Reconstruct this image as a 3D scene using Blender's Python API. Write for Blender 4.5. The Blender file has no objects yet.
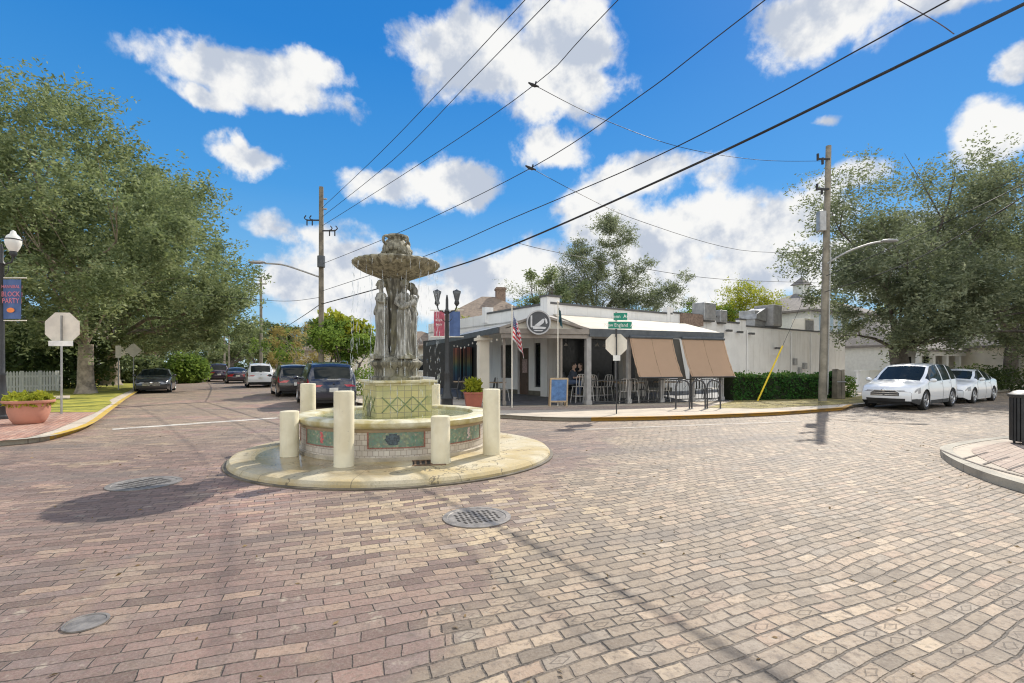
import bpy, bmesh, math, random
import numpy as np
from mathutils import Vector, Matrix
R = math.radians
C = bpy.context.scene.collection
SC = bpy.context.scene
random.seed(7)

# ---------------------------------------------------------------- camera
CAM_H = 1.6
cam = bpy.data.cameras.new('camera')
cam.sensor_width = 36.0
cam.lens = 500 / 1024 * 36.0
cam.shift_y = (366 - 341.5) / 1024
cam.clip_start = 0.05
cam.clip_end = 3000
camo = bpy.data.objects.new('camera', cam)
C.objects.link(camo)
camo.location = (0, 0, CAM_H)
camo.rotation_euler = (R(90), 0, 0)
SC.camera = camo

# ---------------------------------------------------------------- light
SUN_EL, SUN_AZ = 40.0, 33.0            # azimuth measured from +Y towards +X
sun = bpy.data.lights.new('sun', 'SUN')
sun.energy = 3.4
sun.angle = R(0.5)
sun.color = (1.0, 0.93, 0.82)
suno = bpy.data.objects.new('sun', sun)
C.objects.link(suno)
sd = Vector((math.sin(R(SUN_AZ)) * math.cos(R(SUN_EL)), math.cos(R(SUN_AZ)) * math.cos(R(SUN_EL)), math.sin(R(SUN_EL))))
suno.rotation_euler = sd.to_track_quat('Z', 'Y').to_euler()
suno.location = (20, 20, 40)
SC.view_settings.view_transform = 'Standard'
SC.view_settings.look = 'None'
SC.view_settings.exposure = 0.62
SC.view_settings.gamma = 1.0
SC.view_settings.use_curve_mapping = False
SC.cycles.filter_width = 1.15
SC.cycles.max_bounces = 6
SC.cycles.transparent_max_bounces = 8
SC.cycles.diffuse_bounces = 4


# ---------------------------------------------------------------- node helpers
class T:
    """Small wrapper that adds nodes to a tree and links them."""
    def __init__(s, tree):
        s.t = tree
        tree.nodes.clear()

    def n(s, typ, props=None, **ins):
        nd = s.t.nodes.new(typ)
        for k, v in (props or {}).items():
            setattr(nd, k, v)
        for k, v in ins.items():
            key = int(k[1:]) if k[0] == 'i' and k[1:].isdigit() else k.replace('_', ' ')
            s.set(nd.inputs[key], v)
        return nd

    def set(s, sock, v):
        if hasattr(v, 'is_output'):
            s.t.links.new(v, sock)
        elif hasattr(v, 'outputs'):
            s.t.links.new(v.outputs[0], sock)
        else:
            if sock.type == 'RGBA' and len(v) == 3:
                v = (*v, 1)
            sock.default_value = v

    def m(s, op, a, b=0.0, c=0.0, clamp=False):
        return s.n('ShaderNodeMath', {'operation': op, 'use_clamp': clamp}, i0=a, i1=b, i2=c).outputs[0]

    def mix(s, f, a, b, blend='MIX'):
        nd = s.n('ShaderNodeMix', {'data_type': 'RGBA', 'blend_type': blend})
        s.set(nd.inputs[0], f)
        s.set(nd.inputs[6], a)
        s.set(nd.inputs[7], b)
        return nd.outputs[2]

    def ramp(s, f, stops, interp='LINEAR'):
        nd = s.n('ShaderNodeValToRGB')
        s.set(nd.inputs[0], f)
        cr = nd.color_ramp
        cr.interpolation = interp
        while len(cr.elements) < len(stops):
            cr.elements.new(0.5)
        for e, (p, c) in zip(cr.elements, stops):
            e.position = p
            e.color = (*c, 1) if len(c) == 3 else c
        return nd.outputs[0]

    def step(s, x, lo, hi, a=0.0, b=1.0):
        nd = s.n('ShaderNodeMapRange', {'interpolation_type': 'SMOOTHSTEP'})
        s.set(nd.inputs[0], x)
        for i, v in enumerate((lo, hi, a, b)):
            s.set(nd.inputs[i + 1], v)
        return nd.outputs[0]

    def noise(s, vec, scale, detail=3, rough=0.55, dist=0.0, col=False):
        nd = s.n('ShaderNodeTexNoise', None, Scale=scale, Detail=detail, Roughness=rough, Distortion=dist)
        if vec is not None:
            s.set(nd.inputs['Vector'], vec)
        return nd.outputs[1 if col else 0]

    def obj(s):
        return s.n('ShaderNodeTexCoord').outputs['Object']

    def sep(s, v):
        return s.n('ShaderNodeSeparateXYZ', None, i0=v).outputs

    def comb(s, x=0.0, y=0.0, z=0.0):
        return s.n('ShaderNodeCombineXYZ', None, i0=x, i1=y, i2=z).outputs[0]

    def out(s, shader, disp=None):
        o = s.n('ShaderNodeOutputMaterial')
        s.set(o.inputs[0], shader)


def newmat(name):
    m = bpy.data.materials.new(name)
    m.use_nodes = True
    return m, T(m.node_tree)


def pmat(name, col, rough=0.6, metal=0.0, var=0.15, scale=4.0, bump=0.0, bscale=None, spec=0.5, col2=None, coat=0.0):
    m, t = newmat(name)
    P = t.obj()
    f = t.noise(P, scale, 4, 0.6)
    f = t.step(f, 0.3, 0.7)
    a = tuple(c * (1 - var) for c in col)
    b = col2 or tuple(min(1, c * (1 + var)) for c in col)
    c = t.mix(f, a, b)
    bs = t.n('ShaderNodeBsdfPrincipled', None, Base_Color=c, Metallic=metal)
    bs.inputs['Specular IOR Level'].default_value = spec
    bs.inputs['Coat Weight'].default_value = coat
    r = t.step(t.noise(P, scale * 2.3, 2), 0.2, 0.8, max(0.02, rough - 0.08), min(1, rough + 0.08))
    t.set(bs.inputs['Roughness'], r)
    if bump:
        bn = t.n('ShaderNodeBump', None, Strength=1.0, Distance=bump, Height=t.noise(P, bscale or scale * 4, 5, 0.65))
        t.set(bs.inputs['Normal'], bn)
    t.out(bs)
    return m


# ---------------------------------------------------------------- sky
def build_sky():
    w = bpy.data.worlds.new('World')
    SC.world = w
    w.use_nodes = True
    t = T(w.node_tree)
    sky = t.n('ShaderNodeTexSky', {'sky_type': 'NISHITA'})
    sky.sun_disc = False
    sky.sun_elevation = R(SUN_EL)
    sky.sun_rotation = R(SUN_AZ)
    sky.air_density = 1.0
    sky.dust_density = 0.15
    sky.ozone_density = 3.0
    D = t.n('ShaderNodeTexCoord').outputs['Generated']
    nrm = t.n('ShaderNodeVectorMath', {'operation': 'NORMALIZE'}, i0=D).outputs[0]
    x, y, z = t.sep(nrm)
    az = t.m('ARCTAN2', x, y)
    el = t.m('ARCSINE', z)
    # warp the blob coordinates so cloud outlines billow
    wn = t.noise(nrm, 5.5, 6, 0.62, 0.2, col=True)
    wv = t.n('ShaderNodeVectorMath', {'operation': 'MULTIPLY_ADD'}, i0=wn, i1=(0.11, 0.08, 0), i2=(-0.055, -0.040, 0)).outputs[0]
    ae = t.n('ShaderNodeVectorMath', {'operation': 'ADD'}, i0=t.comb(az, el, 0), i1=wv).outputs[0]
    blobs = [(258, 80, 98, 24, 1), (205, 92, 45, 14, .9), (310, 72, 42, 20, .9), (243, 158, 42, 18, .95), (236, 145, 16, 14, .8), (500, 62, 92, 50, 1.05), (570, 28, 52, 48, 1), (565, 92, 52, 28, .95),
             (455, 182, 58, 24, 1), (383, 190, 38, 20, .95), (552, 152, 40, 22, .85), (835, 18, 100, 38, .95), (930, 0, 80, 20, .7),
             (1000, 128, 52, 34, 1), (1022, 58, 26, 20, .9), (300, 232, 66, 16, .62), (345, 268, 60, 34, .9), (285, 285, 60, 26, .85),
             (640, 178, 78, 26, .8), (600, 215, 62, 42, .95), (705, 232, 80, 36, 1.05), (745, 262, 72, 46, 1.05), (640, 260, 120, 50, .95),
             (500, 278, 88, 26, .95), (850, 172, 56, 18, .7), (800, 220, 60, 30, .85), (820, 118, 26, 9, .5), (595, 118, 18, 12, .5), (400, 300, 120, 22, .85),
             (860, 260, 120, 40, .8)]
    acc = None
    for px, py, rx, ry, st in blobs:
        d = Vector(((px - 512) / 500, 1, (366 - py) / 500))
        a0 = math.atan2(d.x, d.y)
        e0 = math.asin(d.normalized().z)
        r2 = math.sqrt(d.x * d.x + 1)
        ra = 1.25 * rx / 500 / (d.x * d.x + 1)
        re = 1.25 * ry / 500 * r2 / (d.length_squared)
        v = t.n('ShaderNodeVectorMath', {'operation': 'MULTIPLY_ADD'}, i0=ae, i1=(1 / ra, 1 / re, 0), i2=(-a0 / ra, -e0 / re, 0)).outputs[0]
        ln = t.n('ShaderNodeVectorMath', {'operation': 'LENGTH'}, i0=v).outputs['Value']
        mk = t.m('MULTIPLY_ADD', ln, -st, st)
        acc = mk if acc is None else t.m('SMOOTH_MAX', acc, mk, 0.12)
    # clouds all round the rest of the sky
    free = t.m('MULTIPLY', t.m('SUBTRACT', t.noise(nrm, 2.6, 5, 0.55), 0.40), 3.0)
    side = t.step(t.m('ABSOLUTE', az), 0.95, 1.25)
    fill_clouds = t.step(t.m('ABSOLUTE', az), 1.1, 2.2)
    acc = t.m('MAXIMUM', acc, t.m('MULTIPLY_ADD', side, 1.5, t.m('SUBTRACT', free, 1.5)))
    fine = t.noise(nrm, 10.0, 12, 0.58, 0.15)
    dens = t.m('ADD', acc, t.m('MULTIPLY_ADD', fine, 1.8, -0.92))
    mask = t.step(dens, 0.03, 0.42)
    # cloud bodies: lit tops, greyer bases and thick middles
    up = t.n('ShaderNodeVectorMath', {'operation': 'ADD'}, i0=nrm, i1=(0.02, 0.0, 0.045)).outputs[0]
    relief = t.m('SUBTRACT', t.noise(nrm, 7.0, 6, 0.55), t.noise(up, 7.0, 6, 0.55))
    shade = t.step(t.m('ADD', t.m('MULTIPLY', relief, 3.6), t.m('MULTIPLY', dens, -0.10)), -0.42, 0.16)
    ccol = t.mix(shade, (4.5, 5.0, 5.9), (7.9, 7.9, 7.8))
    # unseen clouds behind the camera, made brighter as added fill light
    ccol = t.mix(fill_clouds, ccol, t.mix(shade, (11.0, 11.0, 10.6), (19.0, 18.4, 16.8)))
    # clear sky: deeper and more saturated than the model's, as photographed
    hs = t.n('ShaderNodeHueSaturation', None, Hue=0.512, Saturation=1.38, Value=1.15, Color=sky)
    blue = t.ramp(el, [(0.0, (4.2, 5.9, 7.2)), (0.14, (1.95, 4.5, 7.0)), (0.32, (0.66, 3.0, 6.5)), (0.55, (0.24, 2.05, 5.7)), (1.0, (0.13, 1.4, 4.4))])
    base = t.mix(0.82, hs, blue)
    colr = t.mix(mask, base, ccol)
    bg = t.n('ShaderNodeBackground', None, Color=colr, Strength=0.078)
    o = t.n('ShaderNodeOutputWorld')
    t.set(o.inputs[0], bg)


build_sky()


# ---------------------------------------------------------------- mesh helpers
class MB:
    def __init__(s):
        s.v, s.f, s.mi, s.cur = [], [], [], 0

    def add(s, vs, fs):
        o = len(s.v)
        s.v += [tuple(p) for p in vs]
        for f in fs:
            s.f.append(tuple(i + o for i in f))
            s.mi.append(s.cur)
        return s

    def hexa(s, p):
        return s.add(p, [(0, 3, 2, 1), (4, 5, 6, 7), (0, 1, 5, 4), (1, 2, 6, 5), (2, 3, 7, 6), (3, 0, 4, 7)])

    def box(s, cx, cy, cz, sx, sy, sz, rz=0.0, M=None):
        c, n = math.cos(rz), math.sin(rz)
        P = []
        for dz in (-.5, .5):
            for dx, dy in ((-.5, -.5), (.5, -.5), (.5, .5), (-.5, .5)):
                a, b = dx * sx, dy * sy
                P.append(Vector((cx + a * c - b * n, cy + a * n + b * c, cz + dz * sz)))
        if M is not None:
            P = [M @ p for p in P]
        return s.hexa(P)

    def bx(s, x0, x1, y0, y1, z0, z1):
        return s.box((x0 + x1) / 2, (y0 + y1) / 2, (z0 + z1) / 2, x1 - x0, y1 - y0, z1 - z0)

    def bar(s, a, b, w, h=None, up=(0, 0, 1)):
        a, b = Vector(a), Vector(b)
        h = h or w
        d = (b - a).normalized()
        sd_ = d.cross(Vector(up))
        if sd_.length < 1e-4:
            sd_ = d.cross(Vector((1, 0, 0)))
        sd_.normalize()
        u = sd_.cross(d)
        P = []
        for q in (a, b):
            for i, j in ((-1, -1), (1, -1), (1, 1), (-1, 1)):
                P.append(q + sd_ * (i * w / 2) + u * (j * h / 2))
        return s.add(P, [(0, 1, 2, 3), (7, 6, 5, 4), (0, 4, 5, 1), (1, 5, 6, 2), (2, 6, 7, 3), (3, 7, 4, 0)])

    def tube(s, pts, r, n=8, cap=True):
        pts = [Vector(p) for p in pts]
        rs = r if isinstance(r, (list, tuple)) else [r] * len(pts)
        V, F = [], []
        ref = None
        for i, p in enumerate(pts):
            d = (pts[min(i + 1, len(pts) - 1)] - pts[max(i - 1, 0)])
            d = d.normalized() if d.length > 1e-9 else Vector((0, 0, 1))
            if ref is None:
                ref = Vector((1, 0, 0)) if abs(d.x) < 0.8 else Vector((0, 1, 0))
            a = (ref - d * ref.dot(d)).normalized()
            ref = a
            b = d.cross(a)
            for k in range(n):
                an = 2 * math.pi * k / n
                V.append(p + (a * math.cos(an) + b * math.sin(an)) * rs[i])
        for i in range(len(pts) - 1):
            for k in range(n):
                k2 = (k + 1) % n
                F.append((i * n + k, i * n + k2, (i + 1) * n + k2, (i + 1) * n + k))
        if cap:
            F.append(tuple(range(n - 1, -1, -1)))
            F.append(tuple((len(pts) - 1) * n + k for k in range(n)))
        return s.add(V, F)

    def lathe(s, prof, c=(0, 0, 0), n=24, fn=None, sx=1.0, sy=1.0, cap=True):
        V, F = [], []
        for (r, z) in prof:
            for k in range(n):
                a = 2 * math.pi * k / n
                rr = r * (fn(a, z) if fn else 1)
                V.append((c[0] + rr * math.cos(a) * sx, c[1] + rr * math.sin(a) * sy, c[2] + z))
        for i in range(len(prof) - 1):
            for k in range(n):
                k2 = (k + 1) % n
                F.append((i * n + k, i * n + k2, (i + 1) * n + k2, (i + 1) * n + k))
        if cap and prof[0][0] > 1e-5:
            F.append(tuple(range(n - 1, -1, -1)))
        if cap and prof[-1][0] > 1e-5:
            F.append(tuple((len(prof) - 1) * n + k for k in range(n)))
        return s.add(V, F)

    def ell(s, c, rx, ry, rz, n=12, m=8, M=None):
        V, F = [], []
        for i in range(m + 1):
            ph = math.pi * i / m - math.pi / 2
            for k in range(n):
                a = 2 * math.pi * k / n
                p = Vector((rx * math.cos(ph) * math.cos(a), ry * math.cos(ph) * math.sin(a), rz * math.sin(ph)))
                if M is not None:
                    p = M @ p
                V.append(Vector(c) + p)
        for i in range(m):
            for k in range(n):
                k2 = (k + 1) % n
                F.append((i * n + k, i * n + k2, (i + 1) * n + k2, (i + 1) * n + k))
        return s.add(V, F)

    def prism(s, poly, z0, z1):
        n = len(poly)
        V = [(x, y, z0) for x, y in poly] + [(x, y, z1) for x, y in poly]
        F = [tuple(range(n - 1, -1, -1)), tuple(range(n, 2 * n))]
        F += [(i, (i + 1) % n, n + (i + 1) % n, n + i) for i in range(n)]
        return s.add(V, F)

    def sheet(s, poly, z):
        return s.add([(x, y, z) for x, y in poly], [tuple(range(len(poly)))])

    def plate(s, poly, th, M):
        """Flat outline in the local XZ plane, th thick in Y, placed by M."""
        n = len(poly)
        V = [M @ Vector((x, -th / 2, z)) for x, z in poly] + [M @ Vector((x, th / 2, z)) for x, z in poly]
        F = [tuple(range(n)), tuple(range(2 * n - 1, n - 1, -1))]
        F += [(i, n + i, n + (i + 1) % n, (i + 1) % n) for i in range(n)]
        return s.add(V, F)

    def build(s, name, mat, parent=None, smooth=None, bevel=0.0, seg=2, fix=False):
        me = bpy.data.meshes.new(name)
        me.from_pydata(s.v, [], s.f)
        for m in (mat if isinstance(mat, (list, tuple)) else [mat]):
            me.materials.append(m)
        if any(s.mi):
            me.polygons.foreach_set('material_index', s.mi)
        if fix:
            b = bmesh.new()
            b.from_mesh(me)
            bmesh.ops.recalc_face_normals(b, faces=b.faces)
            b.to_mesh(me)
            b.free()
        if smooth is not None:
            me.polygons.foreach_set('use_smooth', [True] * len(me.polygons))
            me.update()
            me.set_sharp_from_angle(angle=R(smooth))
        me.update()
        o = bpy.data.objects.new(name, me)
        C.objects.link(o)
        if parent is not None:
            o.parent = parent
        if bevel:
            bm_ = o.modifiers.new('bevel', 'BEVEL')
            bm_.width = bevel
            bm_.segments = seg
            bm_.limit_method = 'ANGLE'
            bm_.angle_limit = R(35)
        return o


def tag(o, label=None, cat=None, group=None, kind=None):
    for k, v in (('label', label), ('category', cat), ('group', group), ('kind', kind)):
        if v:
            o[k] = v
    return o


def thing(name, label, cat, loc=(0, 0, 0), rz=0.0, group=None):
    o = bpy.data.objects.new(name, None)
    C.objects.link(o)
    o.empty_display_size = 0.2
    o.location = loc
    o.rotation_euler = (0, 0, rz)
    return tag(o, label, cat, group)


def kids(o):
    return [c for c in bpy.data.objects if c.parent is o]


def dup(root, loc, rz=None, label=None, group=None, scale=None):
    def cp(o, par):
        c = o.copy()
        C.objects.link(c)
        if par is not None:
            c.parent = par
        for ch in kids(o):
            cp(ch, c)
        return c
    r = cp(root, None)
    r.location = loc
    if rz is not None:
        r.rotation_euler = (0, 0, rz)
    if scale:
        r.scale = (scale, scale, scale)
    if label:
        r['label'] = label
    if group:
        r['group'] = group
    return r


def struct(name, mb, mat, **k):
    return tag(mb.build(name, mat, **k), kind='structure')


def text_mb(s, size, depth=0.004):
    cu = bpy.data.curves.new('lettering', 'FONT')
    cu.body = s
    cu.size = size
    cu.align_x = 'CENTER'
    cu.align_y = 'CENTER'
    cu.extrude = depth
    cu.resolution_u = 2
    o = bpy.data.objects.new('lettering', cu)
    C.objects.link(o)
    dg = bpy.context.evaluated_depsgraph_get()
    me = bpy.data.meshes.new_from_object(o.evaluated_get(dg))
    bpy.data.objects.remove(o)
    bpy.data.curves.remove(cu)
    V = [v.co.copy() for v in me.vertices]
    F = [tuple(p.vertices) for p in me.polygons]
    bpy.data.meshes.remove(me)
    return V, F


def letters(mb, s, size, M, depth=0.004, sx=1.0):
    """Lettering that reads in the local XZ plane seen from local -Y, placed by M."""
    V, F = text_mb(s, size, depth)
    mb.add([M @ Vector((v.x * sx, -v.z, v.y)) for v in V], F)
    return mb


def G(px, py, zw=0.0):
    """Plan position of a point of the ground at height zw that the photograph shows at px, py."""
    y = 500 * (CAM_H - zw) / (py - 366)
    return ((px - 512) / 500 * y, y)


def X(px, y):
    return (px - 512) / 500 * y


def Z(py, y):
    return CAM_H + (366 - py) / 500 * y


U = Vector((-0.559, 0.829))        # the street that runs away to the left
V2 = Vector((0.829, 0.559))        # the street that runs away to the right
UA = math.atan2(U.y, U.x)
VA = math.atan2(V2.y, V2.x)


def offs(poly, d):
    """Shift an open polyline sideways by d to its left."""
    out = []
    for i in range(len(poly)):
        a = Vector(poly[max(i - 1, 0)])
        b = Vector(poly[min(i + 1, len(poly) - 1)])
        t = (b - a).normalized()
        out.append((poly[i][0] - t.y * d, poly[i][1] + t.x * d))
    return out


def smooth_line(pts, k=4):
    """Catmull-Rom through the points (any dimension)."""
    P = [Vector(p) for p in pts]
    out = []
    for i in range(len(P) - 1):
        a, b, c, d = P[max(i - 1, 0)], P[i], P[i + 1], P[min(i + 2, len(P) - 1)]
        for j in range(k):
            t = j / k
            out.append(0.5 * ((2 * b) + (c - a) * t + (2 * a - 5 * b + 4 * c - d) * t * t + (3 * b - a - 3 * c + d) * t ** 3))
    out.append(P[-1])
    return out


# ---------------------------------------------------------------- materials of the ground
def brick_nodes(t, X_, Y_, bw, rh, m0=0.004, m1=0.014, jitter=0.15):
    rowf = t.m('DIVIDE', Y_, rh)
    row = t.m('FLOOR', rowf)
    fy = t.m('FRACT', rowf)
    rr = t.n('ShaderNodeTexWhiteNoise', {'noise_dimensions': '1D'}, W=row).outputs[0]
    off = t.m('ADD', t.m('MULTIPLY', t.m('FLOORED_MODULO', row, 2.0), 0.5), t.m('MULTIPLY', rr, jitter))
    xs = t.m('ADD', t.m('DIVIDE', X_, bw), off)
    colm = t.m('FLOOR', xs)
    fx = t.m('FRACT', xs)
    dx = t.m('MULTIPLY', t.m('MINIMUM', fx, t.m('SUBTRACT', 1.0, fx)), bw)
    dy = t.m('MULTIPLY', t.m('MINIMUM', fy, t.m('SUBTRACT', 1.0, fy)), rh)
    d = t.m('MINIMUM', dx, dy)
    mask = t.step(d, m0, m1)
    wn = t.n('ShaderNodeTexWhiteNoise', {'noise_dimensions': '2D'}, Vector=t.comb(colm, row, 0))
    return mask, wn.outputs[0], wn.outputs[1], fx, fy, row


def road_material():
    m, t = newmat('street_brick')
    P = t.obj()
    wob = t.noise(P, 0.35, 2, col=True)
    wob = t.n('ShaderNodeVectorMath', {'operation': 'MULTIPLY_ADD'}, i0=wob, i1=(0.5, 0.5, 0), i2=(-0.25, -0.25, 0)).outputs[0]
    wob2 = t.noise(P, 9.0, 2, col=True)
    wob2 = t.n('ShaderNodeVectorMath', {'operation': 'MULTIPLY_ADD'}, i0=wob2, i1=(0.022, 0.022, 0), i2=(-0.011, -0.011, 0)).outputs[0]
    Q = t.n('ShaderNodeVectorMath', {'operation': 'ADD'}, i0=P, i1=wob).outputs[0]
    Q = t.n('ShaderNodeVectorMath', {'operation': 'ADD'}, i0=Q, i1=wob2).outputs[0]
    px, py, _ = t.sep(P)
    x, y, _ = t.sep(Q)
    c, s = math.cos(R(20)), math.sin(R(20))
    Xr = t.m('ADD', t.m('MULTIPLY', x, c), t.m('MULTIPLY', y, s))
    Yr = t.m('SUBTRACT', t.m('MULTIPLY', y, c), t.m('MULTIPLY', x, s))
    # the courses swing round towards the right-hand street
    cx_ = t.m('MINIMUM', t.m('MAXIMUM', Xr, -0.5), 3.2)
    swing = t.m('MULTIPLY', t.m('ADD', cx_, 0.5), t.m('SUBTRACT', t.m('MULTIPLY_ADD', Xr, 2.0, 0.5), cx_))
    Yr = t.m('SUBTRACT', Yr, t.m('MULTIPLY', swing, t.m('MULTIPLY', t.m('GREATER_THAN', Xr, -0.5), 0.018)))
    # the block paving to the right is laid with shorter blocks than the brick to the left
    edge = t.m('SUBTRACT', px, t.m('MULTIPLY_ADD', py, 0.33, -1.50))
    edge = t.m('ADD', edge, t.m('MULTIPLY_ADD', t.noise(P, 0.8, 3), 2.4, -1.2))
    zone = t.step(edge, -0.25, 0.25)
    bw = t.m('MULTIPLY_ADD', t.m('GREATER_THAN', edge, 0.0), -0.065, 0.262)
    mask, rnd, rcol, fx, fy, row = brick_nodes(t, Xr, Yr, bw, 0.110, t.m('MULTIPLY_ADD', zone, 0.0025, 0.001), t.m('ADD', t.m('MULTIPLY', zone, 0.005), t.m('MULTIPLY_ADD', t.noise(P, 3.0, 2), 0.012, 0.001)), 0.3)
    left = t.ramp(rnd, [(0, (.155, .102, .085)), (.2, (.235, .150, .122)), (.42, (.195, .132, .112)), (.6, (.255, .162, .130)), (.8, (.180, .128, .112)), (.97, (.285, .195, .14)), (1, (.13, .095, .085))])
    right = t.ramp(rnd, [(0, (.23, .18, .13)), (.18, (.34, .262, .182)), (.38, (.28, .22, .16)), (.55, (.375, .278, .19)), (.72, (.265, .22, .17)), (.86, (.325, .23, .16)), (1, (.41, .32, .22))])
    yellow = t.ramp(rnd, [(0, (.26, .20, .145)), (.3, (.46, .34, .20)), (.55, (.36, .26, .175)), (.8, (.52, .40, .24)), (1, (.29, .23, .19))])
    red = t.ramp(rnd, [(0, (.30, .18, .15)), (.3, (.38, .22, .175)), (.5, (.27, .20, .185)), (.75, (.46, .29, .20)), (1, (.23, .17, .16))])
    col = t.mix(zone, left, right)
    tone = t.m('MULTIPLY_ADD', t.sep(rcol)[0], 0.38, 0.80)
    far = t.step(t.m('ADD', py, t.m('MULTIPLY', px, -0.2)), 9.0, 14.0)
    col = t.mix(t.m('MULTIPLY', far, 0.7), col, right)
    pa = t.noise(P, 0.42, 3, 0.6)
    rm = t.m('MULTIPLY', t.step(pa, 0.50, 0.60), t.step(px, -1.6, -3.2))
    col = t.mix(rm, col, red)
    ya = t.noise(t.n('ShaderNodeVectorMath', {'operation': 'ADD'}, i0=P, i1=(7.3, 2.2, 0)).outputs[0], 0.75, 3, 0.6)
    near_f = t.step(t.n('ShaderNodeVectorMath', {'operation': 'DISTANCE'}, i0=P, i1=(-.4, 5.6, 0)).outputs['Value'], 0.8, 2.6, 1.0, 0.0)
    ym = t.m('MAXIMUM', t.m('MULTIPLY', t.step(ya, 0.58, 0.66), t.step(px, -3.6, -4.6, .35, .8)), t.m('MULTIPLY', near_f, t.step(t.m('ADD', rnd, ya), 0.75, 1.0)))
    col = t.mix(t.m('MULTIPLY', ym, 0.85), col, yellow)
    col = t.mix(1.0, col, t.comb(tone, tone, tone), 'MULTIPLY')
    # wear: worn pale faces, oil and tyre tracks, grit
    grit = t.noise(P, 60, 4, 0.7)
    col = t.mix(t.step(grit, 0.35, 0.75, 0.0, 0.26), col, (.44, .39, .33))
    spots = t.noise(P, 14, 3, 0.6)
    col = t.mix(t.step(spots, 0.5, 0.75, 0.0, 0.55), col, (.13, .108, .095))
    big = t.noise(P, 0.28, 4, 0.6)
    col = t.mix(t.step(big, 0.50, 0.70, 0.0, 0.4), col, (.165, .145, .135))
    # diamond-stamped faces on some of the right-hand blocks
    ddx = t.m('ABSOLUTE', t.m('SUBTRACT', fx, 0.5))
    ddy = t.m('ABSOLUTE', t.m('SUBTRACT', fy, 0.5))
    di = t.m('ABSOLUTE', t.m('SUBTRACT', t.m('ADD', ddx, ddy), 0.30))
    dia = t.m('MULTIPLY', t.step(di, 0.015, 0.05, 1.0, 0.0), t.m('MULTIPLY', zone, t.step(t.sep(rcol)[1], 0.72, 0.74)))
    dia = t.m('MULTIPLY', dia, t.step(py, 3.9, 3.3))
    col = t.mix(t.m('MULTIPLY', dia, 0.5), col, (.10, .085, .075))
    lane = t.noise(t.comb(t.m('MULTIPLY', Xr, 0.12), t.m('MULTIPLY', Yr, 0.75), 0), 1.0, 3, 0.6)
    col = t.mix(t.step(t.noise(P, 26, 4, .75), 0.50, 0.66, 0.0, 0.38), col, (.15, .115, .085))
    col = t.mix(t.step(lane, 0.52, 0.68, 0.0, 0.36), col, (.155, .135, .12))
    col = t.mix(t.step(t.noise(P, 4.2, 4, .7), 0.60, 0.72, 0.0, 0.35), col, (.45, .39, .30))
    mort = t.mix(t.step(grit, 0.4, 0.6), (.045, .038, .032), (.15, .125, .10))
    lane = t.noise(t.comb(t.m('MULTIPLY', Xr, 0.12), t.m('MULTIPLY', Yr, 0.75), 0), 1.0, 3, 0.6)
    col = t.mix(t.step(t.noise(P, 26, 4, .75), 0.50, 0.66, 0.0, 0.38), col, (.15, .115, .085))
    col = t.mix(t.step(lane, 0.52, 0.68, 0.0, 0.36), col, (.155, .135, .12))
    col = t.mix(t.step(t.noise(P, 4.2, 4, .7), 0.60, 0.72, 0.0, 0.35), col, (.45, .39, .30))
    mort = t.mix(t.m('MULTIPLY', t.step(t.noise(P, 2.2, 3), 0.4, 0.65), 0.55), mort, col)
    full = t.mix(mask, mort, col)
    h = t.m('ADD', t.m('MULTIPLY', mask, 0.010), t.m('MULTIPLY', grit, 0.004))
    h = t.m('ADD', h, t.m('MULTIPLY', rnd, 0.006))
    h = t.m('ADD', h, t.m('MULTIPLY', big, 0.025))
    h = t.m('SUBTRACT', h, t.m('MULTIPLY', dia, 0.004))
    bmp = t.n('ShaderNodeBump', None, Strength=0.85, Distance=1.0, Height=h)
    bs = t.n('ShaderNodeBsdfPrincipled', None, Base_Color=full, Normal=bmp)
    t.set(bs.inputs['Roughness'], t.m('MULTIPLY_ADD', spots, 0.3, 0.55))
    bs.inputs['Specular IOR Level'].default_value = 0.35
    t.out(bs)
    return m


def paver_material(name, ang, bw, rh, stops, mortar=(.13, .10, .085)):
    m, t = newmat(name)
    P = t.obj()
    x, y, _ = t.sep(P)
    c, s = math.cos(ang), math.sin(ang)
    Xr = t.m('ADD', t.m('MULTIPLY', x, c), t.m('MULTIPLY', y, s))
    Yr = t.m('SUBTRACT', t.m('MULTIPLY', y, c), t.m('MULTIPLY', x, s))
    mask, rnd, _, _, _, _ = brick_nodes(t, Xr, Yr, bw, rh, 0.001, 0.008)
    col = t.ramp(rnd, stops)
    col = t.mix(t.step(t.noise(P, 1.2, 4), 0.4, 0.75, 0, .4), col, (.33, .27, .22))
    col = t.mix(mask, mortar, col)
    bs = t.n('ShaderNodeBsdfPrincipled', None, Base_Color=col, Roughness=0.85)
    t.set(bs.inputs['Normal'], t.n('ShaderNodeBump', None, Strength=0.6, Distance=1.0, Height=t.m('MULTIPLY', mask, 0.005)))
    t.out(bs)
    return m


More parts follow.
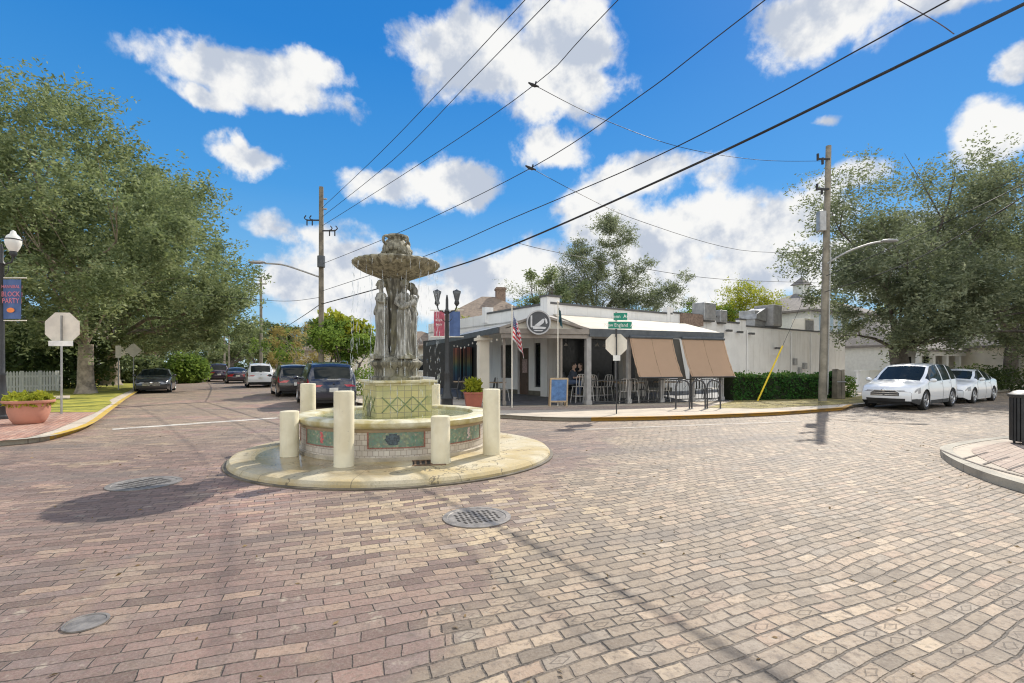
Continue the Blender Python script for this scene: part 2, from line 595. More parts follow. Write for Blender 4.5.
def concrete_material(name, col, stain=(.20, .18, .15), joint=1.5, ang=0.0, amt=.55):
    m, t = newmat(name)
    P = t.obj()
    x, y, _ = t.sep(P)
    c, s = math.cos(ang), math.sin(ang)
    Xr = t.m('ADD', t.m('MULTIPLY', x, c), t.m('MULTIPLY', y, s))
    Yr = t.m('SUBTRACT', t.m('MULTIPLY', y, c), t.m('MULTIPLY', x, s))
    f = t.step(t.noise(P, 1.1, 5, 0.65), 0.42, 0.75, 0, amt)
    k = t.mix(f, col, stain)
    k = t.mix(t.step(t.noise(P, 45, 3, 0.7), 0.4, 0.7, 0, .25), k, tuple(a * .6 for a in col))
    if joint:
        jx = t.m('ABSOLUTE', t.m('SUBTRACT', t.m('FRACT', t.m('DIVIDE', Xr, joint)), 0.5))
        jy = t.m('ABSOLUTE', t.m('SUBTRACT', t.m('FRACT', t.m('DIVIDE', Yr, joint)), 0.5))
        j = t.step(t.m('MAXIMUM', jx, jy), 0.492, 0.497)
        k = t.mix(t.m('MULTIPLY', j, .6), k, (.10, .09, .08))
    bs = t.n('ShaderNodeBsdfPrincipled', None, Base_Color=k, Roughness=0.88)
    t.set(bs.inputs['Normal'], t.n('ShaderNodeBump', None, Strength=0.4, Distance=0.006, Height=t.noise(P, 30, 5, .7)))
    t.out(bs)
    return m


def painted_kerb(name, paint, under=(.34, .31, .27), lo=.42, hi=.58):
    m, t = newmat(name)
    P = t.obj()
    f = t.step(t.noise(P, 3.0, 5, .68), lo, hi)
    f2 = t.step(t.noise(P, 22, 4, .7), .35, .6)
    c = t.mix(t.m('MULTIPLY', f, f2), paint, under)
    c = t.mix(t.step(t.noise(P, 1.3, 3), .5, .75, 0, .5), c, (.12, .10, .08))
    bs = t.n('ShaderNodeBsdfPrincipled', None, Base_Color=c, Roughness=0.8)
    t.set(bs.inputs['Normal'], t.n('ShaderNodeBump', None, Strength=0.5, Distance=0.01, Height=t.noise(P, 25, 4)))
    t.out(bs)
    return m


M = {}
M['road'] = road_material()
M['soil'] = pmat('soil', (.16, .15, .07), .95, var=.4, scale=.4, bump=.03, col2=(.20, .15, .09))
M['lawn'] = pmat('lawn', (.22, .25, .03), .9, var=.35, scale=1.2, bump=.02, bscale=40, col2=(.42, .38, .05))
M['verge'] = pmat('verge', (.27, .22, .10), .9, var=.4, scale=1.5, bump=.02, bscale=40, col2=(.40, .33, .12))
M['concrete'] = concrete_material('sidewalk_concrete', (.55, .47, .37), joint=1.5, ang=VA)
M['kerb'] = concrete_material('kerb_concrete', (.46, .42, .34), joint=1.3, ang=.3, amt=.8)
M['kerb_yellow'] = painted_kerb('kerb_yellow', (.55, .36, .045), lo=.5, hi=.7)
M['kerb_orange'] = painted_kerb('kerb_orange', (.50, .27, .04), under=(.30, .22, .14), lo=.48, hi=.66)
M['paver_red'] = paver_material('paver_red', UA, .21, .105, [(0, (.33, .17, .12)), (.35, (.44, .24, .17)), (.7, (.38, .22, .17)), (1, (.50, .31, .22))])
M['paver_rose'] = paver_material('paver_rose', VA, .21, .105, [(0, (.37, .28, .22)), (.35, (.44, .345, .275)), (.7, (.40, .30, .24)), (1, (.49, .39, .31))])
M['white_paint_road'] = painted_kerb('road_paint', (.60, .57, .50), under=(.30, .24, .20), lo=.40, hi=.58)
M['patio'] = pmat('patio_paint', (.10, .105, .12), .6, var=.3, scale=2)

# ---------------------------------------------------------------- ground, streets, pavements
g = MB().sheet([(-400, -120), (400, -120), (400, 700), (-400, 700)], 0.0)
struct('ground', g, M['soil'])
far = Vector((-22.3, 29.6)) + U * 330
fr = Vector((-4.9, 18.6)) + U * 340
fb = Vector((13.0, 19.3)) + V2 * 120
fs = Vector((10.8, 10.7)) + V2 * 120
g = MB()
g.sheet([(-60, -25), (30, -25), (30, 8), (10.6, 10.2), (fs.x, fs.y), (fb.x, fb.y), (13.0, 19.8), (-4.4, 19.0), (fr.x, fr.y), (far.x, far.y), (-27.0, 29.4), (-20, 18), (-60, 12)], 0.004)
struct('brick_street', g, M['road'])
g = MB()                                                    # faded stop bar across the left street
a, b = Vector(G(112, 429.5)), Vector(G(278, 418))
n_ = Vector((-(b - a).y, (b - a).x)).normalized() * .17
g.sheet([tuple(a - n_), tuple(b - n_), tuple(b + n_), tuple(a + n_)], 0.008)
struct('stop_line', g, M['white_paint_road'])
g = MB()
a, b = Vector(G(575, 430)), Vector(G(800, 421.5))
n_ = Vector((-(b - a).y, (b - a).x)).normalized() * .10
g.sheet([tuple(a - n_), tuple(b - n_), tuple(b + n_), tuple(a + n_)], 0.008)
struct('crossing_line', g, painted_kerb('worn_paint', (.48, .43, .36), under=(.32, .26, .21), lo=.36, hi=.52))


def pavement(name, line, back, kerb_mats, width=.16, top=.12, surf=None):
    """A raised block: its kerb follows line (road side on the right hand), its body reaches to the points in back."""
    inner = offs(line, width)
    m_ = MB()
    for i in range(len(line) - 1):
        a, b, c, d = line[i], line[i + 1], inner[i + 1], inner[i]
        m_.cur = kerb_mats[1][i] if len(kerb_mats) > 1 else 0
        m_.add([(*a, -.02), (*b, -.02), (*c, -.02), (*d, -.02), (*a, top), (*b, top), (*c, top), (*d, top)], [(4, 5, 6, 7), (0, 1, 5, 4)])
    struct(name + '_kerb', m_, kerb_mats[0])
    body = MB().sheet([tuple(p) for p in inner] + back, top - .006)
    struct(name, body, surf)
    return inner


# left block: pavement corner, yellow kerb, lawn
kl = [(-60, 10.2), (-24, 10.0), (-13.0, 9.85), (-10.24, 10.0), (-9.95, 10.45), (-10.1, 11.1), (-11.0, 12.9), (-13.57, 16.67), (-16.95, 21.6), (-22.3, 29.6), tuple(Vector((-22.3, 29.6)) + U * 30), tuple(far)]
kl = [tuple(p) for p in smooth_line(kl[3:9], 3)]
kl = [(-60, 10.2), (-24, 10.0), (-13.0, 9.85)] + kl + [(-22.3, 29.6), tuple(Vector((-22.3, 29.6)) + U * 30), tuple(far)]
kl = kl[::-1]           # road on the right hand when walked from far to near
mats = [0 if -30 < p[0] and p[1] > 10.7 else 1 for p in kl[1:]]
innL = pavement('pavement', kl, [(-60, 60), (-150, 200), (-250, 330)], ([M['kerb_yellow'], M['kerb']], mats), surf=M['concrete'])
g = MB().sheet([G(-80, 441, .12), G(0, 441, .12), G(30, 437, .12), G(54, 430, .12), G(96, 412.5, .12), G(60, 412.5, .12), G(0, 413, .12), G(-80, 414, .12)], .122)
struct('paved_corner', g, M['paver_red'])
la = [G(-90, 413.5, .12), G(0, 412.6, .12), G(97, 412.0, .12), G(112, 403, .12), (-17.4, 21.6), (-22.7, 29.6)]
la += [tuple(Vector((-22.75, 29.6)) + U * 30), tuple(Vector((-22.9, 29.6)) + U * 300)]
la += [tuple(Vector((-150, 200))), (-70, 70), (-70, 20)]
struct('lawn', MB().sheet(la, .126), M['lawn'])
g = MB().sheet([G(-90, 406, .12), G(70, 398.5, .12), G(70, 395.5, .12), G(-90, 401, .12)], .130)
struct('garden_path', g, M['concrete'])

# restaurant block
kr = [tuple(fb), (13.0, 19.3), (12.5, 18.75), (11.9, 18.05), (9.03, 16.5), (7.55, 15.87), (5.6, 15.2), (4.08, 14.8), (2.3, 14.55), (1.0, 14.7), (-.4, 15.4), (-2.2, 15.7), (-3.6, 16.6), (-4.9, 18.6)]
kr = [kr[0], kr[1], kr[2]] + [tuple(p) for p in smooth_line(kr[3:], 3)] + [tuple(fr)]
mr = [0 if (p[0] > 1.9 and p[1] < 19.2) else 1 for p in kr[1:]]
pavement('sidewalk', kr, [(-40, 330), (60, 330), (150, 200)], ([M['kerb_orange'], M['kerb']], mr), surf=M['concrete'])
struct('grass_verge', MB().sheet([G(706, 407.5, .12), G(760, 408.6, .12), G(860, 403.3, .12), (13.4, 19.7), (30, 31), (26, 33), G(850, 397.5, .12), G(735, 400.5, .12)], .120), M['verge'])
struct('brick_band', MB().sheet([(-2.6, 17.2), (-.2, 16.8), (3.4, 17.3), (6.2, 18.0), (7.6, 18.4), (7.6, 19.2), (3.0, 18.4), (-.6, 18.0), (-2.6, 19.5)], .119), M['paver_rose'])
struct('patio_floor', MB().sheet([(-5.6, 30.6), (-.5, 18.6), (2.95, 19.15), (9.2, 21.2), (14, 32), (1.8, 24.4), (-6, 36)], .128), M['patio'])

# near right corner: kerb, concrete band and a scored brick ramp
ks = [tuple(fs), (10.85, 10.7), (9.6, 10.2), (8.3, 9.5), (7.66, 8.95), (7.04, 8.0), (6.6, 7.0), (6.42, 6.2), (6.24, 5.3), (6.0, 4.3), (5.7, 3.3), (5.4, 2.3)]
ks = [ks[0]] + [tuple(p) for p in smooth_line(ks[1:], 4)] + [(4.6, -20)]
innS = pavement('corner', ks, [(60, -20), (150, 60)], ([M['kerb']], [0] * 80), width=.17, surf=M['concrete'])
r2 = offs(ks, .42)
struct('corner_paving', MB().sheet([tuple(p) for p in r2[1:-6]] + [(9.5, 3.0), (15, 8)], .121), M['paver_rose'])
g = MB()
for i in range(7):
    p = Vector((7.15 - .05 * i, 7.95 - .42 * i))
    q = p + Vector((1.0, .62))
    n_ = Vector((-.53, .85)) * .018
    g.sheet([tuple(p - n_), tuple(q - n_), tuple(q + n_), tuple(p + n_)], .125)
arc = [(7.55, 8.85), (7.2, 8.1), (6.98, 7.5), (6.86, 6.9), (6.78, 6.2), (6.7, 5.4)]
a2 = offs(arc, .04)
for i in range(len(arc) - 1):
    g.sheet([arc[i], arc[i + 1], a2[i + 1], a2[i]], .1255)
struct('scored_grooves', g, pmat('groove_shade', (.13, .105, .09), .9))

# ---------------------------------------------------------------- iron covers
M['iron'] = pmat('cast_iron', (.24, .22, .20), .55, metal=.35, var=.3, scale=9, bump=.003)
M['iron_dark'] = pmat('iron_gap', (.03, .027, .024), .9)


def cover(x, y, r, name, label, slots, rz, ring=True):
    o = thing(name, label, 'manhole cover', (x, y, .006), rz)
    mb = MB()
    if ring:
        mb.lathe([(r, 0), (r, .009), (r * .86, .011), (r * .84, .004)], n=40)
        mb.build('rim', M['iron'], o, smooth=40)
    pl = MB().lathe([(r * .84, 0), (r * .84, .006), (0, .0065)], n=40)
    pl.build('lid', M['iron'], o, smooth=30)
    if slots:
        s_ = MB()
        rows = 3
        for j in range(-rows, rows + 1):
            for i in range(-5, 6):
                cx, cy = i * r * .145, j * r * .24
                if math.hypot(cx, cy) < r * .72:
                    s_.box(cx, cy, .0072, r * .062, r * .17, .003, rz=.25)
        s_.build('slots', M['iron_dark'], o)
    return o


cover(-.37, 5.27, .36, 'storm_drain_cover', 'round slotted iron drain cover in the brick street in front of the fountain', True, .3)
cover(-4.98, 6.78, .43, 'storm_drain_cover', 'round slotted iron cover beside the long shadow left of the fountain', True, 1.1)
cover(-2.64, 3.10, .118, 'valve_cover', 'small plain dark iron cap set low in the bricks', False, 0, ring=True)


# ---------------------------------------------------------------- fountain
FX, FY = -2.17, 9.4
m, t = newmat('cream_paint')
P = t.obj()
oi = t.n('ShaderNodeObjectInfo').outputs['Random']
PV = t.n('ShaderNodeVectorMath', {'operation': 'ADD'}, i0=P, i1=t.comb(t.m('MULTIPLY', oi, 40.0), 0, 0)).outputs[0]
k = t.mix(t.step(t.noise(PV, 3, 4), .35, .7), (.72, .66, .49), (.62, .55, .38))
k = t.mix(t.step(t.noise(PV, 16, 5, .7), .64, .74, 0, .5), k, (.38, .33, .24))
scv = t.n('ShaderNodeVectorMath', {'operation': 'MULTIPLY'}, i0=PV, i1=(22, 22, 1.4)).outputs[0]
k = t.mix(t.step(t.noise(scv, 1.0, 3), .60, .76, 0, .3), k, (.42, .37, .27))
bs = t.n('ShaderNodeBsdfPrincipled', None, Base_Color=k, Roughness=.65)
t.set(bs.inputs['Normal'], t.n('ShaderNodeBump', None, Strength=.6, Distance=.006, Height=t.noise(PV, 26, 5, .7)))
t.out(bs)
M['cream_paint'] = m


def stone_material(name, base, dark, streak=1.0):
    m, t = newmat(name)
    P = t.obj()
    n1 = t.noise(P, 6, 6, .65)
    sc = t.n('ShaderNodeVectorMath', {'operation': 'MULTIPLY'}, i0=P, i1=(14, 14, 1.6)).outputs[0]
    n2 = t.noise(sc, 1.0, 4, .6)
    k = t.mix(t.step(n1, .38, .66), base, tuple(b * .62 for b in base))
    k = t.mix(t.step(n2, .43, .60, 0, .92 * streak), k, dark)
    n3 = t.noise(P, 2.6, 4, .6)
    k = t.mix(t.step(n3, .5, .72, 0, .6), k, (.25, .23, .10))
    bs = t.n('ShaderNodeBsdfPrincipled', None, Base_Color=k, Roughness=.72)
    t.set(bs.inputs['Normal'], t.n('ShaderNodeBump', None, Strength=.6, Distance=.012, Height=t.noise(P, 30, 5, .7)))
    t.out(bs)
    return m


M['stone_pale'] = stone_material('carved_stone_pale', (.42, .41, .365), (.11, .105, .085), .95)
M['stone_dark'] = stone_material('carved_stone_dark', (.25, .235, .18), (.06, .055, .04))
M['stone_bowl'] = stone_material('carved_stone_bowl', (.34, .315, .23), (.10, .09, .06), 1.0)


def cyl_tile(name, w, h, stops, mort, rad):
    m, t = newmat(name)
    P = t.obj()
    x, y, z = t.sep(P)
    u = t.m('MULTIPLY', t.m('ARCTAN2', y, x), rad)
    mask, rnd, _, _, _, _ = brick_nodes(t, u, z, w, h, .002, .006, 0.02)
    c = t.ramp(rnd, stops)
    c = t.mix(t.step(t.noise(P, 3, 4), .45, .75, 0, .5), c, (.36, .31, .24))
    c = t.mix(mask, mort, c)
    bs = t.n('ShaderNodeBsdfPrincipled', None, Base_Color=c, Roughness=.45)
    t.set(bs.inputs['Normal'], t.n('ShaderNodeBump', None, Strength=.5, Distance=1, Height=t.m('MULTIPLY', mask, .003)))
    t.out(bs)
    return m


M['tile_white'] = cyl_tile('small_white_tile', .085, .082, [(0, (.46, .41, .35)), (.4, (.58, .53, .46)), (.7, (.52, .46, .40)), (1, (.64, .60, .52))], (.30, .25, .20), 1.66)
M['rim_stone'] = pmat('rim_ochre', (.60, .50, .20), .5, var=.3, scale=3, bump=.004, col2=(.68, .65, .50))
M['slab'] = None


def slab_material():
    m, t = newmat('wet_concrete')
    P = t.obj()
    x, y, z = t.sep(P)
    ang = t.m('ARCTAN2', y, x)
    r = t.n('ShaderNodeVectorMath', {'operation': 'LENGTH'}, i0=t.comb(x, y, 0)).outputs['Value']
    n1 = t.noise(P, 1.2, 5, .6)
    c = t.mix(t.step(n1, .38, .66), (.55, .49, .35), (.45, .35, .17))
    c = t.mix(t.step(t.noise(P, 40, 3, .7), .4, .7, 0, .3), c, (.25, .22, .17))
    j = t.m('ABSOLUTE', t.m('SUBTRACT', t.m('FRACT', t.m('MULTIPLY', ang, 12 / (2 * math.pi))), .5))
    c = t.mix(t.m('MULTIPLY', t.step(j, .494, .498), .7), c, (.09, .08, .06))
    cr = t.n('ShaderNodeTexVoronoi', {'feature': 'DISTANCE_TO_EDGE'}, Vector=t.n('ShaderNodeVectorMath', {'operation': 'ADD'}, i0=P, i1=t.noise(P, 2.5, 4, col=True)).outputs[0], Scale=.7)
    c = t.mix(t.step(cr.outputs[0], .004, .012, .75, 0), c, (.10, .085, .06))
    c = t.mix(t.step(t.noise(P, 5, 5, .7), .56, .68, 0, .45), c, (.26, .21, .13))
    wet = t.step(t.m('ADD', t.m('MULTIPLY', x, -.16), t.m('ADD', t.noise(P, .9, 4), t.m('MULTIPLY', y, -.03))), .42, .62)
    wet = t.m('MULTIPLY', wet, t.step(r, 2.3, 2.7, 1.0, .2))
    c = t.mix(t.m('MULTIPLY', wet, .62), c, (.17, .115, .045))
    bs = t.n('ShaderNodeBsdfPrincipled', None, Base_Color=c)
    t.set(bs.inputs['Roughness'], t.m('MULTIPLY_ADD', wet, -.68, .82))
    t.set(bs.inputs['Normal'], t.n('ShaderNodeBump', None, Strength=t.m('MULTIPLY_ADD', wet, -.3, .4), Distance=.006, Height=t.noise(P, 30, 4)))
    t.out(bs)
    return m


island = MB()
island.lathe([(2.78, -.02), (2.77, .06), (2.73, .10), (2.64, .118), (1.2, .122), (0, .122)], n=96)
isl = struct('round_island', island, slab_material(), smooth=30)
isl.location = (-2.08, 9.22, 0)
skirt = MB().lathe([(2.83, 0), (2.83, .02), (2.775, .022)], n=80)
sk = struct('island_gutter', skirt, pmat('damp_gutter', (.12, .10, .07), .6, var=.4, scale=3))
sk.location = (-2.08, 9.22, .004)

FA = math.atan2(-FY, -FX)                        # the side that faces the photographer
fo = thing('fountain', 'tiered stone fountain with four statues under a fluted bowl in a tiled basin', 'fountain', (FX, FY, .12))
w = MB().lathe([(1.66, 0), (1.66, .50), (1.50, .50), (1.50, .02)], n=96)
w.build('basin_wall', M['tile_white'], fo, smooth=40)
w = MB().lathe([(1.665, .495), (1.70, .50), (1.745, .545), (1.75, .595), (1.70, .63), (1.50, .635), (1.43, .62), (1.40, .56), (1.42, .50), (1.49, .49)], n=96)
w.build('basin_rim', M['rim_stone'], fo, smooth=50)
w = MB().lathe([(1.672, .445), (1.678, .47), (1.672, .495)], n=96)
w.build('rim_moulding', pmat('moulding_brown', (.30, .22, .13), .6), fo, smooth=40)
w = MB().lathe([(1.69, .0), (1.69, .05), (1.663, .06)], n=96)
w.build('basin_plinth', pmat('plinth_tile', (.40, .35, .27), .6, var=.3), fo, smooth=40)


def water_material():
    m, t = newmat('fountain_water')
    P = t.obj()
    bs = t.n('ShaderNodeBsdfPrincipled', None, Base_Color=t.mix(t.step(t.noise(P, 3, 3), .4, .6), (.20, .21, .08), (.30, .30, .13)), Roughness=.12)
    t.set(bs.inputs['Normal'], t.n('ShaderNodeBump', None, Strength=.5, Distance=.02, Height=t.noise(P, 16, 3)))
    t.out(bs)
    return m


MB().lathe([(1.42, .575), (0, .575)], n=48, cap=False).build('water', water_material(), fo)

# mosaic panels let into the basin wall
m, t = newmat('mosaic_green')
P = t.obj()
x, y, z = t.sep(P)
vor = t.n('ShaderNodeTexVoronoi', None, Vector=P, Scale=26.0)
c = t.ramp(t.sep(vor.outputs['Color'])[0], [(0, (.09, .19, .13)), (.35, (.18, .29, .20)), (.6, (.13, .23, .19)), (.85, (.27, .32, .19)), (1, (.38, .36, .27))])
c = t.mix(t.step(vor.outputs['Distance'], .35, .6, 0, .5), c, (.20, .19, .15))
bs = t.n('ShaderNodeBsdfPrincipled', None, Base_Color=c, Roughness=.35)
t.out(bs)
M['mosaic'] = m
M['mosaic_frame'] = pmat('mosaic_frame', (.27, .12, .09), .5, var=.35, scale=40)
motif_cols = [pmat('tile_motif_red', (.55, .12, .12), .35, var=.3, scale=30), pmat('tile_motif_blue', (.06, .085, .10), .35, var=.5, scale=30),
              pmat('tile_motif_white', (.55, .45, .42), .35, var=.3, scale=30)]


def arcbox(mb, a0, a1, z0, z1, r0, r1, n=8):
    V, F = [], []
    for i in range(n + 1):
        a = a0 + (a1 - a0) * i / n
        for r_, z_ in ((r0, z0), (r1, z0), (r1, z1), (r0, z1)):
            V.append((r_ * math.cos(a), r_ * math.sin(a), z_))
    for i in range(n):
        o, p = i * 4, i * 4 + 4
        F += [(o + k, o + (k + 1) % 4, p + (k + 1) % 4, p + k) for k in range(4)]
    F += [(0, 3, 2, 1), (n * 4, n * 4 + 1, n * 4 + 2, n * 4 + 3)]
    mb.add(V, F)


for k in range(8):
    ac = FA + k * math.pi / 4
    hw = .255
    p = MB()
    arcbox(p, ac - hw, ac + hw, .215, .46, 1.655, 1.667)
    po = p.build('mosaic_panel', M['mosaic'], fo, fix=True)
    f_ = MB()
    arcbox(f_, ac - hw - .014, ac + hw + .014, .46, .478, 1.65, 1.674)
    arcbox(f_, ac - hw - .014, ac + hw + .014, .197, .215, 1.65, 1.674)
    arcbox(f_, ac - hw - .014, ac - hw, .215, .46, 1.65, 1.674, 1)
    arcbox(f_, ac + hw, ac + hw + .014, .215, .46, 1.65, 1.674, 1)
    f_.build('panel_border', M['mosaic_frame'], po, fix=True)
    q = MB()
    rng = random.Random(k)
    if k == 0:                                   # the front panel: a dark bushy figure between leaf sprays
        for j in range(-3, 4):
            w_ = .075 * math.sqrt(1 - (j / 3.6) ** 2) * rng.uniform(.8, 1.1)
            arcbox(q, ac - .03 - w_, ac - .03 + w_ * rng.uniform(.7, 1.0), .325 + j * .025, .325 + j * .025 + .027, 1.66, 1.6695 + .0003 * (j % 2), 4)
    else:
        for i in range(7):
            a = ac + rng.uniform(-.016, .016)
            z_ = .25 + i * .025
            arcbox(q, a, a + .035, z_, z_ + .03, 1.66, 1.6695, 1)
    q.build('motif_tile', motif_cols[1 if k == 0 else (0 if k in (7, 3, 5) else 2)], po, fix=True)

# tiled pedestal, square and turned a little
PR = FA + math.pi / 2 + R(17)


def tile_panel_material():
    m, t = newmat('pedestal_tile')
    P = t.obj()
    x, y, z = t.sep(P)
    c, s = math.cos(PR), math.sin(PR)
    a = t.m('ADD', t.m('MULTIPLY', x, c), t.m('MULTIPLY', y, s))
    b = t.m('SUBTRACT', t.m('MULTIPLY', y, c), t.m('MULTIPLY', x, s))
    u = t.m('ADD', a, b)
    row = t.m('FLOOR', t.m('DIVIDE', z, .13))
    ci = t.m('FLOOR', t.m('DIVIDE', u, .13))
    fz = t.m('FRACT', t.m('DIVIDE', z, .13))
    fu = t.m('FRACT', t.m('DIVIDE', u, .13))
    d = t.m('MINIMUM', t.m('MINIMUM', fz, t.m('SUBTRACT', 1, fz)), t.m('MINIMUM', fu, t.m('SUBTRACT', 1, fu)))
    rn = t.n('ShaderNodeTexWhiteNoise', {'noise_dimensions': '2D'}, Vector=t.comb(ci, row, 0)).outputs[0]
    k = t.ramp(rn, [(0, (.42, .39, .17)), (.4, (.56, .50, .22)), (.7, (.48, .45, .22)), (1, (.62, .55, .28))])
    k = t.mix(t.step(t.noise(P, 4, 4), .4, .7, 0, .45), k, (.27, .31, .13))
    k = t.mix(t.step(d, .02, .05), (.25, .23, .15), k)
    bs = t.n('ShaderNodeBsdfPrincipled', None, Base_Color=k, Roughness=.4)
    t.out(bs)
    return m


pm = tile_panel_material()
MB().box(0, 0, .82, 1.02, 1.02, .72, rz=PR).build('pedestal', pm, fo, bevel=.01)
mb = MB()
mb.box(0, 0, 1.155, 1.08, 1.08, .05, rz=PR)
mb.box(0, 0, 1.20, 1.18, 1.18, .05, rz=PR)
mb.build('pedestal_cap', M['rim_stone'], fo, bevel=.015)
# diamond tile work and niche on the pedestal faces
RM = Matrix.Rotation(PR, 4, 'Z')
dgm = pmat('diamond_green', (.16, .22, .10), .4, var=.3, scale=20)
for side in range(4):
    q = MB()
    S = Matrix.Rotation(PR + side * math.pi / 2, 4, 'Z')
    for cx in (-.42, -.14, .14):
        for sg in (-1, 1):
            a = S @ Vector((sg * cx, -.514 - .001 * (sg > 0), .66))
            b = S @ Vector((sg * (cx + .28), -.514 - .001 * (sg > 0), .93))
            q.bar(a, b, .016, .008, up=S @ Vector((0, -1, 0)))
    q.build('diamond_tile', dgm, fo)
S = Matrix.Rotation(PR - math.pi / 2, 4, 'Z')
q = MB()
q.plate([(-.13, .55), (.13, .55), (.13, .72), (.07, .80), (-.07, .80), (-.13, .72)], .02, S @ Matrix.Translation((0, -.512, 0)))
q.build('spout_plate', pmat('spout_plate', (.16, .16, .10), .5, var=.4, scale=10), fo)

# carved drum, column, statues, fluted bowl, urn
mb = MB()
lob = lambda a, z: 1 + .05 * abs(math.sin(6 * a))
mb.lathe([(.47, 1.225), (.47, 1.27), (.40, 1.30), (.385, 1.40), (.42, 1.46), (.46, 1.50), (.465, 1.55), (.41, 1.58), (.38, 1.62), (.36, 1.64), (0, 1.64)], n=60, fn=lob)
mb.build('carved_drum', M['stone_dark'], fo, smooth=45)
mb = MB()
mb.lathe([(.20, 1.62), (.22, 1.68), (.15, 1.74), (.14, 2.4), (.16, 2.8), (.20, 2.95), (.24, 3.10), (.2, 3.13)], n=30, fn=lambda a, z: 1 + .06 * math.cos(9 * a))
mb.build('column', M['stone_dark'], fo, smooth=45)


def statue(seed, arm):
    """A draped standing woman, 1.42 high, facing -Y."""
    rg = random.Random(seed)
    mb = MB()
    ph = rg.uniform(0, 6)
    prof = [(.165, 0), (.17, .03), (.155, .12), (.135, .30), (.13, .48), (.145, .66), (.15, .74), (.125, .84), (.10, .92), (.10, .96)]
    mb.lathe(prof + [(0, .97)], n=36, fn=lambda a, z: 1 + (.13 if z < .6 else .05) * math.sin(9 * a + ph + z * 2.5) * max(.2, 1 - z), sx=1.05, sy=.85)
    mb.tube([(0, 0, .80), (0, -.01, .93), (.0, -.012, 1.05), (0, 0, 1.14), (0, 0, 1.17)], [.12, .095, .115, .105, .06], 14)
    mb.ell((-.045, -.085, 1.06), .045, .04, .045)
    mb.ell((.045, -.085, 1.06), .045, .04, .045)
    mb.tube([(0, 0, 1.12), (0, -.008, 1.20), (0, -.015, 1.26)], [.05, .042, .042], 10)
    hx = rg.uniform(-.02, .02)
    mb.ell((hx, -.022, 1.315), .068, .082, .098, 14, 10)
    mb.ell((hx, .012, 1.335), .078, .085, .085, 12, 8)
    mb.ell((hx, .09, 1.32), .045, .04, .045)                     # gathered hair
    mb.tube([(hx, -.10, 1.335), (hx, -.118, 1.30), (hx, -.10, 1.29)], [.010, .017, .012], 6)
    mb.ell((hx, -.093, 1.255), .02, .018, .015, 8, 6)
    sh = 1.12
    if arm == 0:      # one hand to the breast, one holding the drape at the hip
        A = [(-.125, 0, sh), (-.20, .0, .96), (-.185, -.07, .83), (-.12, -.10, .79)]
        B = [(.125, 0, sh), (.19, -.03, .97), (.12, -.12, .99), (.03, -.13, 1.05)]
    elif arm == 1:    # both arms carrying a sheaf across the waist
        A = [(-.125, 0, sh), (-.195, -.02, .96), (-.13, -.13, .88), (.0, -.17, .90)]
        B = [(.125, 0, sh), (.195, -.02, .97), (.13, -.14, .93), (.02, -.17, .97)]
        mb.tube([(-.16, -.14, .86), (0, -.18, .93), (.17, -.13, 1.0)], [.035, .055, .06], 10)
    else:             # one arm raised to the shoulder with a jar
        A = [(-.125, 0, sh), (-.21, -.02, 1.0), (-.19, -.07, 1.14), (-.12, -.05, 1.24)]
        B = [(.125, 0, sh), (.18, .0, .95), (.175, -.06, .82), (.16, -.07, .76)]
        mb.ell((-.15, -.02, 1.24), .06, .06, .08)
    for L_ in (A, B):
        mb.tube(L_, [.048, .038, .03, .024], 10)
        mb.ell(L_[-1], .028, .024, .034, 8, 6)
    mb.tube([(-.13, .02, 1.0), (-.02, -.12, .82), (.13, -.05, .62), (.15, .04, .4)], [.03, .035, .035, .02], 8)
    for sx in (-.06, .06):
        mb.ell((sx, -.14, .02), .04, .07, .028, 8, 6)
    mb.box(0, -.01, -.02, .36, .36, .06)
    return mb


def remesh(o, vox, it=2):
    m_ = o.modifiers.new('one_skin', 'REMESH')
    m_.mode = 'VOXEL'
    m_.voxel_size = vox
    m_.use_smooth_shade = True
    s_ = o.modifiers.new('soften', 'SMOOTH')
    s_.factor = .4
    s_.iterations = it


for k in range(4):
    a = FA + R(8) + (k - .0) * math.pi / 2 - R(38) * 0
    a = FA - R(12) + k * math.pi / 2 if k else FA - R(-6)
    ang = [FA + R(26), FA - R(64), FA + R(112), FA + R(200)][k]
    o = statue(k + 3, [1, 0, 2, 0][k]).build('statue', M['stone_pale'], fo)
    o.location = (.30 * math.cos(ang), .30 * math.sin(ang), 1.66)
    o.rotation_euler = (0, 0, ang + math.pi / 2)
    o.scale = (.88, .88, 1.0)
    remesh(o, .0085, 1)
mb = MB()
fl = lambda a, z: 1 + .034 * math.cos(30 * a) * min(1, max(0, (z - 3.08) / .12)) * (1 if z < 3.38 else .5)
mb.lathe([(.0, 3.06), (.20, 3.07), (.28, 3.11), (.42, 3.17), (.60, 3.24), (.71, 3.305), (.775, 3.36), (.80, 3.395), (.785, 3.42), (.74, 3.425), (.70, 3.40), (.45, 3.34), (0, 3.33)], n=256, fn=fl)
mb.build('upper_bowl', M['stone_bowl'], fo, smooth=60)
MB().lathe([(.72, 3.402), (0, 3.402)], n=40, cap=False).build('bowl_water', M['stone_dark'], fo)
mb = MB()
mb.lathe([(.10, 3.33), (.15, 3.42), (.15, 3.47), (.20, 3.50), (.255, 3.58), (.262, 3.66), (.235, 3.74), (.17, 3.80), (.14, 3.84), (.16, 3.875), (.185, 3.90), (.18, 3.93), (.12, 3.935), (.10, 3.88), (0, 3.87)], n=48, fn=lambda a, z: 1 + .045 * math.cos(12 * a) * (1 if 3.5 < z < 3.78 else 0))
uo = mb.build('urn', M['stone_bowl'], fo, smooth=50)
